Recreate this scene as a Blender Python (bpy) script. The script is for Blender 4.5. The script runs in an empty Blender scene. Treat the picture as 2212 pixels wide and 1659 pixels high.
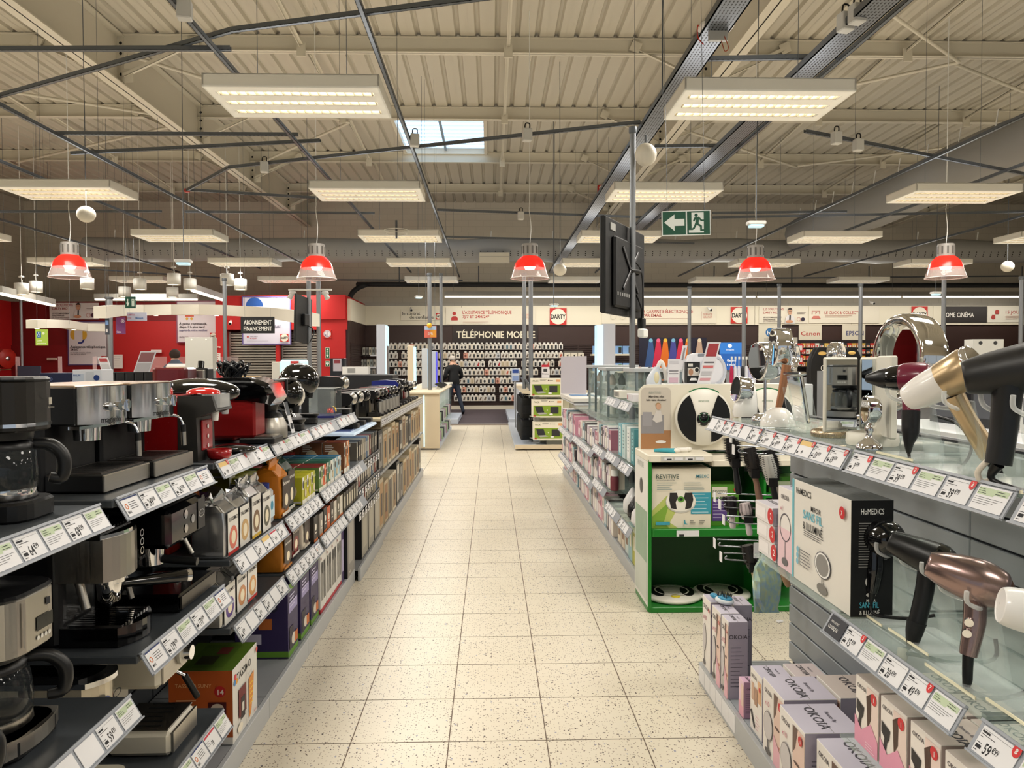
import bpy, math, random
from mathutils import Vector, Matrix
random.seed(7)
S = bpy.context.scene
COL = S.collection
PI = math.pi
# ---------------------------------------------------------------- camera, world, exposure
F = 1655.0; EYE = 1.546
YAW = math.atan(45 / F); PIT = math.atan(45 / F)
cd = bpy.data.cameras.new('camera'); cam = bpy.data.objects.new('camera', cd); COL.objects.link(cam)
cd.sensor_width = 36.0; cd.lens = 36.0 * F / 2212; cd.clip_start = 0.05; cd.clip_end = 200
cam.rotation_mode = 'XYZ'; cam.location = (0, 0, EYE)
cam.rotation_euler = (Matrix.Rotation(-YAW, 3, 'Z') @ Matrix.Rotation(PI / 2 - PIT, 3, 'X') @ Matrix.Rotation(-0.0022, 3, 'Z')).to_euler()
S.camera = cam
W = bpy.data.worlds.new('daylight'); S.world = W; W.use_nodes = True
W.node_tree.nodes['Background'].inputs[0].default_value = (0.80, 0.90, 1.0, 1)
W.node_tree.nodes['Background'].inputs[1].default_value = 0.5
LAMP_W = 72.0; UP_FILL = 11.0; LAMP_COL = (1.0, 0.95, 0.865)
S.view_settings.view_transform = 'Standard'; S.view_settings.look = 'None'
S.view_settings.exposure = 0.0; S.view_settings.gamma = 1.0; S.view_settings.use_curve_mapping = False
S.cycles.use_denoising = True; S.cycles.max_bounces = 6; S.cycles.diffuse_bounces = 3; S.cycles.glossy_bounces = 3; S.cycles.transparent_max_bounces = 10
S.cycles.transmission_bounces = 3; S.cycles.use_adaptive_sampling = True; S.cycles.adaptive_threshold = 0.05; S.cycles.adaptive_min_samples = 12; S.cycles.caustics_reflective = False; S.cycles.caustics_refractive = False
S.cycles.sample_clamp_indirect = 4.0
_r = Vector((math.cos(YAW), -math.sin(YAW), 0)); _f = Vector((math.sin(YAW) * math.cos(PIT), math.cos(YAW) * math.cos(PIT), -math.sin(PIT))); _u = _r.cross(_f)
def ray(px, py): return _f + _r * ((px - 1106) / F) - _u * ((py - 829.5) / F)
def gy(px, py, Y):
    d = ray(px, py); t = Y / d.y; return Vector((d.x * t, Y, EYE + d.z * t))
def gx(px, py, X):
    d = ray(px, py); t = X / d.x; return Vector((X, d.y * t, EYE + d.z * t))
def gz(px, py, z):
    d = ray(px, py); t = (z - EYE) / d.z; return Vector((d.x * t, d.y * t, z))
# ---------------------------------------------------------------- materials
_mats = {}
def lin(h):
    c = [int(h[i:i + 2], 16) / 255 for i in (0, 2, 4)]
    return tuple(((x + .055) / 1.055) ** 2.4 if x > .04045 else x / 12.92 for x in c) + (1,)
def M(h, rough=.5, metal=0, name=None, emit=0, trans=0, ior=1.45, var=0.06, coat=0, alpha=1):
    k = (h, rough, metal, emit, trans, coat, alpha, name)
    if k in _mats: return _mats[k]
    m = bpy.data.materials.new(name or ('mat_' + h)); m.use_nodes = True
    nt = m.node_tree; b = nt.nodes['Principled BSDF']
    b.inputs['Base Color'].default_value = lin(h); b.inputs['Roughness'].default_value = rough; b.inputs['Metallic'].default_value = metal
    b.inputs['IOR'].default_value = ior
    if coat: b.inputs['Coat Weight'].default_value = coat; b.inputs['Coat Roughness'].default_value = .05
    if trans: b.inputs['Transmission Weight'].default_value = trans
    if alpha < 1: b.inputs['Alpha'].default_value = alpha
    if emit: b.inputs['Emission Color'].default_value = lin(h); b.inputs['Emission Strength'].default_value = emit; m.cycles.emission_sampling = 'NONE'
    elif var and not trans and metal < .5:
        n = nt.nodes.new('ShaderNodeTexNoise'); n.inputs['Scale'].default_value = 14; n.inputs['Detail'].default_value = 2
        r = nt.nodes.new('ShaderNodeMapRange'); r.inputs['To Min'].default_value = max(.02, rough - var); r.inputs['To Max'].default_value = min(1, rough + var)
        nt.links.new(n.outputs['Fac'], r.inputs['Value']); nt.links.new(r.outputs['Result'], b.inputs['Roughness'])
    _mats[k] = m
    return m
def nodes(m): return m.node_tree, m.node_tree.nodes['Principled BSDF']
def glassy(h, a=.25, rough=.05, name='clear'):
    """thin clear sheet: mix of transparent and glossy, cheap and noise free"""
    k = ('glassy', h, a, rough, name)
    if k in _mats: return _mats[k]
    m = bpy.data.materials.new(name); m.use_nodes = True; nt = m.node_tree; b = nt.nodes['Principled BSDF']; o = nt.nodes['Material Output']
    b.inputs['Base Color'].default_value = lin(h); b.inputs['Roughness'].default_value = rough; b.inputs['Specular IOR Level'].default_value = .8
    t = nt.nodes.new('ShaderNodeBsdfTransparent'); t.inputs[0].default_value = (.97, .99, .98, 1)
    lw = nt.nodes.new('ShaderNodeLayerWeight'); lw.inputs['Blend'].default_value = .25
    mr = nt.nodes.new('ShaderNodeMapRange'); mr.inputs['To Min'].default_value = a; mr.inputs['To Max'].default_value = min(1, a + .4)
    nt.links.new(lw.outputs['Facing'], mr.inputs['Value'])
    mx = nt.nodes.new('ShaderNodeMixShader'); nt.links.new(mr.outputs['Result'], mx.inputs[0]); nt.links.new(t.outputs[0], mx.inputs[1]); nt.links.new(b.outputs[0], mx.inputs[2])
    nt.links.new(mx.outputs[0], o.inputs['Surface']); _mats[k] = m
    return m
def brushed(h, rough=.32, axis=2):
    k = ('br', h, rough, axis)
    if k in _mats: return _mats[k]
    m = M(h, rough, 1, name='brushed_steel_' + h + str(axis), var=0); nt, b = nodes(m)
    tc = nt.nodes.new('ShaderNodeTexCoord'); mp = nt.nodes.new('ShaderNodeMapping'); sc = [250, 250, 250]; sc[axis] = 3
    mp.inputs['Scale'].default_value = sc; n = nt.nodes.new('ShaderNodeTexNoise'); n.inputs['Scale'].default_value = 1.0
    nt.links.new(tc.outputs['Object'], mp.inputs[0]); nt.links.new(mp.outputs[0], n.inputs['Vector'])
    r = nt.nodes.new('ShaderNodeMapRange'); r.inputs['To Min'].default_value = rough - .12; r.inputs['To Max'].default_value = rough + .18
    nt.links.new(n.outputs['Fac'], r.inputs['Value']); nt.links.new(r.outputs['Result'], b.inputs['Roughness'])
    bp = nt.nodes.new('ShaderNodeBump'); bp.inputs['Strength'].default_value = .08; nt.links.new(n.outputs['Fac'], bp.inputs['Height']); nt.links.new(bp.outputs[0], b.inputs['Normal'])
    _mats[k] = m
    return m
WHITE = M('ecebe6', .5); BLACK = M('0b0b0c', .45); GLOSS = M('060607', .08, coat=.6); PLAST = M('141415', .38)
CHROME = M('e6e6e8', .05, 1, name='chrome', var=.02); STEEL = brushed('b9b4ab'); STEELH = brushed('b9b4ab', axis=0)
GREYM = M('8d9093', .42, .6, name='painted_metal_grey'); GALV = M('6d7278', .45, .7, name='galvanised')
LGREY = M('b9bcc0', .5, name='shelf_grey'); CARD = M('e9e8ea', .6, name='paper'); INK = M('26262a', .7, name='ink', var=0); GRN = M('c4d3b2', .65, name='pale_green_print', var=0)
REDP = M('d2282a', .5, name='red_print', var=0); GLASS = glassy('cfe0da', .07, .03, 'shelf_glass'); ACRYL = glassy('eef2f2', .06, .06, 'acrylic')
RUBBER = M('101011', .6); CREAM = M('e8dfcb', .55)
# ---------------------------------------------------------------- mesh builder
_txt = {}
def text2d(s, bold=0):
    k = (s, bold)
    if k not in _txt:
        c = bpy.data.curves.new('t', 'FONT'); c.body = s; c.size = 1; c.resolution_u = 2; c.offset = bold; c.fill_mode = 'FRONT'
        o = bpy.data.objects.new('t', c); me = o.to_mesh()
        vs = [(v.co.x, v.co.y) for v in me.vertices]; fs = [tuple(p.vertices) for p in me.polygons]
        o.to_mesh_clear(); bpy.data.objects.remove(o); bpy.data.curves.remove(c)
        w = max([v[0] for v in vs] or [0]); _txt[k] = (vs, fs, w)
    return _txt[k]
def FT(o, u, v, off=.0007):
    u = Vector(u).normalized(); v = Vector(v).normalized(); n = u.cross(v); o = Vector(o) + n * off
    return Matrix(((u.x, v.x, n.x, o.x), (u.y, v.y, n.y, o.y), (u.z, v.z, n.z, o.z), (0, 0, 0, 1)))
def TR(x=0, y=0, z=0, rx=0, ry=0, rz=0):
    return Matrix.Translation((x, y, z)) @ Matrix.Rotation(rz, 4, 'Z') @ Matrix.Rotation(ry, 4, 'Y') @ Matrix.Rotation(rx, 4, 'X')
def rrect(x0, y0, x1, y1, r, n=4):
    r = min(r, abs(x1 - x0) / 2 - 1e-5, abs(y1 - y0) / 2 - 1e-5); out = []
    for cx, cy, a in ((x1 - r, y1 - r, 0), (x0 + r, y1 - r, 90), (x0 + r, y0 + r, 180), (x1 - r, y0 + r, 270)):
        for i in range(n + 1):
            t = math.radians(a + 90 * i / n); out.append((cx + r * math.cos(t), cy + r * math.sin(t)))
    return out
def smp(prof, k=4):
    """rounds a lathe profile"""
    q = [prof[0]] + list(prof) + [prof[-1]]; out = []
    for i in range(1, len(q) - 2):
        for j in range(k):
            u = j / k; out.append(tuple(.5 * (2 * q[i][a] + (q[i + 1][a] - q[i - 1][a]) * u + (2 * q[i - 1][a] - 5 * q[i][a] + 4 * q[i + 1][a] - q[i + 2][a]) * u * u + (3 * q[i][a] - q[i - 1][a] - 3 * q[i + 1][a] + q[i + 2][a]) * u ** 3) for a in (0, 1)))
    return [(max(0, r), z) for r, z in out] + [prof[-1]]
_ones = 'first second third fourth fifth sixth seventh eighth ninth tenth eleventh twelfth thirteenth fourteenth fifteenth sixteenth seventeenth eighteenth nineteenth'.split()
def nth(n):
    if n < 20: return _ones[n - 1]
    t = {2: 'twent', 3: 'thirt', 4: 'fort'}[n // 10]
    return t + 'ieth' if n % 10 == 0 else t + 'y-' + _ones[n % 10 - 1]
class B:
    def __init__(s): s.v = []; s.f = []; s.m = []; s.s = []; s.mats = []
    def add(s, vs, fs, mat, smooth=False, T=None):
        if mat not in s.mats: s.mats.append(mat)
        i = s.mats.index(mat); o = len(s.v)
        s.v += [tuple(T @ Vector(v)) for v in vs] if T is not None else [tuple(v) for v in vs]
        for f in fs: s.f.append(tuple(a + o for a in f)); s.m.append(i); s.s.append(smooth)
        return s
    def box(s, x0, y0, z0, x1, y1, z1, mat, bev=0, T=None):
        x0, x1 = min(x0, x1), max(x0, x1); y0, y1 = min(y0, y1), max(y0, y1); z0, z1 = min(z0, z1), max(z0, z1)
        if not bev:
            vs = [(x, y, z) for z in (z0, z1) for y in (y0, y1) for x in (x0, x1)]
            return s.add(vs, [(0, 2, 3, 1), (4, 5, 7, 6), (0, 1, 5, 4), (2, 6, 7, 3), (0, 4, 6, 2), (1, 3, 7, 5)], mat, False, T)
        b = min(bev, (x1 - x0) / 2.01, (y1 - y0) / 2.01, (z1 - z0) / 2.01)
        rings = []
        for z, i in ((z0, b), (z0 + b, 0), (z1 - b, 0), (z1, b)):
            k = b - i
            a0, a1, c0, c1 = x0 + i, x1 - i, y0 + i, y1 - i
            if i: rings.append([(a0 + 0, c0 + b * 0, z), (a1, c0, z), (a1, c0, z), (a1, c1, z), (a1, c1, z), (a0, c1, z), (a0, c1, z), (a0, c0, z)])
            else: rings.append([(a0 + b, c0, z), (a1 - b, c0, z), (a1, c0 + b, z), (a1, c1 - b, z), (a1 - b, c1, z), (a0 + b, c1, z), (a0, c1 - b, z), (a0, c0 + b, z)])
        return s.loft(rings, mat, T=T)
    def loft(s, rings, mat, smooth=False, cap=True, T=None, closed=True):
        n = len(rings[0]); vs = [p for r in rings for p in r]; fs = []
        for i in range(len(rings) - 1):
            for j in range(n if closed else n - 1):
                k = (j + 1) % n; fs.append((i * n + j, i * n + k, (i + 1) * n + k, (i + 1) * n + j))
        s.add(vs, fs, mat, smooth, T)
        if cap and closed:
            s.add(rings[0], [tuple(range(n - 1, -1, -1))], mat, False, T); s.add(rings[-1], [tuple(range(n))], mat, False, T)
        return s
    def prism(s, poly, z0, z1, mat, T=None, smooth=False, bev=0):
        if bev:
            cx = sum(p[0] for p in poly) / len(poly); cy = sum(p[1] for p in poly) / len(poly)
            ex = max(abs(p[0] - cx) for p in poly) or 1; ey = max(abs(p[1] - cy) for p in poly) or 1
            sh = lambda z: [(cx + (x - cx) * (1 - bev / ex), cy + (y - cy) * (1 - bev / ey), z) for x, y in poly]
            fl = lambda z: [(x, y, z) for x, y in poly]
            return s.loft([sh(z0), fl(z0 + bev), fl(z1 - bev), sh(z1)], mat, smooth, T=T)
        return s.loft([[(x, y, z0) for x, y in poly], [(x, y, z1) for x, y in poly]], mat, smooth, T=T)
    def rbox(s, x0, y0, z0, x1, y1, z1, r, mat, T=None, bev=0, n=4): return s.prism(rrect(x0, y0, x1, y1, r, n), z0, z1, mat, T, False, bev)
    def lathe(s, prof, mat, n=20, T=None, smooth=True, cap=True, a=1.0, ys=1.0):
        rings = [[(r * math.cos(2 * PI * a * i / n), ys * r * math.sin(2 * PI * a * i / n), z) for i in range(n)] for r, z in prof]
        return s.loft(rings, mat, smooth, cap, T)
    def cyl(s, p, q, r, mat, n=10, r2=None, cap=True):
        p = Vector(p); q = Vector(q); d = q - p; L = d.length
        T = Matrix.Translation(p) @ d.to_track_quat('Z', 'Y').to_matrix().to_4x4()
        return s.lathe([(r, 0), (r if r2 is None else r2, L)], mat, n, T, True, cap)
    def tube(s, pts, r, mat, n=7, T=None, closed=False):
        pts = [Vector(p) for p in pts]; rings = []; prev = None
        if 3 <= len(pts) <= 10 and not closed:                  # round the bends (Catmull-Rom)
            q = [pts[0]] + pts + [pts[-1]]; R0 = r if isinstance(r, (list, tuple)) else [r] * len(pts); rq = [R0[0]] + list(R0) + [R0[-1]]; P2, R2 = [], []
            for i in range(1, len(q) - 2):
                for u in (0, .25, .5, .75):
                    c = lambda a, b, c_, d: .5 * (2 * b + (c_ - a) * u + (2 * a - 5 * b + 4 * c_ - d) * u * u + (3 * b - a - 3 * c_ + d) * u ** 3)
                    P2.append(c(q[i - 1], q[i], q[i + 1], q[i + 2])); R2.append(rq[i] + (rq[i + 1] - rq[i]) * u)
            pts = P2 + [pts[-1]]; r = R2 + [R0[-1]]
        N = len(pts)
        for i, p in enumerate(pts):
            a = pts[i - 1] if (i > 0 or closed) else p; b = pts[(i + 1) % N] if (i < N - 1 or closed) else p
            d = (b - a).normalized() if (b - a).length > 1e-9 else Vector((0, 0, 1))
            if prev is None:
                h = Vector((0, 0, 1)) if abs(d.z) < .9 else Vector((1, 0, 0)); e = d.cross(h).normalized()
            else: e = (prev - d * prev.dot(d)).normalized()
            prev = e; g = d.cross(e); rr = r[i] if isinstance(r, (list, tuple)) else r
            rings.append([p + e * (rr * math.cos(2 * PI * k / n)) + g * (rr * math.sin(2 * PI * k / n)) for k in range(n)])
        if closed: rings.append(rings[0])
        return s.loft(rings, mat, True, not closed, T)
    def ball(s, c, r, mat, n=16, T=None, z0=-1, z1=1):
        r = (r, r, r) if not isinstance(r, (list, tuple)) else r; k = max(6, n // 2); rings = []
        for i in range(k + 1):
            t = math.asin(z0) + (math.asin(z1) - math.asin(z0)) * i / k; q = max(math.cos(t), 1e-4)
            rings.append([(c[0] + r[0] * q * math.cos(2 * PI * j / n), c[1] + r[1] * q * math.sin(2 * PI * j / n), c[2] + r[2] * math.sin(t)) for j in range(n)])
        return s.loft(rings, mat, True, True, T)
    def poly(s, pts, mat, T=None): return s.add([(p[0], p[1], p[2] if len(p) > 2 else 0) for p in pts], [tuple(range(len(pts)))], mat, False, T)
    def rect(s, x0, y0, x1, y1, mat, T=None, z=0): return s.poly([(x0, y0, z), (x1, y0, z), (x1, y1, z), (x0, y1, z)], mat, T)
    def disc(s, cx, cy, r, mat, T=None, z=0, n=20, ry=None): return s.poly([(cx + r * math.cos(2 * PI * i / n), cy + (ry or r) * math.sin(2 * PI * i / n), z) for i in range(n)], mat, T)
    def ring(s, cx, cy, r0, r1, mat, T=None, z=0, n=24, a0=0, a1=2 * PI, ry=1):
        vs = []
        for i in range(n + 1):
            t = a0 + (a1 - a0) * i / n; vs += [(cx + r0 * math.cos(t), cy + ry * r0 * math.sin(t), z), (cx + r1 * math.cos(t), cy + ry * r1 * math.sin(t), z)]
        return s.add(vs, [(2 * i, 2 * i + 1, 2 * i + 3, 2 * i + 2) for i in range(n)], mat, False, T)
    def text(s, t, x, y, size, mat, T=None, sx=1, bold=0, al='l', z=.0004, w=None, shear=0):
        vs, fs, tw = text2d(t, bold)
        if w: sx = w / max(tw * size, 1e-6)
        ox = x - (tw * size * sx if al == 'r' else tw * size * sx / 2 if al == 'c' else 0)
        return s.add([(ox + v[0] * size * sx + shear * v[1] * size, y + v[1] * size, z) for v in vs], fs, mat, False, T)
    def lines(s, x0, y0, x1, n, dy, h, mat, T=None, z=.0003):
        for i in range(n): s.rect(x0, y0 - i * dy, x0 + (x1 - x0) * random.uniform(.6, 1), y0 - i * dy + h, mat, T, z)
        return s
    def mesh(s, name):
        me = bpy.data.meshes.new(name); me.from_pydata(s.v, [], s.f)
        for m in s.mats: me.materials.append(m)
        me.polygons.foreach_set('material_index', s.m); me.polygons.foreach_set('use_smooth', s.s); me.update()
        return me
    def build(s, name, parent=None, loc=(0, 0, 0), rz=0): return obj(name, s.mesh(name), parent, loc, rz)
def obj(name, me, parent=None, loc=(0, 0, 0), rz=0):
    o = bpy.data.objects.new(name, me); COL.objects.link(o); o.location = loc
    o.rotation_euler = rz if isinstance(rz, (tuple, list)) else (0, 0, rz)
    if parent is not None: o.parent = parent
    return o
def tag(o, label, cat, group=None, kind=None):
    o['label'] = label
    if cat: o['category'] = cat
    if group: o['group'] = group
    if kind: o['kind'] = kind
    return o
def thing(name, label, cat, loc=(0, 0, 0), rz=0, group=None):
    return tag(obj(name, None, None, loc, rz), label, cat, group)
def struct(name, b, label, parent=None):
    o = b.build(name, parent) if isinstance(b, B) else obj(name, b, parent)
    o['kind'] = 'structure'
    if label: o['label'] = label
    return o
def dup(root, loc, rz=None, label=None, group=None):
    r = root.copy(); COL.objects.link(r); r.location = loc
    if rz is not None: r.rotation_euler = rz if isinstance(rz, (tuple, list)) else (0, 0, rz)
    if label: r['label'] = label
    if group: r['group'] = group
    for ch in list(root.children):
        c = ch.copy(); COL.objects.link(c); c.parent = r
        for g in list(ch.children):
            d = g.copy(); COL.objects.link(d); d.parent = c
    return r
ORD = ['first', 'second', 'third', 'fourth', 'fifth', 'sixth', 'seventh', 'eighth', 'ninth', 'tenth', 'eleventh', 'twelfth', 'thirteenth', 'fourteenth', 'fifteenth', 'sixteenth']
# ================================================================= the setting
# floor : terrazzo tiles
def terrazzo():
    m = M('e3d6bb', .34, name='terrazzo_tile', var=0); nt, b = nodes(m); N = nt.nodes.new; Lk = nt.links.new
    ge = N('ShaderNodeNewGeometry')
    col = None
    base = N('ShaderNodeTexNoise'); base.inputs['Scale'].default_value = 2.2; Lk(ge.outputs['Position'], base.inputs['Vector'])
    mr = N('ShaderNodeMix'); mr.data_type = 'RGBA'; mr.inputs[6].default_value = lin('ded3bd'); mr.inputs[7].default_value = lin('e8dfcd'); Lk(base.outputs['Fac'], mr.inputs[0]); col = mr.outputs[2]
    for sc, thr, h, keep in ((62, .16, '6a584c', .22), (34, .12, '4a3c35', .20), (90, .2, '9c8b78', .34), (26, .10, '9b9aa8', .10)):
        mp = N('ShaderNodeMapping'); mp.inputs['Location'].default_value = (sc, sc * .3, 0); mp.inputs['Scale'].default_value = (1, .8, 1); Lk(ge.outputs['Position'], mp.inputs[0])
        ns = N('ShaderNodeTexNoise'); ns.inputs['Scale'].default_value = 55; Lk(mp.outputs[0], ns.inputs['Vector'])
        va = N('ShaderNodeVectorMath'); va.operation = 'MULTIPLY_ADD'; va.inputs[1].default_value = (.012, .012, 0); Lk(ns.outputs['Color'], va.inputs[0]); Lk(mp.outputs[0], va.inputs[2])
        v = N('ShaderNodeTexVoronoi'); v.inputs['Scale'].default_value = sc; v.voronoi_dimensions = '2D'; Lk(va.outputs[0], v.inputs['Vector'])
        a = N('ShaderNodeMath'); a.operation = 'LESS_THAN'; a.inputs[1].default_value = thr; Lk(v.outputs['Distance'], a.inputs[0])
        sp = N('ShaderNodeSeparateColor'); Lk(v.outputs['Color'], sp.inputs[0])
        c = N('ShaderNodeMath'); c.operation = 'LESS_THAN'; c.inputs[1].default_value = keep; Lk(sp.outputs[0], c.inputs[0])
        g = N('ShaderNodeMath'); g.operation = 'MULTIPLY'; Lk(a.outputs[0], g.inputs[0]); Lk(c.outputs[0], g.inputs[1])
        mx = N('ShaderNodeMix'); mx.data_type = 'RGBA'; Lk(g.outputs[0], mx.inputs[0]); Lk(col, mx.inputs[6]); mx.inputs[7].default_value = lin(h); col = mx.outputs[2]
    Lk(col, b.inputs['Base Color'])
    return m
TERR = terrazzo(); GROUT = M('6f5f52', .9, name='tile_joint')
b = B(); b.box(-16, -6, -.12, 24, 26.4, -.0012, GROUT)
floor = struct('floor', b, 'speckled cream terrazzo tile floor')
TX, TY, TS = -.177, 3.097, .4
tb = B(); g = .0022; tb.box(g, g * 1.3, -.0011, TS - g, TS - g * 1.3, 0, TERR, .0004); tile_me = tb.mesh('tile')
cells = []; rest = B(); near = set()
for j in range(-2, 42):
    for i in range(-3, 4):
        x, y = TX + i * TS, TY + j * TS
        if y < 2.2 or y > 19.0: continue
        if x + TS < -.97 or x > 1.0: continue
        near.add((i, j))
for j in range(0, 4):
    for i in range(3, 6): near.add((i, j))
near = sorted(near, key=lambda c: c[1])[:300]
for i, j in near: obj('tile', tile_me, floor, (TX + i * TS, TY + j * TS, 0))
near = set(near)
for j in range(-22, 41):
    for i in range(-39, 60):
        x, y = TX + i * TS, TY + j * TS
        if (i, j) in near or y + TS > 19.45: continue
        rest.add([(x + g, y + g, 0), (x + TS - g, y + g, 0), (x + TS - g, y + TS - g, 0), (x + g, y + TS - g, 0)], [(0, 1, 2, 3)], TERR)
o = rest.build('tile_field', floor); o['kind'] = 'stuff'
CARPET = M('4a3f44', .95, name='carpet'); nt, pb = nodes(CARPET)
n = nt.nodes.new('ShaderNodeTexNoise'); n.inputs['Scale'].default_value = 160; bp = nt.nodes.new('ShaderNodeBump'); bp.inputs['Strength'].default_value = .4
nt.links.new(n.outputs['Fac'], bp.inputs['Height']); nt.links.new(bp.outputs[0], pb.inputs['Normal'])
b = B(); b.box(-4.1, 19.46, -.003, 22, 26, .004, CARPET); b.build('carpet', floor)
b = B(); b.box(-4.1, 19.40, -.003, 22, 19.46, .006, M('d8d2c4', .4)); b.build('carpet_edge_strip', floor)
# outer walls
BLOCK = M('d9d2c3', .8, name='painted_block_wall'); nt, pb = nodes(BLOCK)
br = nt.nodes.new('ShaderNodeTexBrick'); br.inputs['Scale'].default_value = 1; br.inputs['Color1'].default_value = lin('dad3c4'); br.inputs['Color2'].default_value = lin('d6cfc0'); br.inputs['Mortar'].default_value = lin('c9c2b3')
br.inputs['Brick Width'].default_value = .5; br.inputs['Row Height'].default_value = .2; br.inputs['Mortar Size'].default_value = .006
ge = nt.nodes.new('ShaderNodeNewGeometry'); mp = nt.nodes.new('ShaderNodeMapping'); mp.inputs['Rotation'].default_value = (PI / 2, 0, 0)
nt.links.new(ge.outputs['Position'], mp.inputs[0]); nt.links.new(mp.outputs[0], br.inputs['Vector']); nt.links.new(br.outputs['Color'], pb.inputs['Base Color'])
DECKZ = 7.0; BACKY = 26.2
b = B(); b.box(-16, BACKY, 0, 24, BACKY + .3, 7.3, BLOCK); struct('wall_back', b, 'high grey beige block wall at the end of the hall')
b = B(); b.box(-15.9, -6, 0, -15.6, BACKY, 7.3, BLOCK); struct('wall_left', b, 'grey outer side wall at the far left')
b = B(); b.box(23.7, -6, 0, 24, BACKY, 7.3, BLOCK); struct('wall_right', b, 'grey outer side wall at the far right')
# ceiling : corrugated deck with purlins and rafters
DECK = M('c3bcab', .5, name='painted_steel_deck'); BEAM = M('d6cfbd', .5, name='painted_steel_beam')
SKX = (-2.14, -.16); SKY = (16.75, 19.93)
b = B(); per = .33; x = -16.0; Y0, Y1 = -6, BACKY + .1
while x < 24:
    pr = [(x, DECKZ), (x + .235, DECKZ), (x + .262, DECKZ + .055), (x + .303, DECKZ + .055), (x + per, DECKZ)]
    hole = x > SKX[0] - .05 and x + per < SKX[1] + .05
    for (ya, yb) in ((Y0, SKY[0]), (SKY[1], Y1)) if hole else ((Y0, Y1),):
        for k in range(4):
            (xa, za), (xb, zb) = pr[k], pr[k + 1]
            b.add([(xa, ya, za), (xa, yb, za), (xb, yb, zb), (xb, ya, zb)], [(0, 1, 2, 3)], DECK)
            if k == 0:
                b.add([(xa + .1, ya, za - .004), (xa + .1, yb, za - .004), (xa + .13, yb, za - .004), (xa + .13, ya, za - .004)], [(0, 1, 2, 3)], DECK)
    x += per
b.box(-16, Y0, DECKZ + .09, SKX[0] - .1, Y1, DECKZ + .12, DECK); b.box(SKX[1] + .2, Y0, DECKZ + .09, 24, Y1, DECKZ + .12, DECK)
b.box(SKX[0] - .1, Y0, DECKZ + .09, SKX[1] + .2, SKY[0] - .1, DECKZ + .12, DECK); b.box(SKX[0] - .1, SKY[1] + .1, DECKZ + .09, SKX[1] + .2, Y1, DECKZ + .12, DECK)
ceiling = struct('ceiling', b, 'cream painted corrugated steel roof deck')
def ibeam(b, x0, x1, h, w, z, t=.012, axis='x', c=0, mat=None):
    mat = mat or BEAM
    if axis == 'x':
        b.box(x0, c - w / 2, z, x1, c + w / 2, z + t, mat); b.box(x0, c - t / 2, z, x1, c + t / 2, z + h, mat); b.box(x0, c - w / 2, z + h - t, x1, c + w / 2, z + h, mat)
    else:
        b.box(c - w / 2, x0, z, c + w / 2, x1, z + t, mat); b.box(c - t / 2, x0, z, c + t / 2, x1, z + h, mat); b.box(c - w / 2, x0, z + h - t, c + w / 2, x1, z + h, mat)
RAFX = (-16.05, -6.18, 3.71, 13.6)
for Y in (2.5, 6.0, 9.5, 13.0, 16.5, 20.0, 23.5):
    for k in range(3):
        b = B(); ibeam(b, RAFX[k] + .02, RAFX[k + 1] - .02, .26, .13, DECKZ - .27, axis='x', c=Y); b.build('purlin', ceiling)
    b = B(); ibeam(b, RAFX[3] + .02, 23.7, .26, .13, DECKZ - .27, axis='x', c=Y); b.build('purlin', ceiling)
HOLE = M('191714', .8, name='bolt_hole')
for X in RAFX[1:]:
    b = B(); ibeam(b, -6, BACKY, .82, .26, 6.16, .02, 'y', X)
    for Y in (2.5, 6.0, 9.5, 13.0, 16.5, 20.0, 23.5):
        for s in (-1, 1):
            b.box(X + s * .01, Y - .012, 6.18, X + s * .125, Y + .012, 6.96, BEAM)
            T = FT((X + s * .07, Y - .012, 6.3), (1, 0, 0), (0, 0, 1), .002)
            for q in range(4): b.disc(0, .04 + q * .17, .026, HOLE, T, n=10)
            b.box(X + s * .10, Y - .05, 6.2, X + s * .28, Y - .04, 6.42, BEAM)
    b.build('rafter', ceiling)
    for Y in (6.0, 9.5, 13.0, 16.5, 20.0, 23.5):           # knee braces from the rafter foot up to the purlins
        for s in (-1, 1):
            b = B(); p = Vector((X + s * .14, Y - .045, 6.28)); q = Vector((X + s * 1.25, Y - .045, 6.80)); n_ = Vector((0, 0, 1))
            T = Matrix.Translation(p) @ (q - p).to_track_quat('X', 'Z').to_matrix().to_4x4(); L = (q - p).length
            b.box(0, -.03, 0, L, .03, .006, BEAM, T=T); b.box(0, -.03, 0, L, -.024, .06, BEAM, T=T)
            b.box(L - .05, -.02, -.05, L + .12, .02, .12, BEAM, T=T); b.build('knee_brace', ceiling)
for X in (-12.8, -9.5, -3.1, .3, 7.0, 10.2, 17):                    # bars along the deck between purlins
    for Y in (9.5, 13.0, 16.5, 20.0):
        b = B(); T = TR(X, Y, DECKZ - .02, -.058); b.box(-.03, 0, -.012, .03, 3.4, 0, BEAM, T=T); b.box(-.03, 0, -.05, -.02, 3.4, 0, BEAM, T=T)
        b.box(-.07, 3.30, -.2, .07, 3.33, .02, BEAM, T=T); b.build('sag_bar', ceiling)
for X0, X1, Y0_, Y1_ in ((-6, -3, 13, 16.5), (-6, -3, 20, 16.5), (3.9, 8, 9.6, 13), (3.9, 8, 16.4, 13), (3.9, 8, 16.6, 20), (8, 13.4, 13.1, 16.4), (8, 13.4, 19.9, 16.5), (-12, -6.3, 13, 16.4), (-12, -6.3, 19.9, 16.5), (8, 13.4, 9.7, 13)):
    b = B(); b.tube([(X0, Y0_, 6.66), (X1, Y1_, 6.66)], .03, BEAM, 6); b.build('wind_brace', ceiling)
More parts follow.
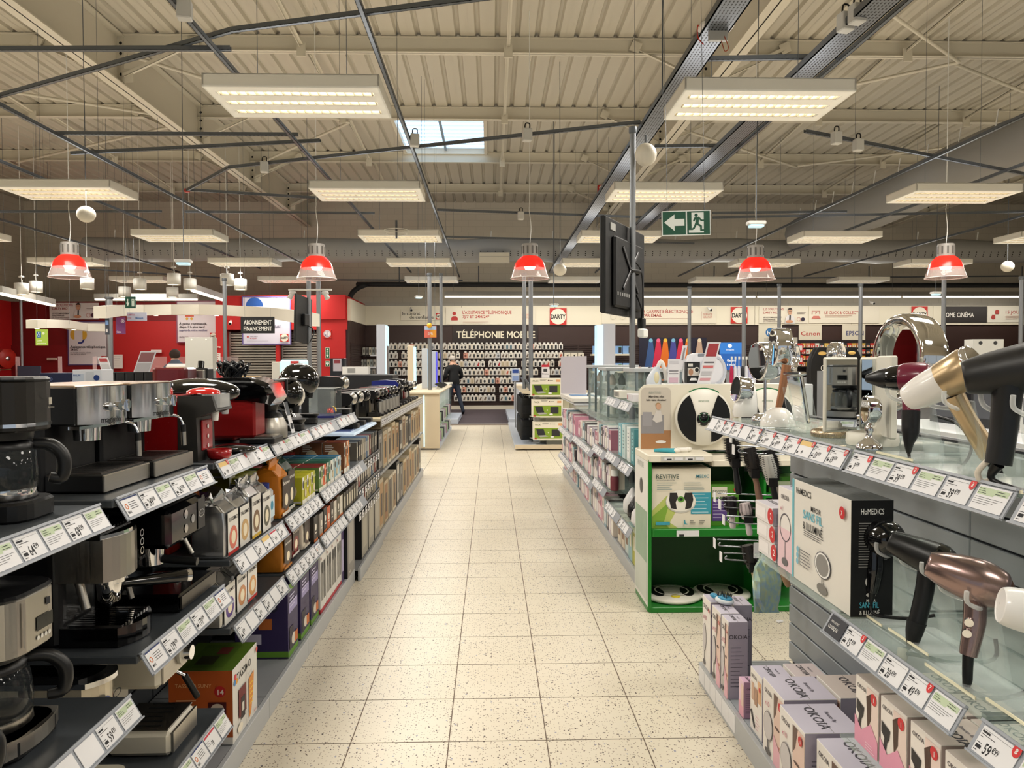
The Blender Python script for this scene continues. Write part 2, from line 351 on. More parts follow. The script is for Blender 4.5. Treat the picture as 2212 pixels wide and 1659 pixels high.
# skylight
b = B()
for x0, x1, y0, y1 in ((SKX[0] - .08, SKX[0], SKY[0], SKY[1]), (SKX[1], SKX[1] + .08, SKY[0], SKY[1]), (SKX[0] - .08, SKX[1] + .08, SKY[0] - .08, SKY[0]), (SKX[0] - .08, SKX[1] + .08, SKY[1], SKY[1] + .08)):
    b.box(x0, y0, DECKZ - .06, x1, y1, DECKZ + .12, BEAM)
win = struct('window_1', b, 'white framed roof skylight showing pale blue daylight')
SKYP = M('c9def5', .3, emit=2.0, name='daylight_pane'); SKYP2 = M('a9c8ea', .3, emit=1.5, name='daylight_pane_blue')
yy = SKY[0]; k = 0
while yy < SKY[1] - .05:
    b = B(); b.box(SKX[0], yy, DECKZ + .07, SKX[1], yy + .13, DECKZ + .085, SKYP if k % 2 else SKYP2)
    b.build('pane', win); yy += .15; k += 1
b = B(); b.box((SKX[0] + SKX[1]) / 2 - .03, SKY[0], DECKZ + .02, (SKX[0] + SKX[1]) / 2 + .03, SKY[1], DECKZ + .06, M('8fa3b4', .5)); b.build('glazing_bar', win)
# ---- sales walls
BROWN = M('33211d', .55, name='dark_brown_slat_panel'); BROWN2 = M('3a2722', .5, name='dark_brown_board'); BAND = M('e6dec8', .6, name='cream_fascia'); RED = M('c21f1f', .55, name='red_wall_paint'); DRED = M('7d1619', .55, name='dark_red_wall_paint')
WY = 25.7
wall = B(); wall.box(-4.25, WY, 0, 22, WY + .12, 3.46, BROWN2)
wall_far = struct('wall_far', wall, 'dark brown display wall with a cream fascia band')
for i in range(26):                                     # slats of the hanging wall
    z = .36 + i * .07
    b = B(); b.box(-4.2, WY - .022, z, 2.9, WY, z + .058, BROWN, .006); b.build('slat', wall_far)
for i in range(26):
    z = .36 + i * .07
    b = B(); b.box(2.95, WY - .022, z, 10.2, WY, z + .058, BROWN, .006); b.build('slat', wall_far)
x = -4.25
for x1 in (-.98, 2.15, 5.0, 8.9, 12.2, 15.0, 22.0):
    b = B(); b.box(x, WY - .05, 2.82, x1 - .012, WY + .05, 3.46, BAND); b.build('fascia_panel', wall_far); x = x1
b = B(); b.box(-4.2, WY - .12, .004, 22, WY, .13, M('d9d0bd', .5)); struct('baseboard_far', b, 'cream plinth along the foot of the dark brown wall')
b = B(); b.box(-4.25, 22.85, 0, -4.19, WY, 2.82, BROWN2)
for i in range(26):
    z = .36 + i * .07; b.box(-4.19, 23.0, z, -4.17, WY - .03, z + .058, BROWN)
b.box(-4.25, 22.85, 2.82, -4.15, WY, 3.46, BAND); struct('wall_return', b, 'short brown side wall beside the red pillar')
b = B(); b.box(-8.1, 22.8, 2.55, -4.25, 26, 3.55, RED); b.box(-8.1, 22.8, 0, -7.8, 26, 2.55, RED); b.box(-5.15, 22.8, 0, -4.3, 26, 2.55, RED); b.box(-6.36, 22.82, 0, -6.25, 23, 2.55, RED)
b.box(-5.15, 22.74, 2.85, -4.28, 22.8, 3.57, RED); b.box(-4.3, 22.86, 0, -4.24, 25, 3.46, M('3a2a34', .5))
b.box(-8.1, 25.2, 0, -4.4, 25.3, 2.6, M('4a4640', .6))
wall_red = struct('wall_service', b, 'red wall block with roller shutters behind the counters')
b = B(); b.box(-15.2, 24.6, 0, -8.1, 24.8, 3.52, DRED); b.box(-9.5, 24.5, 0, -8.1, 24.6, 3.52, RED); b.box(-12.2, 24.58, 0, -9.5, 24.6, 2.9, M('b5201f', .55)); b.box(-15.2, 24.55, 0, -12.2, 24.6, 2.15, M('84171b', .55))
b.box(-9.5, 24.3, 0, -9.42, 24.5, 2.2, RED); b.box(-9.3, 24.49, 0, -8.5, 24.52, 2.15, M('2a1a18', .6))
struct('wall_red', b, 'deep red wall at the far left service area')
b = B(); b.box(-15.25, 15, 0, -15.1, 24.6, 3.52, RED); struct('wall_side', b, 'red side wall carrying the hose reel')
SLAT = brushed('b4b0a8', .4, 0)
for x0, x1 in ((-7.8, -6.36), (-6.25, -5.15)):           # roller shutters
    t = tag(obj('roller_shutter', None, None, ((x0 + x1) / 2, 23.1, 0)), 'closed grey roller shutter in the red wall, %s of the two' % ('nearer the camera dome' if x0 < -7 else 'beside the red pillar'), 'shutter', 'roller shutters')
    b = B(); hw = (x1 - x0) / 2
    b.box(-hw, -.02, .9, -hw + .04, .05, 2.5, SLAT); b.build('guide_rail', t)
    for i in range(19):
        b = B(); b.box(-hw + .03, 0, .95 + i * .08, hw - .03, .02, 1.005 + i * .08, SLAT, .008); b.build('slat', t)
    b = B(); b.box(-hw, .06, .9, hw, .1, 2.5, M('5c5852', .6)); b.build('mesh_backing', t)
# ================================================================= ceiling fittings
LAMPW = M('f4f2ea', .45, name='lamp_housing'); TUBE = M('fff1d6', .4, emit=7, name='lit_tube'); LOUV = M('cfc8b8', .25, .6, name='louvre')
LX = (-9.96, -5.83, -1.70, 2.43, 6.60, 10.75); LY = [7.05 + 3.8 * n for n in range(-2, 5)]; LZ = 3.9
def make_light():
    t = tag(obj('ceiling_light', None), '', 'light', 'suspended three tube ceiling lights')
    b = B(); w, d, h = .75, .41, .115
    b.box(-w, -d, 0, w, -d + .015, h, LAMPW); b.box(-w, d - .015, 0, w, d, h, LAMPW); b.box(-w, -d, 0, -w + .015, d, h, LAMPW); b.box(w - .015, -d, 0, w, d, h, LAMPW); b.box(-w, -d, h - .01, w, d, h, LAMPW)
    b.build('housing', t); b = B(); LP = M('f4efe2', .5, emit=.2, name='reflector_plate_added_glow')  # faint emission added to the plates so they look lit
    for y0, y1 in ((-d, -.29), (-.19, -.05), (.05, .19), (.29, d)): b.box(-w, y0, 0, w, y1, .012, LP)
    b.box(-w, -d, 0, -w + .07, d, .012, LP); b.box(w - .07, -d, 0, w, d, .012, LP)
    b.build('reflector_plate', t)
    for y in (-.24, 0, .24):
        b = B(); b.cyl((-w + .08, y, .05), (w - .08, y, .05), .016, TUBE, 6); b.build('tube', t)
        b = B(); n = 18
        for k in range(n):
            x = -w + .09 + (2 * w - .18) * k / (n - 1); b.box(x - .002, y - .045, .004, x + .002, y + .045, .036, LOUV)
        b.box(-w + .08, y - .052, .004, w - .08, y - .046, .05, LOUV); b.box(-w + .08, y + .046, .004, w - .08, y + .052, .05, LOUV); b.build('louvre', t)
    for x in (-.40, .40):
        b = B(); b.cyl((x, 0, h), (x, 0, 3.06), .003, GALV, 4); b.build('suspension_wire', t)
    return t
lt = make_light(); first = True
rown = ['left of the service drum lamps', 'over the coffee counter', 'just left over the main aisle', 'just right over the main aisle', 'over the right-hand mirrors', 'at the far right']
ln = ['', '', 'nearest', 'second nearest', 'third nearest', 'fourth nearest', 'farthest']
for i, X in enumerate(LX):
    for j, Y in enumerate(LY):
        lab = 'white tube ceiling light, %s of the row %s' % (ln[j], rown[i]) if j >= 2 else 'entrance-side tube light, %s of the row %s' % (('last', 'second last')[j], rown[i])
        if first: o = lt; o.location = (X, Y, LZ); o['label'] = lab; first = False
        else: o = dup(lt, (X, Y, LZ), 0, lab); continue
        for nm, e, z_, rx in (('tube_glow', LAMP_W, -.012, 0), ('upward_glow', UP_FILL, .13, PI)):       # upward one is an added fill for deck and walls; copies bring both along
            la = bpy.data.lights.new(nm, 'AREA'); la.shape = 'RECTANGLE'; la.size = 1.4; la.size_y = .7; la.energy = e; la.color = LAMP_COL
            lo = bpy.data.objects.new(nm, la); COL.objects.link(lo); lo.parent = o; lo.location = (0, 0, z_); lo.rotation_euler = (rx, 0, 0)
# slotted channels and cable trays
def slotmat(name, h, sx, sy, ax):
    m = M(h, .45, .7, name=name, var=0); nt, pb = nodes(m); N = nt.nodes.new
    tc = N('ShaderNodeTexCoord'); mp = N('ShaderNodeMapping'); nt.links.new(tc.outputs['Object'], mp.inputs[0])
    if ax: mp.inputs['Rotation'].default_value = (0, 0, PI / 2)
    bk = N('ShaderNodeTexBrick'); bk.offset = 0; bk.inputs['Scale'].default_value = 1; bk.inputs['Brick Width'].default_value = sx; bk.inputs['Row Height'].default_value = sy; bk.inputs['Mortar Size'].default_value = min(sx, sy) * .32; bk.inputs['Mortar Smooth'].default_value = 0
    bk.inputs['Color1'].default_value = bk.inputs['Color2'].default_value = lin('1b1c1e'); bk.inputs['Mortar'].default_value = lin(h)
    nt.links.new(mp.outputs[0], bk.inputs['Vector']); nt.links.new(bk.outputs['Color'], pb.inputs['Base Color'])
    return m
SLOT = slotmat('slotted_channel', '6a7077', .05, .041, 0); PERF = slotmat('perforated_tray', '7d828a', .05, .03, 1)
def chan(name, p, q, label, w=.041, h=.041, mat=None, cat='channel', grp='slotted steel channels'):
    p = Vector(p); q = Vector(q); d = q - p; L = d.length; mat = mat or SLOT
    a = math.atan2(d.y, d.x); el = math.asin(d.z / L); b = B()
    b.box(0, -w / 2, 0, L, w / 2, .004, mat); b.box(0, -w / 2, 0, L, -w / 2 + .004, h, GALV); b.box(0, w / 2 - .004, 0, L, w / 2, h, GALV)
    o = b.build(name, None, p); o.rotation_euler = (0, -el, a)
    return tag(o, label, cat, grp)
CZ = 4.36
def c2(p, q, label, z=CZ, z2=None): return chan('slotted_channel', gz(p[0], p[1], z), gz(q[0], q[1], z if z2 is None else z2), label)
for X, y0, y1, lab in ((-2.48, 4, 24, 'long slotted channel above the left row of lights, passing the upper left speaker box'), (-1.03, 4, 25.2, 'long slotted channel crossing the roof skylight, straight down the aisle'), (6.13, 4, 25, 'long thin slotted channel rising to the right edge, the lower one'), (7.63, 4, 25, 'long thin slotted channel rising to the right edge beneath its twin'),
                       (-5.35, 4, 24, 'long slotted channel running left over the second light row'), (-6.84, 6, 23, 'slotted channel farther left, parallel above the left light row'), (-9.6, 8, 24, 'slotted channel low at the far left above the red pendant'), (3.27, 3, 24, 'slotted channel alongside the right-hand perforated tray'), (10.3, 8, 25, 'slotted channel at the far right end of the hall')):
    chan('slotted_channel', (X, y0, CZ), (X, y1, CZ), lab)
c2((-20, 214), (505, 68), 'slotted channel slanting from the left edge up to a bent joint', 4.44); c2((505, 68), (1075, -4), 'slotted channel running from the bent joint to the top edge', 4.44)
c2((-20, 108), (500, 108), 'short level channel at the upper left corner', 4.40); c2((118, 289), (645, 293), 'level channel below the upper left beam, shorter of a pair', 4.40); c2((155, 332), (693, 306), 'channel just under the level one at left, slightly tilted', 4.40)
c2((495, 363), (405, 412), 'short bent channel piece at the red clamp', 4.40); c2((495, 363), (1385, 268), 'long cross channel passing under the skylight to the TV pole', 4.40); c2((410, 411), (700, 430), 'pale cross channel from the red clamp to the light row', 4.40)
c2((1740, 288), (2230, 384), 'cross channel at the right with two small boxes on it', 4.40); c2((945, 455), (1440, 474), 'cross channel behind the skylight above the red lamp', 4.40); c2((0, 457), (350, 457), 'level channel at left over the round speaker', 4.40); c2((400, 458), (810, 462), 'level channel behind the second left light', 4.40)
c2((1510, 133), (1810, 128), 'thin cross bar linking the two perforated trays near the top', 4.40); c2((1415, 320), (1600, 318), 'thin cross bar linking the two trays lower down', 4.40); c2((1540, 463), (1830, 461), 'cross channel behind the exit sign', 4.40); c2((960, 513), (1500, 528), 'cross channel in front of the perforated duct', 4.40); c2((1540, 473), (2212, 462), 'long cross channel behind the hanging lamp rod at right', 4.40)
for i, (a, c) in enumerate((((80, 573), (480, 600)), ((640, 604), (1000, 607)), ((1010, 612), (1560, 614)), ((1560, 604), (2200, 600)))):
    c2(a, c, 'dark cross channel near the end wall, %s from the left' % ORD[i], 4.3)
def tray(X0, X1, y0, y1, label, z=4.30):
    t = thing('cable_tray', label, 'cable tray', ((X0 + X1) / 2, y0, z), 0, 'perforated cable trays'); w = (X1 - X0) / 2; L = y1 - y0
    b = B(); b.box(-w, 0, 0, w, L, .004, PERF); b.build('tray_bottom', t)
    for s in (-1, 1): b = B(); b.box(s * w, 0, 0, s * (w - .012), L, .06, GALV); b.build('tray_edge', t)
    for k, c in enumerate(('c9cacc', '9c3128', '2b2c30')):
        b = B(); b.tube([(-w * .5 + w * .4 * k + .02 * math.sin(i * 1.7 + k), L * i / 14, .014) for i in range(15)], .009, M(c, .5), 5); b.build('cable', t)
tray(1.76, 1.99, 3, 23.5, 'perforated cable tray at right with the white wireless access point under it'); tray(2.90, 3.13, 3, 22, 'perforated cable tray farther right carrying two white boxes')
# big air ducts
DUCT = M('a3a3a1', .7, name='textile_duct'); DUCTS = M('8b8a88', .75, name='textile_duct_side')
t = thing('air_duct', 'grey perforated air duct hung across the end of the hall', 'duct', (0, 21.8, 4.74))
b = B(); b.tube([(x, 0, .02 * math.sin(x * 2.1)) for x in [-11.3 + i * .8 for i in range(42)]], [.33 + .012 * math.sin(i * 2.3) for i in range(42)], DUCT, 14); b.build('duct_body', t)
b = B()
for i in range(150):
    x = -11 + i * .21
    for a in (-.55, -.40, -.22): b.disc(0, 0, .016, HOLE, Matrix.Translation((x, -.345 * math.cos(a), .345 * math.sin(a))) @ Matrix.Rotation(PI / 2 + .35, 4, 'X'), n=6)
o = b.build('perforation', t); o['kind'] = 'stuff'
for i in range(17):
    x = -10.5 + i * 1.75; b = B(); b.cyl((x, 0, .3), (x + .02, -.02, .55), .02, WHITE, 6); b.build('strap', t)
t = thing('air_duct', 'big plain grey air duct running back at the upper right', 'duct', (8.55, 6, 5.05))
b = B(); b.tube([(0, i * 1.0, .03 * math.sin(i)) for i in range(16)], [.46 + .015 * math.sin(i * 1.9) for i in range(16)], DUCTS, 16); b.build('duct_body', t)
for i in range(15):
    b = B(); b.cyl((-.3, 1.0 * i + .4, .35), (-.26, 1.0 * i + .4, .62), .012, WHITE, 5); b.build('strap', t)
t = thing('drain_pipe', 'black pipe along the end wall bending down beside the red pillar', 'pipe', (0, 0, 0))
b = B(); b.tube([(22, 25.3, 4.12), (5, 25.3, 4.12), (-3.6, 25.3, 4.14), (-4.1, 25.2, 4.1), (-4.45, 25.1, 3.9), (-4.6, 25.0, 3.55), (-4.62, 25, 3.0)], .085, M('2c2e31', .5), 10); b.build('pipe_run', t)
for i in range(9):
    x = -3 + i * 2.6; b = B(); b.cyl((x, 25.3, 4.2), (x, 25.3, 4.75), .02, GALV, 5); b.build('bracket', t)
# strip lights along the fascia
STRIP = M('fff3dc', .4, emit=2.6, name='strip_tube')
def strip(p, q, label, e=30):
    p = Vector(p); q = Vector(q); d = q - p; L = d.length; a = math.atan2(d.y, d.x)
    t = thing('strip_light', label, 'light', p, a, 'fascia strip lights')
    b = B(); b.box(0, -.05, .05, L, .05, .19, M('9a978f', .5)); b.build('housing', t)
    b = B(); b.box(.02, -.045, 0, L - .02, .035, .05, STRIP); b.build('diffuser', t)
    for x in (.3, L - .3): b = B(); b.cyl((x, 0, .19), (x, 0, 6.99 - p.z), .004, GALV, 4); b.build('suspension_wire', t)
    la = bpy.data.lights.new('strip_glow', 'AREA'); la.shape = 'RECTANGLE'; la.size = L; la.size_y = .1; la.energy = e * L / 4; la.color = LAMP_COL
    lo = bpy.data.objects.new('strip_glow', la); COL.objects.link(lo); lo.parent = t; lo.location = (L / 2, 0, -.01); lo.rotation_euler = (math.radians(14), 0, 0)
z = 3.66
for i, (a, c) in enumerate(((-1.5, 3.7), (3.75, 8.6), (8.65, 13.4), (13.45, 18.2))): strip((a, 24.75, z), (c, 24.75, z), 'long white strip light over the cream fascia, %s from the left' % ORD[i])
a = gy(205, 647, 22.6); c = gy(428, 647, 22.6); strip(a, c, 'white strip light hung level in front of the red wall', 30)
a = gy(0, 634, 17); c = gy(116, 649, 20.5); c.z = a.z; strip(a, c, 'white strip light slanting at the left edge', 22)
a = gy(415, 628, 19); c = gy(484, 648, 22); c.z = a.z; strip(a, c, 'short white strip light slanting beside the grey pole', 22)
# red pendants
def pendant(px, py, i):
    Y = 12.0; p = gy(px, py, Y); t = thing('pendant_lamp', 'red and clear dome pendant lamp, %s from the left' % ORD[i], 'lamp', p, 0, 'red dome pendant lamps')
    b = B(); b.lathe([(.30, 0), (.295, .03), (.27, .10), (.25, .16)], glassy('f3e2de', .25, .08, 'clear_dome'), 24, cap=False); b.lathe([(.302, 0), (.308, .006), (.302, .012)], glassy('ffffff', .7), 24, cap=False); b.build('clear_skirt', t)
    b = B(); b.lathe([(.252, .16), (.235, .22), (.20, .28), (.15, .33), (.12, .35)], M('e8261c', .25, emit=.55, name='lit_red_dome'), 24, cap=False); b.build('red_shade', t)
    b = B(); b.lathe([(.0, .20), (.07, .14), (.09, .18), (.06, .28)], M('fff4e8', .4, emit=2.2, name='bulb'), 12); b.build('bulb', t)
    b = B(); b.lathe([(.125, .34), (.125, .52), (.118, .54)], M('8b8680', .5), 20)
    for k in range(10):
        a = k * PI / 5; b.box(.12, -.012, .38, .13, .012, .50, M('55514c', .6), T=TR(rz=a))
    b.build('gear_housing', t)
    b = B(); b.tube([(0, 0, .54), (.02, 0, .8), (-.01, 0, 1.1), (0, 0, 1.4), (0, 0, 7.0 - p.z)], .006, WHITE, 5); b.build('cord', t)
for i, (px, py) in enumerate(((152, 598), (685, 602), (1145, 602), (1632, 606), (2043, 603))): pendant(px, py, i)
# grey power poles
POLE = M('878a8e', .4, .7, name='pole_grey')
def pole(px, ptop, pbot, Y, label, r=.035, zb=None):
    a = gy(px, ptop, Y); c = gy(px, pbot, Y); zb = .001
    t = thing('power_pole', label, 'pole', (a.x, Y, zb), 0, 'grey power poles')
    b = B(); b.cyl((0, 0, 0), (0, 0, a.z - zb), r, POLE, 12); b.build('tube', t)
    b = B(); b.lathe([(r * 1.5, 0), (r * 1.5, .015), (r, .02)], GALV, 12); b.build('foot', t)
    b = B(); b.lathe([(r, a.z - zb - .06), (r * 1.3, a.z - zb - .05), (r * 1.3, a.z - zb)], GALV, 12); b.build('collar', t)
    return t
pole(928, 590, 820, 15, 'grey power pole by the yellow dot on the phone counter', .04); pole(953, 590, 822, 17, 'thin grey power pole behind the phone counter', .035)
pole(1133, 590, 830, 15.5, 'grey power pole on the laptop island, the thinner one', .04); pole(1147, 600, 830, 14.3, 'grey power pole on the laptop island, the nearer one', .04)
pole(1368, 275, 800, 6.8, 'grey pole carrying the black hanging TV', .027)
pole(1490, 620, 790, 17, 'grey power pole before the stage light poster', .04); pole(1608, 600, 790, 15, 'grey power pole beside the white square logo', .04); pole(1684, 615, 760, 18, 'thin dark power pole before the tie man banner', .04)
pole(1860, 615, 790, 16, 'grey power pole left of the round chrome mirror', .04); pole(2040, 600, 800, 14, 'grey power pole beside the dark cinema sign', .04); pole(2208, 600, 800, 14, 'grey power pole at the right picture edge', .04)
pole(485, 600, 800, 16, 'grey pole in front of the curved service canopy', .04); pole(667, 595, 800, 14, 'grey pole with the thin edge-on screen', .04); pole(688, 600, 790, 17, 'pale round pole before the red pillar', .05); pole(236, 640, 800, 20, 'pale pole between the red wall posters', .08); pole(45, 640, 760, 22, 'thin pale pipe above the hose reel', .04)
# ================================================================= shelving helpers
_cards = {}
RH = .062                                             # rail height
def card_mesh(kind, w=.078, h=.052):
    if (kind, w) in _cards: return _cards[(kind, w)]
    b = B(); rnd = random.Random(hash(kind) % 1000)
    paper = CARD; k = kind[0]
    if kind.startswith('n'): paper = M('33343a', .6)
    b.box(0, 0, 0, w, h, .0012, paper); z = .0016
    def T(s, x, y, sz, m=INK, **q): b.text(s, x, y, sz, m, z=z, **q)
    red = None; body = kind[1:]
    if '#' in body: body, red = body.split('#')
    if k == 'p':
        b.rect(.003, h - .006, w - .004, h - .0055, INK, z=z); b.rect(.003, h - .012, .024, h - .008, INK, z=z); b.rect(.003, h - .016, .040, h - .0148, INK, z=z); b.rect(.003, h - .021, .012, h - .0198, INK, z=z)
        b.rect(.004, .009, .018, .016, INK, z=z); b.rect(.003, .004, .012, .0055, INK, z=z); b.rect(.003, .019, .016, .0202, INK, z=z)
        if body:
            e, c = (body.split('.') + ['99'])[:2]
            T(e, .024, .006, .030, sx=.62, bold=.012); ww = text2d(e, .012)[2] * .030 * .62
            T('€' + c, .026 + ww, .017, .016, sx=.62, bold=.01)
    elif k == 'i':
        b.rect(.003, h - .020, w * .55, h - .004, GRN, z=z); b.rect(w * .55, h - .016, w - .003, h - .004, GRN, z=z)
        for j in range(3): b.rect(.005, h - .008 - j * .0045, .022 + .004 * j, h - .0070 - j * .0045, INK, z=z + .0004)
        b.rect(w * .6, h - .0085, w * .85, h - .0072, INK, z=z + .0004); b.rect(w * .58, h - .014, w * .9, h - .0128, INK, z=z + .0004)
        for j in range(4): b.rect(.004, h - .026 - j * .0045, w * (.9 - .12 * j), h - .0252 - j * .0045, INK, z=z)
    elif k == 'm':                                     # advice card with a mark
        b.rect(0, h - .004, w, h, M('2b3a6b', .6), z=z); T(body or 'MAX', .005, .008, .011, sx=.8, bold=.01)
        b.ring(.014, .028, .005, .008, M('d06a2a', .6), z=z, n=12); [b.rect(.030, .036 - j * .006, .070, .0375 - j * .006, INK, z=z) for j in range(4)]
    elif k == 'n':
        T('MON EXPERT', .010, .032, .009, WHITE, sx=.8); T('CLASSIQUE', .008, .016, .013, WHITE, sx=.8, bold=.01)
    elif k == 'y':
        b.rect(0, h - .016, w, h, M('e6c37a', .6), z=z); b.rect(.004, .006, .016, .014, INK, z=z); T(body or '4.99', .034, .008, .018, sx=.7, bold=.01)
    elif k == 'r': b.rect(.002, h - .008, w - .002, h - .002, M('c43a4c', .6), z=z); T(body or '79', .030, .010, .022, sx=.7, bold=.01); b.lines(.004, .032, .03, 3, .006, .0012, INK, z=z)
    if red:
        b.disc(w - .008, h - .004, .0105, REDP, z=z + .0008, n=14, ry=.013); b.text(red, w - .008, h - .010, .014, WHITE, al='c', z=z + .0012, bold=.02)
    me = b.mesh('price_card'); _cards[(kind, w)] = me
    return me
RAILM = M('9ea2aa', .4, name='rail_plastic'); SHELFM = M('5d6064', .45, .3, name='shelf_metal'); SHELFT = M('42464a', .35, name='shelf_top_dark'); PLINTH = M('b4b6b8', .45, name='plinth_grey')
TILT = math.radians(30)
def rail(unit, side, X, z, y0, y1, cards, w=.078, h=RH):
    """slanting ticket rail; side -1 = left gondola facing +X, +1 = right gondola facing -X. Cards are listed left to right as a shopper sees them."""
    L = y1 - y0; rz = PI / 2 if side < 0 else -PI / 2
    st = y0 if side < 0 else y1
    o = obj('price_rail', None, unit, Vector((X, st, z)) - unit.location); o.rotation_euler = (PI / 2 - TILT, 0, rz)
    b = B(); b.box(0, -h, -.004, L, 0, -.001, RAILM); b.box(0, -.002, -.004, L, .004, .004, RAILM); b.box(0, -h - .003, -.004, L, -h + .001, .004, RAILM)
    o.data = None; m = b.build('rail_strip', o)
    n = len(cards); x = .012; gap = (L - .02 - n * w) / max(n - 1, 1)
    gap = max(.002, min(gap, .012))
    for c in cards:
        if c and x + w < L + .01: obj('price_card', card_mesh(c, w), o, (x, -h + .005, 0))
        x += w + gap
    return o
def shelf(unit, x0, x1, z, y0, y1, mat=None, name='shelf', lip=.03):
    b = B(); ux, uy, uz = unit.location
    b.box(x0 - ux, y0 - uy, z - .022 - uz, x1 - ux, y1 - uy, z - uz, mat or SHELFT, .003)
    return b.build(name, unit)
LB, LFX = -1.47, -.905                                # left gondola back, lower shelf front
def unit(name, label, side, xb, xf, y0, y1, zt, panel=None, plinth=.095):
    t = thing(name, label, 'shelving', ((xb + xf) / 2, (y0 + y1) / 2, 0), 0, 'aisle shelving units'); ux, uy, _ = t.location
    b = B(); b.box(xf - ux - side * 0, y0 - uy, 0, xf - ux + side * .02, y1 - uy, plinth, PLINTH, .002); b.build('plinth_front', t)
    b = B(); b.box(xb - ux, y0 - uy, plinth - .02, xf - ux + side * .021, y1 - uy, plinth - .0006, M('8f9194', .45)); b.build('base_shelf', t)
    n = int((zt - plinth) / .1)
    for i in range(n):
        zz = plinth + .002 + i * (zt - plinth) / n; b = B(); b.box(xb - ux, y0 - uy + .002, zz, xb - ux - side * .03 * -1, y1 - uy - .002, zz + (zt - plinth) / n - .008, panel or SHELFM, .003); b.build('back_slat', t)
    b = B(); b.box(xb - ux + side * .032, y0 - uy, 0, xb - ux + side * .05, y1 - uy, zt, M('3d4043', .6)); b.build('back_board', t)
    return t
def P_(e=''): return 'p' + e
# ---- left aisle shelving (coffee)
uA = unit('shelving_unit', 'coffee machine shelving at the lower left corner', -1, LB, -.97, .3, 1.955, 1.17)
uB = unit('shelving_unit', 'coffee machine shelving with the two steel-fronted espresso machines on top', -1, LB, -.97, 1.96, 2.65, 1.17)
uC = unit('shelving_unit', 'shelving with silver coffee pouches under red machines', -1, LB, -.97, 2.655, 3.325, 1.17)
uD = unit('shelving_unit', 'shelving with the orange coffee bag and purple boxes', -1, LB, -.97, 3.33, 4.03, 1.17)
uE = unit('shelving_unit', 'shelving with the wall of coloured capsule boxes', -1, LB, -.97, 4.035, 4.70, 1.17)
uF = unit('shelving_unit', 'shelving with black capsule boxes beside the dark cabinet', -1, LB, -.97, 4.705, 5.42, 1.17)
ZT = 1.20
for u_, y0, y1 in ((uA, .3, 1.90), (uB, 1.97, 2.62), (uC, 2.68, 3.31), (uD, 3.335, 4.04), (uE, 4.06, 4.74), (uF, 4.75, 5.41)): shelf(u_, LB, -.965, ZT, y0, y1)
rail(uA, -1, -.962, ZT, .66, 1.90, ['p64.99', 'i', 'p62.99', 'i', 'p59.99', 'i', 'p59.99', '', 'p54.99', 'i', 'p64.99', 'i', 'p69.99', 'i'])
rail(uB, -1, -.962, ZT, 1.98, 2.61, ['m', 'p249.00', 'i', 'p247.00', 'i', 'm'], .09)
rail(uC, -1, -.962, ZT, 2.69, 3.31, ['y#8', 'i', 'b#9', 'b', 'p#10', 'i'], .095)
rail(uD, -1, -.962, ZT, 3.34, 4.04, ['b', 'p#11', 'i', 'b', 'p#12', 'i', 'b#13'], .092)
rail(uE, -1, -.962, ZT, 4.06, 4.74, ['p#14', 'p#15', 'b', 'p#16'], .12); rail(uF, -1, -.962, ZT, 4.76, 5.40, ['p#17', 'b', 'p#18', 'b'], .12)
shelf(uA, LB, -.91, .715, .3, 1.92); rail(uA, -1, -.903, .72, .66, 1.915, ['p49.99', 'i', 'p45.99', 'i', 'p39.99', 'i', '', '', '', 'b', 'b', 'b', 'p59.95', 'i'])
shelf(uB, LB, -.91, .797, 1.97, 2.60); rail(uB, -1, -.903, .80, 1.975, 2.59, ['mMAX', 'p179.99', 'i', 'p179.99', 'i', 'm'], .088)
shelf(uA, LB, -.91, .378, .3, 1.92); shelf(uB, LB, -.91, .378, 1.97, 2.60); rail(uB, -1, -.903, .383, 1.975, 2.57, ['p', 'b', 'i', 'm', 'r79', 'i'], .088)
for u_, y0, y1, c1, c2_ in ((uC, 2.68, 3.32, ['p4.99', 'b', 'p4.99', 'y4.99', 'r4.99', 'p4.99'], ['p4.99', 'b', 'p4.99', 'p4.99', 'b', 'p4.99']), (uD, 3.36, 4.00, ['p7.99', 'p7.49', 'p7.99', 'p6.99', 'p7.99', 'p4.99'], ['p6.49', 'p6.99', 'p7.99', 'p5.99', 'p8.49', 'm']),
                            (uE, 4.05, 4.68, ['p5.29', 'p5.29', 'p5.29', 'p4.99', 'p5.29', 'p5.29'], ['p3.99', 'b', 'b', 'p3.99', 'b', 'b']), (uF, 4.71, 5.40, ['p5.29', 'p5.49', 'p5.29', 'p5.29', 'p4.99'], ['p3.99', 'p4.29', 'p3.99', 'p4.29', 'p3.99'])):
    shelf(u_, LB, -.91, .862, y0 - .01, y1 + .01); rail(u_, -1, -.903, .865, y0, y1, c1, .09); shelf(u_, LB, -.91, .622, y0 - .01, y1 + .01); rail(u_, -1, -.903, .625, y0, y1, c2_, .09)
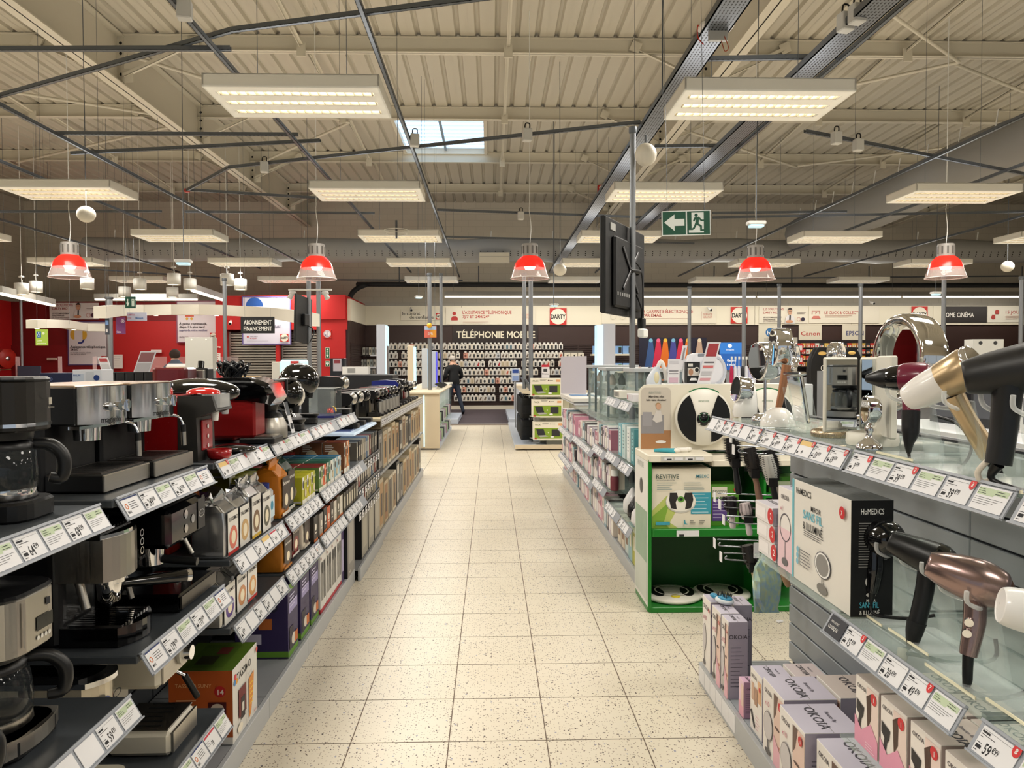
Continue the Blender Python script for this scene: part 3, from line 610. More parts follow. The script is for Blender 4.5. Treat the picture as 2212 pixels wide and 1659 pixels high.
# ---- the far half of the left gondola
uG = unit('shelving_unit', 'dark capsule cabinet standing at the step of the left gondola', -1, LB, -.93, 5.43, 6.55, 1.02, M('1a1b1d', .5))
uH = unit('shelving_unit', 'far left shelving topped by a row of small black espresso machines', -1, LB, -.945, 6.56, 10.62, 1.05)
uH_rail_z = 1.085
b = B(); b.box(-.27, -2.03, 1.05, .265, 2.03, 1.075, M('cdbf9f', .5), .004); b.build('counter_top', uH)
b = B(); b.box(.262, -2.03, 1.0, .268, 2.03, 1.085, M('a8a296', .5)); tk = b.build('ticket_strip', uH)
for i in range(42):
    b = B(); b.rect(-.04, 0, .04, .055, CARD); b.rect(-.03, .012, .0, .02, INK, z=.0006); b.rect(.0, .03, .03, .042, INK, z=.0006); break
pm = b.mesh('price_card')
for i in range(40): o = obj('price_card', pm, tk, (.27, -1.98 + i * .1, 1.012)); o.rotation_euler = (PI / 2, 0, PI / 2)
shelf(uH, LB, -.95, .60, 6.57, 10.6, M('8d8f92', .4), 'shelf')
# ================================================================= packages
def pack(name, label, cat, w, d, h, loc, rz, base='e9e6e0', group=None, F=(), R=(), L=(), T=(), side=None, top=None, back=None, share=None, bev=.0015):
    """carton; decorations in face units: ('r',x0,y0,x1,y1,col) ('c',x,y,r,col) ('o',x,y,r0,r1,col) ('t',text,x,y,size,col[,align]) ('l',x0,y0,x1,n,dy,h,col) ('p',[(x,y)..],col)"""
    global _pk
    if share is not None and share in _pk: return tag(obj(name, _pk[share], None, loc, rz), label, cat, group)
    b = B(); bm = M(base, .45); sm = M(side, .45) if side else bm; tm = M(top, .45) if top else bm
    b.box(-w / 2, -d / 2, 0, w / 2, d / 2, h, bm, bev)
    e = bev * .6
    if side:
        b.add([(-w / 2 - 2e-4, -d / 2 + e, e), (-w / 2 - 2e-4, d / 2 - e, e), (-w / 2 - 2e-4, d / 2 - e, h - e), (-w / 2 - 2e-4, -d / 2 + e, h - e)], [(0, 3, 2, 1)], sm); b.add([(w / 2 + 2e-4, -d / 2 + e, e), (w / 2 + 2e-4, d / 2 - e, e), (w / 2 + 2e-4, d / 2 - e, h - e), (w / 2 + 2e-4, -d / 2 + e, h - e)], [(0, 1, 2, 3)], sm)
    if top: b.add([(-w / 2 + e, -d / 2 + e, h + 2e-4), (w / 2 - e, -d / 2 + e, h + 2e-4), (w / 2 - e, d / 2 - e, h + 2e-4), (-w / 2 + e, d / 2 - e, h + 2e-4)], [(0, 1, 2, 3)], tm)
    b.rect(-w / 2 + .002, -.0008, w / 2 - .002, .0008, M('6b665c', .7), TR(0, 0, h + .0005)) if d > .08 else None
    for dec, Tm, fw, fh in ((F, FT((-w / 2, -d / 2, 0), (1, 0, 0), (0, 0, 1)), w, h), (L, FT((-w / 2, d / 2, 0), (0, -1, 0), (0, 0, 1)), d, h), (R, FT((w / 2, -d / 2, 0), (0, 1, 0), (0, 0, 1)), d, h), (T, FT((-w / 2, -d / 2, h), (1, 0, 0), (0, 1, 0)), w, d)):
        for q, x in enumerate(dec):
            z = .0004 * q; k = x[0]; mc = M(x[-1] if k != 't' else x[5], .5, var=0) if True else None
            if k == 'r': b.rect(x[1] * fw, x[2] * fh, x[3] * fw, x[4] * fh, mc, Tm, z)
            elif k == 'c': b.disc(x[1] * fw, x[2] * fh, x[3] * min(fw, fh), mc, Tm, z)
            elif k == 'e': b.disc(x[1] * fw, x[2] * fh, x[3] * fw, mc, Tm, z, 20, x[4] * fh)
            elif k == 'o': b.ring(x[1] * fw, x[2] * fh, x[3] * min(fw, fh), x[4] * min(fw, fh), mc, Tm, z)
            elif k == 't': b.text(x[1], x[2] * fw, x[3] * fh, x[4] * fh, mc, Tm, al=(x[6] if len(x) > 6 else 'l'), z=z + .0003, bold=.012, sx=(x[7] if len(x) > 7 else 1))
            elif k == 'v': b.text(x[1], 0, 0, x[4] * fh, M(x[5], .5, var=0), Tm @ TR(x[2] * fw, x[3] * fh, z + .0003, rz=PI / 2), bold=.012)
            elif k == 'l': b.lines(x[1] * fw, x[2] * fh, x[3] * fw, x[4], x[5] * fh, x[6] * fh, mc, Tm, z)
            elif k == 'p': b.poly([(a * fw, c * fh, z) for a, c in x[1]], mc, Tm)
    me = b.mesh(name)
    if share is not None: _pk[share] = me
    return tag(obj(name, me, None, loc, rz), label, cat, group)
_pk = {}
RL, RR = PI / 2, -PI / 2                                # facing the aisle from the left / from the right
# ================================================================= coffee machines (front = -y)
def arc(cx, cy, r, a0, a1, n, z=None): return [(cx + r * math.cos(a0 + (a1 - a0) * i / n), cy + r * math.sin(a0 + (a1 - a0) * i / n)) for i in range(n + 1)]
def bow(w, d, bulge, n=8):
    """footprint with a bowed front"""
    pts = [(w / 2, d / 2), (-w / 2, d / 2)]
    for i in range(n + 1):
        t = i / n; x = -w / 2 + w * t; pts.append((x, -d / 2 - bulge * (1 - (2 * t - 1) ** 2)))
    return pts
GLJ = glassy('3a3d3f', .30, .03, 'smoked_carafe_glass')
def drip_maker(label, loc, rz, w=.19, d=.26, h=.34, steel=False, group=None):
    t = thing('drip_coffee_maker', label, 'coffee machine', loc, rz, group or 'drip coffee makers'); bm = STEEL if steel else M('1c1813', .38, name='warm_black_plastic')
    b = B(); b.rbox(-w / 2, -d / 2, 0, w / 2, d / 2, .045, .05, PLAST, bev=.006); b.build('base', t)
    if steel: b = B(); b.prism(bow(w * .98, d * .9, .02), .012, .045, STEEL); b.build('base_band', t)
    b = B(); b.rbox(-w / 2, d / 2 - .09, .03, w / 2, d / 2, h, .02, bm, bev=.003); b.build('column', t)
    b = B(); b.rbox(-w / 2, -d / 2, h * .62, w / 2, d / 2, h - .008, .06, bm, bev=.004); hd = b.build('brew_head', t)
    b = B(); b.rbox(-w / 2 - .001, -d / 2 - .001, h - .012, w / 2 + .001, d / 2, h, .06, PLAST, bev=.005); b.build('lid', t)
    if not steel: b = B(); b.rbox(-w / 2 - .002, -d / 2 - .002, h * .655, w / 2 + .002, d / 2 - .02, h * .68, .06, CHROME); b.build('chrome_ring', t)
    b = B(); b.lathe([(w * .38, h * .56), (w * .40, h * .62)], PLAST, 18, TR(0, -.03, 0)); b.build('filter_basket', t)
    T = FT((0, -d / 2, h * .8), (1, 0, 0), (0, 0, 1), .002)
    b = B()
    if steel:
        b.rect(-.005, -.025, .055, .005, M('101214', .15), T); [b.disc(-.0 + .014 * k, -.040, .005, M('d8d5cc', .3), T, n=10) for k in range(4)]
        b.rect(-.052, -.045, -.048, .05, M('7c776f', .4), T); b.rect(.030, .022, .046, .038, INK, T)
    else: b.rect(.028, .0, .040, .016, M('b9b3a4', .5), T); b.text('Electrolux', .024, -.008, .006, M('b9b3a4', .5), T)
    b.build('badge', t)
    r = w * .42; b = B(); b.lathe([(r * .9, .05), (r * 1.02, .07), (r * 1.04, .11), (r * .98, .15), (r * .86, h * .5)], GLJ, 22, TR(0, -.03, 0), cap=False); j = b.build('carafe', t)
    b = B(); b.lathe([(r * .95, .045), (r * 1.03, .05), (r * 1.0, .07)], STEEL if steel else CHROME, 22, TR(0, -.03, 0)); b.build('carafe_band', j)
    b = B(); b.lathe([(r * .9, h * .49), (r * .92, h * .53), (r * .6, h * .555), (.01, h * .56)], PLAST, 20, TR(0, -.03, 0)); b.build('carafe_lid', j)
    b = B(); b.tube([(r * .5, -.03 - r * .7, h * .52), (r * .8, -.03 - r * 1.15, h * .50), (r * .98, -.03 - r * 1.45, h * .40), (r * .95, -.03 - r * 1.4, h * .26), (r * .75, -.03 - r * 1.1, .085)], [.012, .015, .016, .015, .012], PLAST, 8); b.build('carafe_handle', j)
    return t
def pump_espresso(label, loc, rz, w=.3, d=.30, h=.285, text='magimix'):
    t = thing('espresso_machine', label, 'coffee machine', loc, rz, 'steel-fronted espresso machines')
    b = B(); b.box(-w / 2, -.03, 0, w / 2, d / 2, h, BLACK, .008); b.box(-w / 2, -d / 2 + .04, h * .64, w / 2, 0, h, BLACK, .004); b.build('body', t)
    b = B(); b.box(-w / 2, -d / 2 + .04, h - .006, w / 2, d / 2, h + .004, M('b79f88', .25, .9, name='warm_steel_top'), .003); b.build('cup_tray', t)
    n = 10; ri = []
    b = B(); pts = [(-w / 2 + w * i / n, -d / 2 + .035 - .045 * (1 - (2 * i / n - 1) ** 2)) for i in range(n + 1)]
    vs = [(x, y, h * .62 + .008 * abs(i - 5) / 5) for i, (x, y) in enumerate(pts)] + [(x, y, h) for x, y in pts]
    b.add(vs, [(i, i + 1, n + 2 + i, n + 1 + i) for i in range(n)], M('c9ccd1', .12, 1, name='polished_steel', var=.03), True)
    b.box(-w / 2, -d / 2 + .03, h * .6, w / 2, -d / 2 + .06, h * .63, CHROME); b.build('front_panel', t)
    for k in range(5):
        x = -.05 + k * .042; y = -d / 2 + .035 - .045 * (1 - (2 * x / w) ** 2); b = B(); b.cyl((x, y + .004, h * .80), (x, y - .007, h * .80), .012 if k != 2 else .015, CHROME, 12)
        if k == 2: b.box(x - .003, y - .016, h * .80 - .018, x + .003, y - .006, h * .80 + .018, CHROME, .002)
        b.build('button', t)
    T = FT((-.03, -d / 2 - .010, h * .65), (1, 0, 0), (0, 0, 1), .002); b = B(); b.text(text, 0, 0, .022, M('1c1c1e', .5), T, al='c', bold=.02); b.build('brand_text', t)
    b = B(); b.lathe([(.034, h * .47), (.036, h * .60)], CHROME, 18, TR(-.02, -d / 2 + .07, 0)); b.build('group_head', t)
    b = B(); x = w / 2 - .055; b.tube([(x, -d / 2 + .05, h * .62), (x + .015, -d / 2 + .0, h * .6), (x + .02, -d / 2 - .015, h * .5)], .005, CHROME, 7); b.cyl((x + .02, -d / 2 - .015, h * .5), (x + .02, -d / 2 - .016, h * .42), .009, RUBBER, 9); b.cyl((x + .02, -d / 2 - .016, h * .42), (x + .02, -d / 2 - .017, h * .26), .0085, STEEL, 9); b.build('steam_wand', t)
    b = B(); b.box(-w / 2, -d / 2 - .03, .004, w / 2, -.03, .052, BLACK, .004); b.box(-w / 2, -d / 2 - .034, .004, w / 2, -d / 2 - .026, .050, STEELH, .002); tr = b.build('drip_tray', t)
    b = B(); b.box(-w / 2 + .01, -d / 2 - .02, .052, w / 2 - .01, -.04, .055, M('6d6660', .3, .8));
    for k in range(12): b.box(-w / 2 + .02 + k * (w - .05) / 12, -d / 2 - .01, .055, -w / 2 + .028 + k * (w - .05) / 12, -.05, .0556, BLACK)
    b.build('grille', tr)
    return t
# --- top shelf, coffee machines
drip_maker('silver drip coffee maker cut by the left picture edge, top shelf', (-1.19, 1.40, ZT), RL, .19, .26, .33, True)
drip_maker('black drip coffee maker with glass carafe on the top shelf at left', (-1.13, 1.745, ZT), RL, .165, .24, .318)
pump_espresso('espresso machine with polished steel front, nearer of two on the top shelf', (-1.215, 2.19, ZT), RL, .27, .31)
pump_espresso('espresso machine with polished steel front, second of two on the top shelf', (-1.20, 2.475, ZT), RL, .29, .31)
def pod_machine(label, loc, rz, red='a01216', w=.165, d=.30, h=.25):
    t = thing('pod_coffee_machine', label, 'coffee machine', loc, rz, 'pod coffee machines'); rm = M(red, .25, coat=.4); dk = M('34322f', .45)
    b = B(); b.rbox(-w / 2, -d / 2 + .07, 0, w / 2, d / 2, h * .93, .03, rm, bev=.006); b.build('body', t)
    prof = [(-d / 2 + .02, .0), (-d / 2 + .075, 0), (-d / 2 + .085, h * .78), (-d / 2 - .02, h * .82), (-d / 2 - .03, h * .90), (-d / 2 + .06, h * .93), (-d / 2 + .08, h * .93), (-d / 2 + .10, h * .93), (-d / 2 + .10, 0)]
    b = B(); T = Matrix(((0, 0, 1, 0), (1, 0, 0, 0), (0, 1, 0, 0), (0, 0, 0, 1)))
    b.prism([(-d / 2 + .03, 0), (-d / 2 + .1, 0), (-d / 2 + .1, h * .93), (-d / 2 - .02, h * .93), (-d / 2 - .035, h * .72), (-d / 2 + .035, h * .62)], -w / 2 - .002, w / 2 + .002, dk, T); b.build('front_frame', t)
    b = B(); b.box(-w * .3, -d / 2 + .026, h * .14, w * .3, -d / 2 + .034, h * .58, rm, .003); [b.disc(.0, k, .008, WHITE, FT((0, -d / 2 + .026, h * .2), (1, 0, 0), (0, 0, 1), .002), n=10) for k in (.0, .035, .07)]; b.build('front_panel', t)
    b = B(); b.rbox(-w * .42, -d / 2 - .04, h * .76, w * .42, -d / 2 + .03, h * .95, .03, glassy('d8d8d8', .45, .05, 'clear_head')); b.build('clear_head', t)
    b = B(); b.lathe([(w * .36, 0), (w * .34, .012), (w * .22, .02), (.004, .024)], M('c4211d', .15, coat=.5), 18, TR(0, -d / 2 + .04, h * .95)); b.build('lid_handle', t)
    b = B(); b.lathe([(.012, -.04), (.016, 0)], WHITE, 10, TR(0, -d / 2, h * .72)); b.build('spout', t)
    b = B(); b.lathe([(.034, 0), (.042, .01), (.043, .034), (.040, .034), (.037, .012)], rm, 18, TR(0, -d / 2 - .015, .002)); b.build('cup_stand', t)
    b = B(); b.rbox(-w * .48, d / 2 - .09, h * .3, w * .48, d / 2 + .01, h * 1.0, .03, glassy('cdd6da', .2)); b.build('water_tank', t)
    return t
pod_machine('red pod coffee machine with a clear head and red cup stand', (-1.155, 2.81, ZT), RL)
# black glossy pod machine with swan head
t = thing('pod_coffee_machine', 'glossy black pod machine with a domed head behind the red one', 'coffee machine', (-1.17, 3.02, ZT), RL, 'pod coffee machines')
b = B(); b.rbox(-.075, -.02, 0, .075, .14, .22, .04, PLAST, bev=.01); b.build('body', t)
b = B(); b.ball((0, -.02, .235), (.085, .17, .055), GLOSS, 22); b.build('head', t)
b = B(); b.lathe([(.012, .15), (.02, .2)], M('b8b8b8', .3), 10, TR(0, -.13, 0)); b.build('spout', t)
b = B(); b.ball((0, -.16, .012), (.075, .09, .022), GLOSS, 20); b.build('drip_tray', t)
b = B(); b.ball((0, -.03, .115), (.02, .03, .05), M('8a8578', .3), 12); b.build('lever', t)
# red filter and pad machine with thermos
def duo_machine(label, loc):
    t = thing('filter_coffee_machine', label, 'coffee machine', loc, RL, 'filter coffee machines'); rm = M('8e0f10', .35)
    b = B(); b.box(-.20, -.12, .03, -.05, .14, .20, rm, .01); b.build('pad_body', t)
    b = B(); T = Matrix(((0, 0, 1, 0), (1, 0, 0, 0), (0, 1, 0, 0), (0, 0, 0, 1)))
    b.prism([(.14, .2), (.14, .255), (.05, .285), (-.10, .285), (-.17, .255), (-.20, .20), (-.17, .175), (-.08, .19)], -.215, -.045, GLOSS, T); b.build('pad_head', t)
    b = B(); b.prism([(-.115, .29), (-.185, .262), (-.215, .20), (-.19, .168), (-.17, .178), (-.18, .20), (-.165, .245), (-.11, .27)], -.22, -.04, CHROME, T); b.build('chrome_lever', t)
    b = B(); b.box(-.20, -.20, 0, -.05, -.05, .03, PLAST, .006); b.box(-.185, -.19, .03, -.065, -.07, .034, STEEL); b.build('drip_tray', t)
    b = B(); b.box(-.05, .02, .0, .055, .14, .255, rm, .008); b.box(-.05, -.16, .22, .13, .14, .265, rm, .006); b.build('column', t)
    b = B(); b.box(-.052, -.165, .263, .145, .145, .275, PLAST, .004); b.box(.125, -.17, .20, .15, -.10, .275, PLAST, .004); b.build('top_plate', t)
    b = B(); b.lathe([(.035, .125), (.04, .14), (.075, .215), (.078, .222)], PLAST, 20, TR(.07, -.10, 0)); b.build('filter_cone', t)
    b = B(); b.lathe([(.082, .005), (.084, .02), (.084, .06), (.066, .098)], STEEL, 26, TR(.07, -.10, 0)); j = b.build('thermos', t)
    b = B(); b.lathe([(.066, .098), (.055, .118), (.03, .128), (.004, .13)], PLAST, 20, TR(.07, -.10, 0)); b.build('thermos_lid', j)
    b = B(); b.tube([(.13, -.08, .112), (.165, -.06, .105), (.175, -.055, .06), (.15, -.07, .03)], .011, PLAST, 8); b.build('thermos_handle', j)
    b = B(); b.lathe([(.086, 0), (.086, .006)], PLAST, 22, TR(.07, -.10, 0)); b.build('hot_plate', t)
    return t
duo_machine('red coffee machine with black arched head and steel thermos', (-1.13, 3.50, ZT))
def dome_machine(label, loc, white, tall, rz=RL):
    t = thing('capsule_machine', label, 'coffee machine', loc, rz, 'round capsule machines'); wm = M('e6e0d2', .25, coat=.3); h = .31 if tall else .25
    b = B(); b.rbox(-.07, -.13, 0, .07, .05, .04, .05, PLAST, bev=.008); b.build('drip_base', t)
    b = B(); b.lathe([(.012, .015), (.05, .05), (.055, .06)], M('2b2b2c', .3, .6), 16, TR(0, -.09, 0)); b.build('cup_rest', t)
    b = B(); b.tube([(0, .04, .02), (0, .07, .10), (0, .06, h - .12), (0, 0, h - .06)], [.055, .05, .055, .07], wm if white else GLOSS, 14); b.build('neck', t)
    b = B(); b.ball((0, -.03, h - .06), (.085, .10, .085) if white else (.098, .115, .10), GLOSS, 22); b.build('dome', t)
    b = B(); b.ball((.028, -.04, h - .07) if white else (.052, -.03, h - .035), (.078, .092, .08) if white else (.05, .075, .06), wm, 22); b.build('shell', t); b = B(); b.ball((.05, -.06, h - .02), (.045, .05, .03), GLOSS, 14); b.build('water_window', t)
    b = B(); b.lathe([(.016, h - .16), (.022, h - .12)], PLAST, 12, TR(0, -.09, 0)); b.build('spout', t)
    b = B(); b.tube([(-.05, -.02, h + .005), (-.05, -.08, h + .015), (.05, -.08, h + .015), (.05, -.02, h + .005)], .008, PLAST, 7); b.build('lever', t)
    return t
dome_machine('round white and black capsule machine on the top shelf', (-1.10, 3.98, ZT), True, False)
dome_machine('taller round black capsule machine with a white cap', (-1.13, 4.42, ZT), False, True)
b = B(); 
for k in range(60):
    a = random.uniform(0, 2 * PI); r = random.uniform(.0, .07); h0 = random.uniform(.0, .05)
    b.tube([(r * math.cos(a), r * math.sin(a), h0), (r * 1.5 * math.cos(a + .5), r * 1.4 * math.sin(a + .5), h0 + .05), (r * 1.2 * math.cos(a + 1), r * math.sin(a + 1), h0 + .02)], .008, M('141518', .2), 4)
o = tag(b.build('plastic_bag', None, (-1.45, 4.35, 1.46)), 'crumpled black plastic wrap heaped behind the round capsule machine', 'plastic bag')
# acrylic showcase with two capsules
t = thing('capsule_showcase', 'small clear acrylic showcase with three coloured capsules', 'display', (-1.08, 5.02, ZT), RL)
b = B(); b.box(-.12, -.08, 0, .12, .08, .012, M('2b2c6a', .4)); b.build('tray', t)
b = B(); b.box(-.12, -.08, .012, -.117, .08, .19, ACRYL); b.box(.117, -.08, .012, .12, .08, .19, ACRYL); b.box(-.12, .077, .012, .12, .08, .19, ACRYL); b.box(-.12, -.08, .187, .12, .08, .19, glassy('ffffff', .5)); b.build('cover', t)
for x, c in ((-.05, 'a8281c'), (0, '2a2f70'), (.05, 'c9a23a')): b = B(); b.lathe([(.024, 0), (.022, .01), (.016, .028), (.004, .034)], M(c, .25, .6), 14, TR(x, -.04, .03)); b.build('capsule', t)
t = thing('price_stand', 'slanted white price leaflet stand between round capsule machines', 'leaflet', (-.99, 3.86, ZT), RL)
b = B(); b.box(-.03, 0, 0, .03, .003, .16, CARD, T=TR(rx=-.25)); T = TR(rx=-.25) @ FT((-.03, 0, 0), (1, 0, 0), (0, 0, 1)); b.rect(0, .09, .06, .16, M('55585e', .5), T); b.rect(.01, .02, .05, .05, INK, T); b.build('leaflet', t); b = B(); b.box(-.035, -.01, 0, .035, .04, .004, ACRYL); b.build('foot', t)
# --- far half : small black espresso machines in a row
def capsule_machine(label, loc, rz, col, w=.115, d=.30, h=.25, silver=False):
    t = thing('capsule_machine', label, 'coffee machine', loc, rz, 'slim capsule machines in the far row'); m = M(col, .3, coat=.2); sv = M('c4c0b8', .25, .9)
    b = B(); T = Matrix(((0, 0, 1, 0), (1, 0, 0, 0), (0, 1, 0, 0), (0, 0, 0, 1)))
    b.prism([(.15, 0), (.15, h * .96), (.0, h), (-.11, h * .97), (-.145, h * .84), (-.12, h * .66), (-.05, h * .60), (-.05, 0)], -w / 2, w / 2, m, T); b.build('body', t)
    b = B(); b.ball((0, -.125, h * .82), (w * .42, .035, h * .17), sv if silver else GLOSS, 16); b.build('lever_head', t)
    b = B(); b.lathe([(.012, h * .48), (.016, h * .62)], PLAST, 10, TR(0, -.09, 0)); b.build('spout', t)
    b = B(); b.rbox(-w * .45, -.17, 0, w * .45, -.05, .035, .03, PLAST, bev=.005); b.build('drip_tray', t)
    return t
cm = capsule_machine('large matt black capsule machine standing beside the acrylic showcase', (-1.14, 5.32, ZT), RL, '1d1c1b', .17, .36, .26, True)
names = [('0f0f10', False), ('141414', True), ('0e0e0f', False), ('121213', False)]
for i, (Y, c, sv, z0) in enumerate(((5.75, '19191a', True, 1.062), (6.05, '1b1b1c', True, 1.062), (6.38, '101011', False, 1.062))):
    capsule_machine('matt black capsule machine on the dark cabinet, %s from the camera' % ORD[i], (-1.16, Y, z0), RL, c, .16, .36, .27, sv)
cols = ['161616', '8d877c', '111112', '7d1418', '121214', '151516', '1a2370', '101011', '131315', '18181a', '121213', '7a1519', 'd8d4cc', '141416']
for i, c in enumerate(cols):
    capsule_machine('slim capsule machine in the far row, %s from the dark cabinet' % ORD[i], (-1.15, 6.85 + i * .265, 1.075), RL, c, .15, .32, .24 if i not in (6, 8, 9) else .29, i == 12)
for i in range(6):                                        # steel-and-black milk frothers in front of the row
    t = thing('milk_frother', 'small steel milk frother before the far capsule machines, %s from the camera' % ORD[i], 'frother', (-1.005, 6.9 + i * .24, 1.075), 0, 'milk frothers in the far row')
    b = B(); b.lathe([(.045, 0), (.045, .02)], PLAST, 14); b.build('stand', t)
    b = B(); b.lathe([(.04, .02), (.036, .13)], STEEL, 14); b.build('jug', t)
    b = B(); b.lathe([(.037, .13), (.03, .148), (.004, .152)], PLAST, 14); b.build('lid', t)
    b = B(); b.tube([(0, -.036, .12), (0, -.07, .11), (0, -.07, .05), (0, -.038, .04)], .006, PLAST, 6); b.build('handle', t)
# --- second level : silver drip maker, espresso machines
drip_maker('brushed steel drip coffee maker with a black handle, middle shelf at the left edge', (-1.12, 1.665, .72), RL, .20, .28, .345, True)
drip_maker('second steel drip coffee maker at the lower left corner', (-1.06, 1.34, .72), RL, .19, .26, .33, True)
t = thing('espresso_machine', 'steel-headed espresso machine with a long portafilter handle, middle shelf', 'coffee machine', (-1.13, 2.12, .80), RL, 'pump espresso machines')
b = B(); b.rbox(-.10, 0, 0, .10, .16, .30, .03, PLAST, bev=.008); b.build('body', t)
b = B(); b.prism(bow(.19, .16, .03), .17, .285, STEEL, TR(0, -.03, 0)); b.build('steel_head', t)
b = B(); b.prism(bow(.194, .25, .03), .283, .295, CHROME, TR(0, .02, 0)); tp = b.build('top_rim', t)
b = B(); b.box(-.085, -.10, .295, .085, .13, .298, PLAST); [b.box(-.075 + k * .017, -.09, .298, -.068 + k * .017, .12, .302, PLAST) for k in range(10)]; b.build('cup_grille', tp)
b = B(); T = FT((.03, -.137, .19), (1, 0, 0), (0, 0, 1), .006); [b.ring(.03, k, .008, .011, CHROME, T, n=14) for k in (.03, .055, .08)]; b.text('KRUPS', .012, .006, .012, INK, T, bold=.02); b.build('controls', t)
b = B(); b.lathe([(.042, .15), (.045, .17)], CHROME, 18, TR(0, -.08, 0)); b.lathe([(.010, .085), (.030, .10), (.034, .15)], CHROME, 18, TR(0, -.08, 0)); pf = b.build('portafilter', t)
b = B(); b.tube([(.03, -.10, .135), (.07, -.15, .132), (.14, -.235, .125)], [.012, .016, .018], GLOSS, 10); b.cyl((.139, -.233, .125), (.147, -.243, .124), .0185, CHROME, 12); b.build('portafilter_handle', pf)
b = B(); b.tube([(.09, -.03, .17), (.10, -.07, .14), (.105, -.09, .07)], .008, STEEL, 8); b.build('steam_wand', t); b = B(); b.tube([(-.08, -.04, .17), (-.085, -.06, .10)], .012, STEEL, 8); b.build('water_spout', t)
b = B(); b.prism(bow(.19, .15, .035), 0, .05, GLOSS, TR(0, -.07, 0)); dt = b.build('drip_tray', t)
b = B(); [b.box(-.08 + k * .018, -.15, .05, -.071 + k * .018, -.01, .054, CHROME) for k in range(9)]; b.build('tray_bars', dt)
t = thing('espresso_machine', 'glossy black wide espresso machine with round steel buttons, middle shelf', 'coffee machine', (-1.15, 2.44, .80), RL, 'pump espresso machines')
b = B(); b.box(-.14, -.02, 0, .14, .19, .31, GLOSS, .012); b.box(-.14, -.19, .19, .14, 0, .31, GLOSS, .015); b.build('body', t)
b = B(); b.box(-.13, -.17, .31, .13, .17, .316, BLACK, .003); [b.box(-.12 + .02 * k, -.16, .316, -.112 + .02 * k, .16, .319, BLACK) for k in range(12)]; b.build('cup_grille', t)
b = B(); T = FT((0, -.19, .2), (1, 0, 0), (0, 0, 1), .002); [b.disc(x, y, .014, CHROME, T, n=14) for x, y in ((-.02, .03), (-.02, .075), (.035, .05))]; b.rect(.075, .005, .135, .105, M('2a2b2d', .3), T, .0005); b.ring(.105, .055, .02, .026, CHROME, T, n=14, ry=.5, z=.001); b.text('DeLonghi', .105, .052, .009, CHROME, T, al='c', z=.0015); b.build('button_panel', t)
b = B(); b.lathe([(.035, .13), (.038, .19)], CHROME, 16, TR(-.06, -.10, 0)); b.tube([(-.06, -.13, .145), (-.06, -.24, .135)], .013, PLAST, 8); b.build('portafilter', t)
b = B(); b.tube([(.10, -.12, .2), (.105, -.16, .12)], .008, STEEL, 8); b.build('steam_wand', t)
b = B(); b.box(-.14, -.22, 0, .14, -.02, .055, GLOSS, .008); b.box(-.142, -.224, .012, .142, -.218, .05, M('4d4944', .3, .8)); b.build('drip_tray', t)
# --- third level
t = thing('espresso_machine', 'narrow cream and steel espresso machine with a ribbed black top, low shelf', 'coffee machine', (-1.17, 2.06, .383), RL, 'slim espresso machines')
b = B(); b.rbox(-.075, 0, 0, .075, .18, .33, .02, M('bdb6a4', .35), bev=.006); b.build('body', t)
b = B(); b.prism(bow(.15, .16, .035), .20, .325, M('cfc6b2', .25, .6), TR(0, -.03, 0)); b.build('steel_head', t)
b = B(); b.prism(bow(.152, .33, .04), .322, .336, CHROME, TR(0, .045, 0)); b.prism(bow(.138, .30, .03), .336, .345, PLAST, TR(0, .05, 0)); [b.box(-.06 + .013 * k, -.09, .345, -.055 + .013 * k, .18, .349, PLAST) for k in range(10)]; b.build('top_tray', t)
b = B(); T = FT((0, -.146, .24), (1, 0, 0), (0, 0, 1), .004); b.disc(-.03, .02, .026, M('23356e', .4), T); b.disc(-.024, .02, .018, M('b33a35', .4), T, .0006); b.text('10', -.038, .012, .02, WHITE, T, z=.0012); b.ring(.03, .03, .018, .023, INK, T, ry=.5); b.build('badge', t)
b = B(); b.lathe([(.028, .12), (.034, .15), (.036, .2)], CHROME, 16, TR(0, -.09, 0)); b.build('group_head', t)
b = B(); b.rbox(-.07, -.16, 0, .07, .0, .05, .03, M('bdb6a4', .35)); b.build('drip_tray', t)
t = thing('espresso_machine', 'cream and steel espresso machine with a chrome dial, low shelf', 'coffee machine', (-1.14, 2.36, .383), RL, 'slim espresso machines'); cr = M('cfc8b6', .35)
b = B(); b.box(-.10, .02, 0, .10, .20, .33, cr, .012); b.box(-.10, -.16, .20, .10, .05, .35, cr, .014); b.build('body', t)
b = B(); b.box(-.085, -.166, .21, .095, -.155, .345, STEELH, .003); b.build('front_plate', t)
b = B(); b.cyl((.045, -.165, .26), (.045, -.175, .26), .036, cr, 20); b.cyl((.045, -.175, .26), (.045, -.20, .26), .022, CHROME, 18); b.build('dial', t)
b = B(); b.tube([(.07, -.12, .2), (.085, -.16, .17)], .006, CHROME, 7); b.tube([(.085, -.16, .17), (.11, -.19, .09)], .010, PLAST, 8); b.build('steam_wand', t)
b = B(); b.box(-.10, -.19, 0, .10, .0, .075, cr, .014); b.box(-.09, -.18, .075, .095, -.01, .08, brushed('6f6a63', .35), .002); [b.box(-.07 + .03 * k, -.15 + .01 * (k % 3), .08, -.063 + .03 * k, -.06, .0808, BLACK) for k in range(6)]; b.box(-.09, -.195, .01, .09, -.188, .07, STEELH); b.build('drip_tray', t)
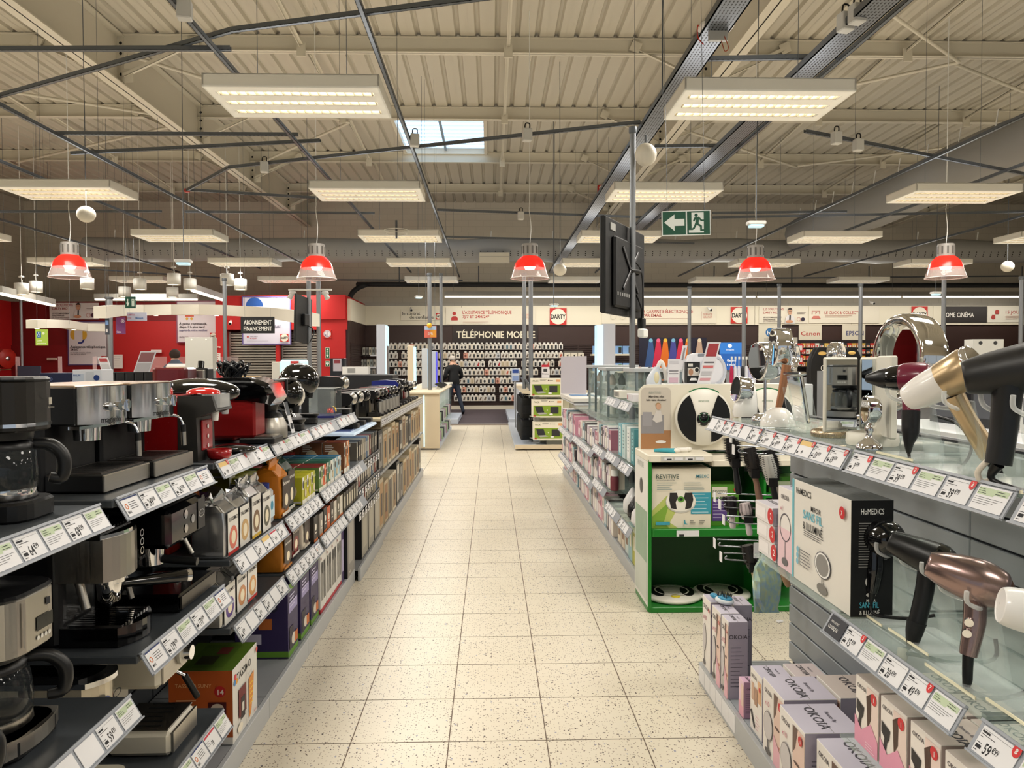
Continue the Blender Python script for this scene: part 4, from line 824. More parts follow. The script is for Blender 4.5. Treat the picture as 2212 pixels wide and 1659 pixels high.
pack('accessory_box', 'small black coffee accessory carton with white print, lowest corner at left', 'box', .12, .10, .20, (-1.05, 1.93, .383 - .285), RL, '141414', F=(('r', .08, .55, .92, .9, 'd8d4cc'), ('t', '1Z', .12, .2, .3, 'e8e6e0')), R=(('c', .5, .7, .4, '2b2b2b'), ('r', .3, .62, .38, .8, 'd8d4cc'), ('r', .46, .62, .54, .8, 'd8d4cc'), ('r', .62, .62, .7, .8, 'd8d4cc')))
t = thing('coffee_bowl', 'round black coffee bowl on the lowest shelf at left', 'bowl', (-1.02, 2.20, .097), 0)
b = B(); b.lathe([(.05, 0), (.075, .03), (.09, .10), (.086, .115), (.078, .10), (.06, .03)], GLOSS, 24); b.build('bowl_body', t); b = B(); b.lathe([(.03, .10), (.034, .12), (.0, .125)], CHROME, 14); b.build('knob', t)
# ================================================================= left gondola : pouches, capsule boxes, cartons
FOIL = M('c9c9c9', .22, .9, name='silver_foil')
def pouch(label, loc, rz, side, w=.085, d=.11, h=.21, base='e4e0d8', text='TASSIMO', disc='d9b27a', low='d8443c', foil=True, cat='coffee pouch', group='silver-topped coffee pouches', lean=0, tcol='2a2526'):
    t = thing('coffee_pouch', label, cat, loc, (0, lean, rz), group); bm = M(base, .35); fm = FOIL if foil else bm; rnd = random.Random(label)
    n = 7; b = B(); rings = []
    for z, s, dd in ((0, 1, 1), (h * .05, 1.02, 1.03), (h * .5, 1.03, 1.06), (h * .78, 1, .95)):
        rings.append([(x * s, y * dd, z) for x, y in rrect(-w / 2, -d / 2, w / 2, d / 2, .012, 3)])
    b.loft(rings, fm, True, T=None); b.build('pouch_body', t)
    b = B(); top = []
    for z, dd, j in ((h * .78, .95, 0), (h * .88, .55, .006), (h * .95, .2, .01), (h * 1.0, .06, .012), (h * 1.06, .05, .016)):
        top.append([(x * (1 + rnd.uniform(-j, j) * 6) + rnd.uniform(-j, j), y * dd - (.012 if z > h * .96 else 0) + rnd.uniform(-j, j) * .4, z + rnd.uniform(-j, j)) for x, y in rrect(-w / 2, -d / 2, w / 2, d / 2, .012, 3)])
    b.loft(top, fm, False, T=None); b.build('folded_top', t)
    b = B(); T = FT((-w / 2, -d / 2 * 1.07 - .0005, h * .03), (1, 0, 0), (0, 0, 1), .002); hh = h * .74
    if foil: b.rect(.002, 0, w - .002, hh, bm, T)
    if not foil and text: b.rect(.004, hh * .2, w - .004, hh * .98, M('2e2019', .4), T, .0006)
    b.disc(w * .5, hh * .38, w * .36, M(disc, .4), T, .0008, ry=hh * .27); b.disc(w * .5, hh * .38, w * .2, M('f0e2c4', .4), T, .0012, ry=hh * .16)
    b.rect(.002, 0, w - .002, hh * .08, M(low, .4), T, .001)
    b.text(text, w * .5, hh * .78, hh * .13, M(tcol, .5), T, al='c', z=.001, bold=.01, w=w * .85); b.build('label', t)
    return t
for i, (Y, h, lw, dc, X) in enumerate(((2.75, .205, 'c8322c', 'd96f5a', -.99), (2.88, .20, 'e0ddd6', 'caa268', -.99), (3.005, .22, 'd8b23a', '7a5a3c', -.985), (3.125, .21, 'e0ddd6', '5c5a4c', -.98))):
    pouch('silver-topped coffee pouch on the upper pouch shelf, %s from the camera' % ORD[i], (X, Y, .864), RL, -1, .115, .12, h, low=lw, disc=dc)
for i, (Y, h, lw, dc) in enumerate(((2.735, .18, 'e0ddd6', '5b3f8c'), (2.87, .185, 'e0ddd6', 'c98a5a'), (2.995, .19, 'd8443c', 'd99a5a'))):
    pouch('silver-topped coffee pouch on the lower pouch shelf, %s from the camera' % ORD[i], (-1.0, Y, .624), RL, -1, .118, .12, h, low=lw, disc=dc)
for i, (Y, c) in enumerate(((2.80, 'a3281f'), (2.90, '3a3330'), (3.0, 'c8641e'))):
    pouch('spare coffee pouch lying behind the silver-topped ones, %s from the camera' % ORD[i], (-1.20, Y, .864), RL, -1, .10, .1, .24, base=c, foil=False, text='', disc=c, low=c, group='spare coffee pouches')
t = thing('descaler_bottle', 'clear descaler bottle with a dark blue cap beside the silver pouches', 'bottle', (-.97, 3.268, .864), RL)
b = B(); b.rbox(-.045, -.035, 0, .045, .035, .15, .02, glassy('dfe6ea', .45, .15, 'translucent_bottle'), bev=.01); b.build('bottle_body', t)
b = B(); b.lathe([(.026, .15), (.026, .175)], M('1c2a72', .4), 16); b.build('cap', t)
b = B(); T = FT((-.04, -.036, .03), (1, 0, 0), (0, 0, 1), .001); b.rect(0, 0, .08, .09, M('cfe2ea', .5), T); b.disc(.04, .05, .02, M('3f8fb0', .5), T, .0006); b.build('label', t)
pack('tablet_box', 'slim orange descaling tablet box beside the clear bottle', 'box', .03, .06, .14, (-.965, 3.203, .864), RL, 'b9682e', F=(('r', .1, .1, .9, .5, 'e8dcc8'),))
pouch('orange and brown coffee bag with a white script name, upper shelf', (-.99, 3.44, .866), RL, -1, .13, .13, .235, base='c9781e', foil=False, text='Senseo', disc='3b2a20', low='e8ddd0', group='senseo style bags'.replace('senseo style', 'brown coffee'), tcol='f2ece0')
pouch('dark green coffee bag beside the orange and brown one', (-1.0, 3.57, .866), RL, -1, .12, .13, .25, base='22382c', foil=False, text='Senseo', disc='1a241e', low='d8d4c8', group='brown coffee bags', tcol='e6e2d8')
pouch('orange and brown coffee bag on the lower shelf', (-.99, 3.44, .628), RL, -1, .13, .14, .185, base='b5701d', foil=False, text='Senseo', disc='3b2a20', low='c07a24', group='brown coffee bags', tcol='f2ece0')
pouch('dark red coffee bag leaning on the lower shelf', (-1.0, 3.66, .63), RL, -1, .13, .12, .185, base='7d1a1c', foil=False, text='Café', disc='7d1a1c', low='e6ddd2', group='brown coffee bags', lean=.0, tcol='e8ddd0')
pouch('cream and dark brown coffee bag behind the dark red one', (-.99, 3.84, .628), RL, -1, .12, .12, .185, base='e0d5c2', foil=False, text='SEO', disc='3a211c', low='e0d5c2', group='brown coffee bags')
# capsule boxes on the upper shelf : rows going back
def capbox(Y, X, z, col, top, label, grp, w=.085, d=.13, h=.13, dc='2b2b26', share=None):
    pack('capsule_box', label, 'box', w, d, h, (X, Y, z), RL, col, grp, F=(('r', .0, 0, 1, .16, 'ece8dc'), ('r', 0, .55, .35, 1, 'ece8dc'), ('e', .22, .72, .17, .15, dc), ('t', 'DOLCE', .45, .78, .12, 'f4f0e4'), ('e', .68, .38, .22, .16, 'd9c9a8')), L=(('r', .05, .05, .95, .12, 'ddd8ca'), ('e', .5, .5, .3, .28, 'd9c9a8'), ('l', .1, .9, .6, 4, .06, .02, 'ece8dc')), top=top, share=share)
rows = [(3.74, 'b9b62c', 'd8d62c', 'yellow-green'), (3.83, 'c7bd2a', 'ddd42e', 'yellow'), (3.92, 'b0b42a', 'd2d22a', 'lime'), (4.10, '6d8a4c', '8e2f2c', 'green and red'), (4.19, 'd9663a', '9a3028', 'orange'), (4.30, '4f7f68', '1f6a52', 'dark green'), (4.39, 'cfd9d2', '2f7f6c', 'pale teal'), (4.50, '8fb4c2', '2f7f9e', 'teal blue'), (4.60, 'bcd6e0', '3f8fc0', 'light blue')]
for Y, c, tp, nm in rows:
    for k in range(3):
        capbox(Y, -.975 - k * .135, .866, c, tp, '%s capsule box in the coloured row, %s from the shelf edge' % (nm, ORD[k]), 'coloured capsule boxes', share=('cap', c))
for k in range(2): capbox(3.70, -1.31 - .0 * k, .866 + .131 * k, 'c7bd2a', 'ddd42e', 'yellow capsule box at the back of the pouch shelf, %s of the stacked pair' % ('lower', 'upper')[k], 'stacked capsule boxes', share='capy')
for k, (Y, c, tp) in enumerate(((3.05, 'd2c72c', 'e2da30'), (3.15, '7a2a2a', '8a2f2a'), (3.27, '4a2f4f', '6a3a60'))):
    capbox(Y, -1.28, .866, c, tp, '%s capsule box behind the pouches under the red machines' % ('yellow', 'brown red', 'plum')[k], 'stacked capsule boxes')
for Y, c, tp, nm in ((4.78, '7a4a2c', '7d3222', 'brown'), (4.88, 'e08a4a', '8a3a28', 'orange and brown')):
    for k in range(3): capbox(Y, -.975 - k * .135, .866, c, tp, 'tall %s capsule box ending the coloured row, %s from the shelf edge' % (nm, ORD[k]), 'coloured capsule boxes', h=.19, share=('capt', c))
pack('magazine_box', 'red and cream carton under the end ticket rail', 'box', .10, .10, .14, (-1.25, 4.66, .866), RL, '9e2f28', F=(('r', 0, 0, 1, .25, 'e6dece'),))
# black capsule boxes on the lower shelf
for i, (Y, h, c, tp) in enumerate(((3.97, .13, '2a241f', '1d1a18'), (4.10, .12, '8d867c', '3a342e'), (4.20, .13, '211d1a', '7d3a1c'), (4.29, .12, 'c4582a', '8a4220'), (4.38, .13, '2b211b', '6d3a1e'), (4.47, .12, 'cfc6b6', '6d4526'), (4.56, .13, '57503f', '7a4a28'), (4.65, .12, 'd8d0c0', '4a3826'))):
    for k in range(2):
        pack('capsule_box', 'dark capsule box on the lower shelf, %s from the bag, %s row' % (ORD[i], ('front', 'rear')[k]), 'box', .08, .12, h, (-.97 - k * .13, Y, .628), RL, c, 'dark capsule boxes', F=(('c', .5, .55, .22, 'e8e2d4'), ('r', .3, .3, .7, .36, 'e8e2d4'), ('r', 0, 0, 1, .1, 'c4682a')), top=tp, share=('dk', i))
for i in range(6): pack('capsule_box', 'slim dark capsule box beside the cabinet, %s from the camera' % ORD[i], 'box', .07, .13, .12, (-.975, 4.76 + i * .085, .626), RL, ('4a4436', '2a211c')[i % 2], 'slim dark capsule boxes', F=(('r', .2, .2, .8, .8, 'cfc6b0'),), share=('sd', i % 2))
# cartons on the plinth
PZ = .0965
pack('coffee_machine_carton', 'orange and white pod machine carton with green top on the plinth', 'box', .30, .24, .285, (-1.105, 3.055, PZ), RL, 'd9d6d0', F=(('t', 'TASSIMO', .16, .78, .15, '2b2a2c'), ('t', 'suny', .62, .66, .10, 'f4f2ee'), ('c', .10, .86, .05, 'd0404a'), ('c', .07, .80, .04, '3f7fc0'), ('c', .14, .80, .04, 'e0a03a'), ('p', ((.62, .62), (.84, .66), (.80, .40), (.70, .10), (.62, .06)), 'd98a3c'), ('l', .66, .52, .80, 5, .07, .015, 'f2d23c'), ('r', .20, .25, .50, .64, '6b1218'), ('r', .28, .20, .44, .50, '2a1f20'), ('r', .32, .30, .40, .42, 'd8d2c8'), ('e', .24, .12, .10, .06, 'e8e0d0'), ('t', 'BOSCH', .80, .06, .04, 'c03038'), ('c', .94, .92, .04, 'd2483c'), ('r', .525, 0, .54, 1, 'cfccc6')),
     L=(('r', 0, .10, 1, 1, 'b0521c'), ('c', .80, .72, .09, 'b3201f'), ('t', '14', .745, .68, .10, 'f0e6d8'), ('t', 'TASSIMO SUNY', .1, .78, .07, 'd9a06a'), ('r', .62, .22, .90, .58, '4a0f12'), ('e', .76, .50, .10, .06, 'c9b8a8'), ('t', 'BOSCH', .60, .02, .06, 'b3303a'), ('l', .12, .6, .5, 4, .07, .015, 'e0b080')), top='55701f', T=(('r', .1, .2, .9, .8, '4a6418'), ('r', .2, .4, .5, .7, '3a3a20'), ('r', .55, .3, .8, .5, '6a2a24')))
pk = dict(F=(('r', 0, 0, 1, .08, '5f8f2a'), ('r', 0, .9, 1, 1, '6d9a34'), ('r', .08, .60, .92, .74, '9b93c0'), ('l', .15, .82, .85, 4, .05, .02, 'c9c4e0'), ('r', .1, .10, .5, .40, '2a2130'), ('e', .5, .2, .2, .08, 'd8cfc0'), ('r', .6, .12, .9, .26, 'c4682a')), L=(('r', 0, .02, 1, .10, '5f8f2a'), ('c', .72, .70, .09, '1c1a38'), ('t', '30', .66, .68, .08, 'e8e4f0'), ('r', .45, .40, .70, .55, 'b3622a'), ('r', .18, .2, .5, .34, 'b8b4c8')))
for i, (Y, w) in enumerate(((3.85, .19), (4.10, .2), (4.32, .2))):
    pack('coffee_machine_carton', 'purple and green coffee machine carton on the plinth, %s from the camera' % ORD[i], 'box', w, .26, .36, (-1.13, Y, PZ), RL, '2e2350', 'purple cartons', share='pur', **pk)
wk = dict(F=(('r', 0, 0, 1, .07, 'b32b3a'), ('r', .12, .2, .45, .85, '8d8a84'), ('r', .55, .2, .88, .85, '6d6a66'), ('e', .28, .75, .13, .1, '2b2a2a'), ('e', .7, .75, .13, .1, '2b2a2a'), ('c', .1, .92, .06, '8a1f3a')), L=(('r', 0, 0, 1, .07, 'b32b3a'), ('c', .7, .75, .2, '9a1f44'), ('e', .75, .45, .15, .12, '2a2a2a')))
for i, Y in enumerate((4.50, 4.66, 4.81, 4.965)):
    pack('coffee_machine_carton', 'white and red coffee maker carton on the plinth, %s from the purple ones' % ORD[i], 'box', .15, .26, .345, (-1.12, Y, PZ), RL, 'dcd9d4', 'white cartons', share='whi', **wk)
pack('coffee_machine_carton', 'slim purple carton just before the tall black one', 'box', .09, .26, .35, (-1.12, 5.085, PZ), RL, '3a2a5c', F=(('r', .2, .2, .8, .8, 'b8b0d0'),))
pack('coffee_machine_carton', 'tall black and silver carton at the end of the near plinth', 'box', .26, .26, .42, (-1.10, 5.28, PZ), RL, '17171a', F=(('r', .0, 0, 1, 1, '8d8983'), ('r', .2, .2, .8, .85, 'a8a49c'), ('t', 'PHILIPS', .2, .05, .05, 'e6e2da')), L=(('t', 'PHILIPS', .3, .03, .05, 'c9c6c0'), ('l', .4, .8, .6, 8, .08, .008, 'b87a4a')))
# dark cabinet with capsule sleeves and far cartons
DK = M('0e0e10', .4)
t = thing('light_table', 'black cabinet top with a pale lit edge under the end rail', 'cabinet', (-1.22, 5.98, 1.03), 0)
b = B(); b.box(-.25, -.52, 0, .25, .52, .022, M('cfe0ee', .2, emit=.5, name='pale_lit_edge'), .006); b.box(-.22, -.4, .022, .2, .4, .032, M('5f6c9c', .3)); b.build('top_plate', t)
slc = ['6d6a62', '3a3633', '8a8478', 'b0aca2', '57524a', '2b2a2a', 'a39a88', '4a6a8c', '7d2a24']
for lv, (z, h) in enumerate(((.82, .19), (.65, .15), (.49, .14))):
    shelf(uG, LB, -.95, z, 5.44, 6.54, M('3a3c3f', .4))
    for i in range(12):
        Y = 5.50 + i * .085; pack('capsule_sleeve', 'slim capsule sleeve in the dark cabinet, %s shelf, %s from the camera' % (('upper', 'middle', 'lower')[lv], ORD[i]), 'box', .055, .2, h - .03, (-1.06, Y, z + .002), RL, slc[(i * 5 + lv * 3) % 9], 'capsule sleeves in the cabinet', F=(('r', .2, .3, .8, .8, 'c9c2b2'),), share=('slv', (i * 5 + lv * 3) % 9, lv))
    for i in range(8): obj('price_card', pm, uG, (-.945 - uG.location.x, 5.52 + i * .13 - uG.location.y, z - .075), (PI / 2, 0, PI / 2))
fc = [('17171a', 'black', '8d8983'), ('b7a98c', 'tan', 'b08a5c'), ('cfc4ad', 'cream', '8d6f4c'), ('c6b390', 'tan', 'a07848'), ('bca988', 'tan', '9a6f44'), ('1b1b1c', 'black', 'b8b2a6'), ('b9ab94', 'tan', '7d5a3c'), ('c9bda4', 'cream', '5a5248')]
k = 0
for i in range(13):
    Y = 6.72 + i * .30; c, nm, c2_ = fc[i % 8]
    pack('coffee_machine_carton', '%s carton on the upper far shelf, %s from the cabinet' % (nm, ORD[i]), 'box', .25, .30, .33 if i % 3 else .36, (-1.12, Y, .602), RL, c, 'far upper cartons', F=(('r', .1, .1, .9, .9, c2_), ('r', .3, .25, .7, .7, '3a342c'), ('t', 'NESPRESSO', .12, .8, .07, 'e8e0d0')), L=(('t', 'NESPRESSO', .1, .82, .08, 'cfc8ba'), ('r', .25, .2, .75, .65, '40362e')), share=('fu', i % 8, i % 3 > 0))
    c, nm, c2_ = fc[(i * 3 + 1) % 8]
    pack('coffee_machine_carton', '%s carton on the far plinth, %s from the cabinet' % (nm, ORD[i]), 'box', .25, .30, .38 if i % 4 else .44, (-1.115, Y, PZ), RL, c, 'far lower cartons', F=(('r', .1, .08, .9, .92, c2_), ('r', .3, .25, .7, .7, '443a30')), L=(('t', 'PHILIPS', .3, .04, .05, 'd8d2c6'), ('r', .2, .3, .8, .8, c2_)), share=('fl', (i * 3 + 1) % 8, i % 4 > 0))
for i in range(3): pack('coffee_machine_carton', 'silver-fronted black carton on the cabinet plinth, %s from the camera' % ORD[i], 'box', .28, .30, .33 + .02 * i, (-1.11, 5.80 + i * .31, PZ), RL, '151517', 'cabinet plinth cartons', F=(('r', .02, .02, .98, .98, '9d988c'), ('r', .2, .2, .8, .85, 'b4ae9e')), share=('cp', i))
# other side of the gondola : tall items peeping over the top
b = B(); b.box(-2.0, .3, 0, -1.53, 10.6, 1.18, M('55585c', .5)); o = b.build('rear_shelving', None); tag(o, 'back-to-back shelving behind the coffee machines', 'shelving')
t = thing('bean_to_cup_machine', 'burgundy and black bean machine seen over the shelf top', 'coffee machine', (-1.78, 4.60, 1.18), PI / 2)
b = B(); b.rbox(-.14, -.02, 0, .06, .18, .345, .04, M('5a0f14', .3, coat=.3), bev=.01); b.build('body', t); b = B(); b.box(.06, -.05, 0, .14, .16, .33, STEEL, .005); b.box(.10, -.06, .24, .2, .10, .34, PLAST, .006); b.build('brew_side', t); b = B(); b.tube([(.15, .0, .34), (.16, .0, .38)], .02, GLOSS, 8); b.build('tamper', t)
pack('shaver_carton', 'blue and white grooming carton standing behind the espresso machines', 'box', .125, .1, .07, (-1.74, 3.40, 1.452), 0, 'e4e6ea', F=(('r', 0, 0, .38, .75, 'c9d3df'), ('r', .02, .08, .34, .3, '2f5a9c'), ('t', 'PHILIPS', .03, .6, .14, '2f5a9c'), ('c', .82, .5, .18, '1c3a7c'), ('r', .45, .15, .72, .85, 'cfd2d6')))
pack('shaver_carton', 'dark navy carton lying behind the black drip coffee maker', 'box', .15, .12, .055, (-1.93, 3.52, 1.452), 0, '1a2140', F=(('t', 'OLED', .1, .4, .3, '6a78a8'),))
b = B(); b.box(-2.15, 3.2, 1.181, -1.6, 3.7, 1.451, M('3a3c40', .5), .01); tag(b.build('rear_block', None), 'dark riser behind the espresso machines holding the blue cartons', 'riser')
# ================================================================= right near gondola
RX = 1.0; RB = 1.44; SLATG = M('9ba0a6', .42, .35, name='grey_slatwall')
uR = thing('shelving_unit', 'grey slatwall shelving with hair dryers and mirrors at right', 'shelving', (1.25, 2.0, 0), 0, 'aisle shelving units')
b = B(); b.box(RX - 1.25, -1.4, 0, RX - 1.25 + .02, 1.645, .10, PLINTH, .002); b.build('plinth_front', uR)
b = B(); b.box(RX - 1.229, -1.4, .085, RB - 1.25, 1.628, .0994, M('9fa3a8', .45)); b.box(RX - 1.229, 1.63, 0, RB - 1.25, 1.645, .10, PLINTH); b.build('base_shelf', uR)
for i in range(13):
    z = .115 + i * .0905
    for (ya, yb) in ((-1.4, .255), (.258, 1.645)):
        b = B(); b.box(RB - 1.25, ya, z, RB - 1.25 + .018, yb, z + .083, SLATG, .003); b.build('slat', uR)
b = B(); b.box(RB - 1.25 + .018, -1.4, 0, RB - 1.25 + .06, 1.64, 1.30, M('2c2e31', .6)); b.build('core_board', uR)
for y0, y1 in ((2.77, 3.42), (2.09, 2.75), (1.42, 2.07), (.75, 1.40)):       # upper glass shelves
    b = B(); b.box(RX - 1.25, y0 - 2, 1.288, RB - 1.25, y1 - 2, 1.296, GLASS); b.build('glass_shelf', uR)
    b = B(); b.box(RB - 1.25 - .05, y0 - 2 + .03, 1.27, RB - 1.25, y0 - 2 + .06, 1.288, GALV); b.box(RX - 1.25 + .05, y0 - 2 + .03, 1.28, RB - 1.25, y0 - 2 + .045, 1.288, GALV); b.build('bracket', uR)
rail(uR, 1, .997, 1.302, 2.77, 3.42, ['b', 'p21#1', 'p29#2', 'p29#3', 'b', 'p30#4'], .095)
rail(uR, 1, .997, 1.302, 2.09, 2.75, ['p39.99#5', 'p49.99#6', 'p54.99#7', 'y49#8', 'p59.99#9', 'p69.99#10'], .10)
rail(uR, 1, .997, 1.302, 1.42, 2.07, ['p9.99#1', 'i', 'p39.99#2', 'i', 'p39.99#3', 'i'], .095)
rail(uR, 1, .997, 1.302, .75, 1.40, ['p59.99#4', 'i', 'p59', 'i'], .095)
for y0, y1 in ((2.06, 2.72), (1.44, 2.05), (.75, 1.42)):
    b = B(); b.box(.945 - 1.25, y0 - 2, .852, RB - 1.25, y1 - 2, .860, GLASS); b.build('glass_shelf', uR)
    b = B(); b.box(.97 - 1.25, y0 - 2 + .02, .835, RB - 1.25, y0 - 2 + .035, .852, M('2b2c2e', .5)); b.build('bracket', uR)
rail(uR, 1, .93, .868, 1.46, 2.05, ['n', 'p15.99#5', 'i', 'p20', 'p49.99#7', 'i'], .088); rail(uR, 1, .93, .868, .80, 1.41, ['p59.99#8', 'i', 'p59', 'i'], .10)
b = B(); b.box(.94 - 1.25, -1.0, .535, RB - 1.25, 2.02 - 2, .543, GLASS); b.build('glass_shelf', uR)
# price strip on the plinth end
b = B()
for k in range(6): b.box(RX - 1.25 - .002, 1.63 - .09 * (k + 1), .018, RX - 1.25, 1.63 - .09 * k - .004, .09, CARD)
b.build('ticket_strip', uR)
MIR = M('eef2f4', .015, 1, name='mirror_glass', var=0); CHR2 = M('dcd9d4', .07, 1, name='chrome_warm', var=.02)
ZR = 1.297
# ---- make-up mirrors on the upper shelf
def disc_mirror(b, c, r, ang, tilt, th=.012, ys=1):
    """round mirror glass in a deep chrome rim; ang turns about z (0 faces -x), tilt leans back"""
    T = TR(c[0], c[1], c[2], 0, 0, ang) @ Matrix.Rotation(-PI / 2 + tilt, 4, 'Y')
    b.lathe([(r * .955, th * .45), (r, th * .5), (r * 1.04, th * .3), (r * 1.04, -th * .4), (r, -th * .8), (r * .5, -th)], CHROME, 32, T, ys=ys); b.disc(0, 0, r * .955, MIR, T @ TR(0, 0, th * .47), n=32, ry=r * .955 * ys)
def mirror_at(label, px, py, rz=0): return thing('makeup_mirror', label, 'mirror', gz(px, py, ZR), rz, 'makeup mirrors')
t = mirror_at('small white egg-shaped mirror stand with chrome rim, farthest on the shelf', 1606, 901)
b = B(); b.loft([[(x, y, z) for x, y in rrect(-.05 * s + dx, -.045 * s, .06 * s + dx, .045 * s, .04, 4)] for z, s, dx in ((0, .9, 0), (.02, 1, 0), (.06, .95, .005), (.10, .75, .015), (.13, .45, .028), (.145, .2, .035))], M('ebe8e4', .2, coat=.3), True); b.build('stand', t)
b = B(); disc_mirror(b, (-.015, 0, .125), .058, .05, .12, th=.05); b.build('mirror_head', t)
t = mirror_at('round chrome mirror on a thin post, second on the shelf', 1652, 912)
b = B(); b.lathe([(.055, 0), (.056, .012), (.045, .03), (.03, .036), (.006, .038)], CHROME, 24); b.build('foot', t)
b = B(); b.cyl((0, 0, .03), (0, 0, .20), .006, CHROME, 10); b.build('post', t)
b = B(); disc_mirror(b, (-.01, 0, .255), .078, .12, -.05, th=.06); b.build('mirror_head', t)
b = B(); b.cyl((0, .08, .25), (0, .10, .25), .01, CHROME, 10); b.build('knob', t)
t = mirror_at('arched chrome mirror with copper neck and white dome foot', 1680, 921)
b = B(); b.ball((0, 0, 0), (.068, .068, .075), M('eeeae4', .12, coat=.5), 24, None, 0, .98); b.build('dome_foot', t)
b = B(); b.tube([(.0, 0, .06), (.012, -.005, .13), (.03, -.01, .24)], [.012, .014, .019], M('b98463', .3, .85, name='copper'), 12); b.build('neck', t)
b = B(); disc_mirror(b, (.02, .05, .31), .075, -.15, .0, th=.05); b.build('mirror_head', t)
t = mirror_at('square tilting chrome mirror in a clear acrylic frame', 1735, 931)
T = TR(0, 0, .0, 0, -.16, -.1)
b = B(); b.box(-.006, -.085, .03, .006, .085, .205, CHROME, .003, T=T); b.box(-.0075, -.078, .036, -.006, .078, .199, MIR, T=T); b.build('mirror_head', t)
b = B(); b.box(-.03, -.11, 0, .03, .11, .012, ACRYL, T=TR(rz=-.1)); b.box(-.02, -.11, 0, .02, -.10, .16, ACRYL, T=T); b.box(-.02, .10, 0, .02, .11, .16, ACRYL, T=T); b.box(-.014, -.105, .205, .014, .105, .218, CHROME, .005, T=T); b.build('frame', t)
t = mirror_at('white three-panel folding mirror on a round white base', 1884, 962); CW = M('e6e2d4', .4); o0 = t.location
b = B(); b.lathe([(.072, 0), (.075, .01), (.073, .035), (.06, .04), (.056, .032), (.004, .03)], CW, 30); b.build('base_dish', t)
def wing(p, q, z0, z1, nm, glass=True, th=.012):
    p = gy(p[0], 900, p[1]) - o0; q = gy(q[0], 900, q[1]) - o0; d = Vector((q.x - p.x, q.y - p.y, 0)); T = TR(p.x, p.y, 0, 0, 0, math.atan2(d.y, d.x)); L = d.length; b = B(); b.box(0, 0, z0, L, th, z1, CW, .004, T=T)
    if glass: b.box(.006, -.002, z0 + .007, L - .006, 0, z1 - .007, MIR, T=T)
    b.build(nm, t)
wing((1781, 2.36), (1853, 2.40), .03, .265, 'left_wing'); wing((1856, 2.40), (1892, 2.28), .035, .265, 'centre_panel', True, .02); wing((1893, 2.27), (1922, 2.14), .03, .268, 'right_wing', False, .02)
b = B(); b.box(.0, -.02, .02, .05, .06, .06, CW, .01); b.build('hinge_block', t)
t = mirror_at('tiny oval chrome mirror on a turned chrome stem', 1877, 972)
b = B(); b.lathe([(.036, 0), (.036, .01), (.03, .018), (.012, .032), (.008, .045), (.014, .055), (.008, .066), (.006, .08)], CHROME, 22); b.build('stem', t)
b = B(); disc_mirror(b, (0, 0, .115), .038, -.1, 0, th=.03, ys=.75); b.build('mirror_head', t)
t = mirror_at('large thick chrome ring mirror on a round steel foot', 1800, 944)
b = B(); b.lathe([(.072, 0), (.074, .012), (.070, .022), (.035, .034), (.008, .04)], brushed('b5a58c', .25), 28); b.build('foot', t)
c0 = gy(1962, 778, 2.34) - t.location
b = B(); b.tube([(0, 0, .03), (.06, 0, .06), (c0.x * .7, c0.y * .7, .09), (c0.x, c0.y, c0.z - .14)], .008, CHROME, 8); b.build('arm', t)
TT = TR(c0.x, c0.y, c0.z, 0, 0, .06) @ Matrix.Rotation(-PI / 2, 4, 'Y')
b = B(); b.lathe(smp([(.112, .038), (.128, .041), (.138, .032), (.142, 0), (.138, -.038), (.124, -.043)]), CHR2, 48, TT, cap=False); b.lathe([(.112, .038), (.108, .0), (.124, -.043)], CHR2, 44, TT, cap=False); b.build('ring_shell', t)
b = B(); b.disc(0, 0, .111, MIR, TT @ TR(0, 0, .01), n=40); b.build('mirror_glass', t); b = B(); b.disc(0, 0, .124, M('2a2a2c', .4), TT @ TR(0, 0, -.041), n=32); b.build('back_cover', t)
# ---- hair dryers on acrylic stands
def dryer_stand(n, loc, hgt=.2):
    t = thing('dryer_stand', 'clear acrylic stand under the %s hair dryer' % n, 'display stand', loc, 0, 'clear acrylic dryer stands')
    b = B(); b.box(-.06, -.09, 0, .06, .09, .005, ACRYL); b.box(-.061, -.09, 0, -.058, .09, .006, glassy('fff6d8', .75)); b.build('foot_plate', t)
    b = B(); b.box(-.004, -.04, 0, .004, .04, hgt, ACRYL, T=TR(.05, 0, 0, 0, -.2, 0)); b.build('back_plate', t)
    b = B(); zz = hgt; b.tube([(-.055, -.05, zz + .02), (-.05, -.045, zz - .005), (-.02, -.04, zz - .02), (.0, 0, zz - .022), (-.02, .04, zz - .02), (-.05, .045, zz - .005), (-.055, .05, zz + .02)], .005, glassy('ffffff', .3), 6); b.build('cradle', t)
def dryer(label, c, nozzle, barrel, parts):
    t = thing('hair_dryer', label, 'hair dryer', c, 0, 'hair dryers on stands'); T = Vector(nozzle).normalized().to_track_quat('Z', 'Y').to_matrix().to_4x4()
    for nm, prof, mat in barrel: b = B(); b.lathe(smp(prof) if len(prof) > 4 else prof, mat, 36, T); b.build(nm, t)
    for nm, pts, r, mat in parts: b = B(); b.tube(pts, r, mat, 12); b.build(nm, t)
    return t
BK = M('121213', .35); GB = M('08080a', .1, coat=.6); PLUM = M('6a1330', .3, coat=.3); CHAMP = M('bda684', .28, .75, name='champagne_metal'); ROSE = M('9c8480', .22, .85, name='rose_metal')
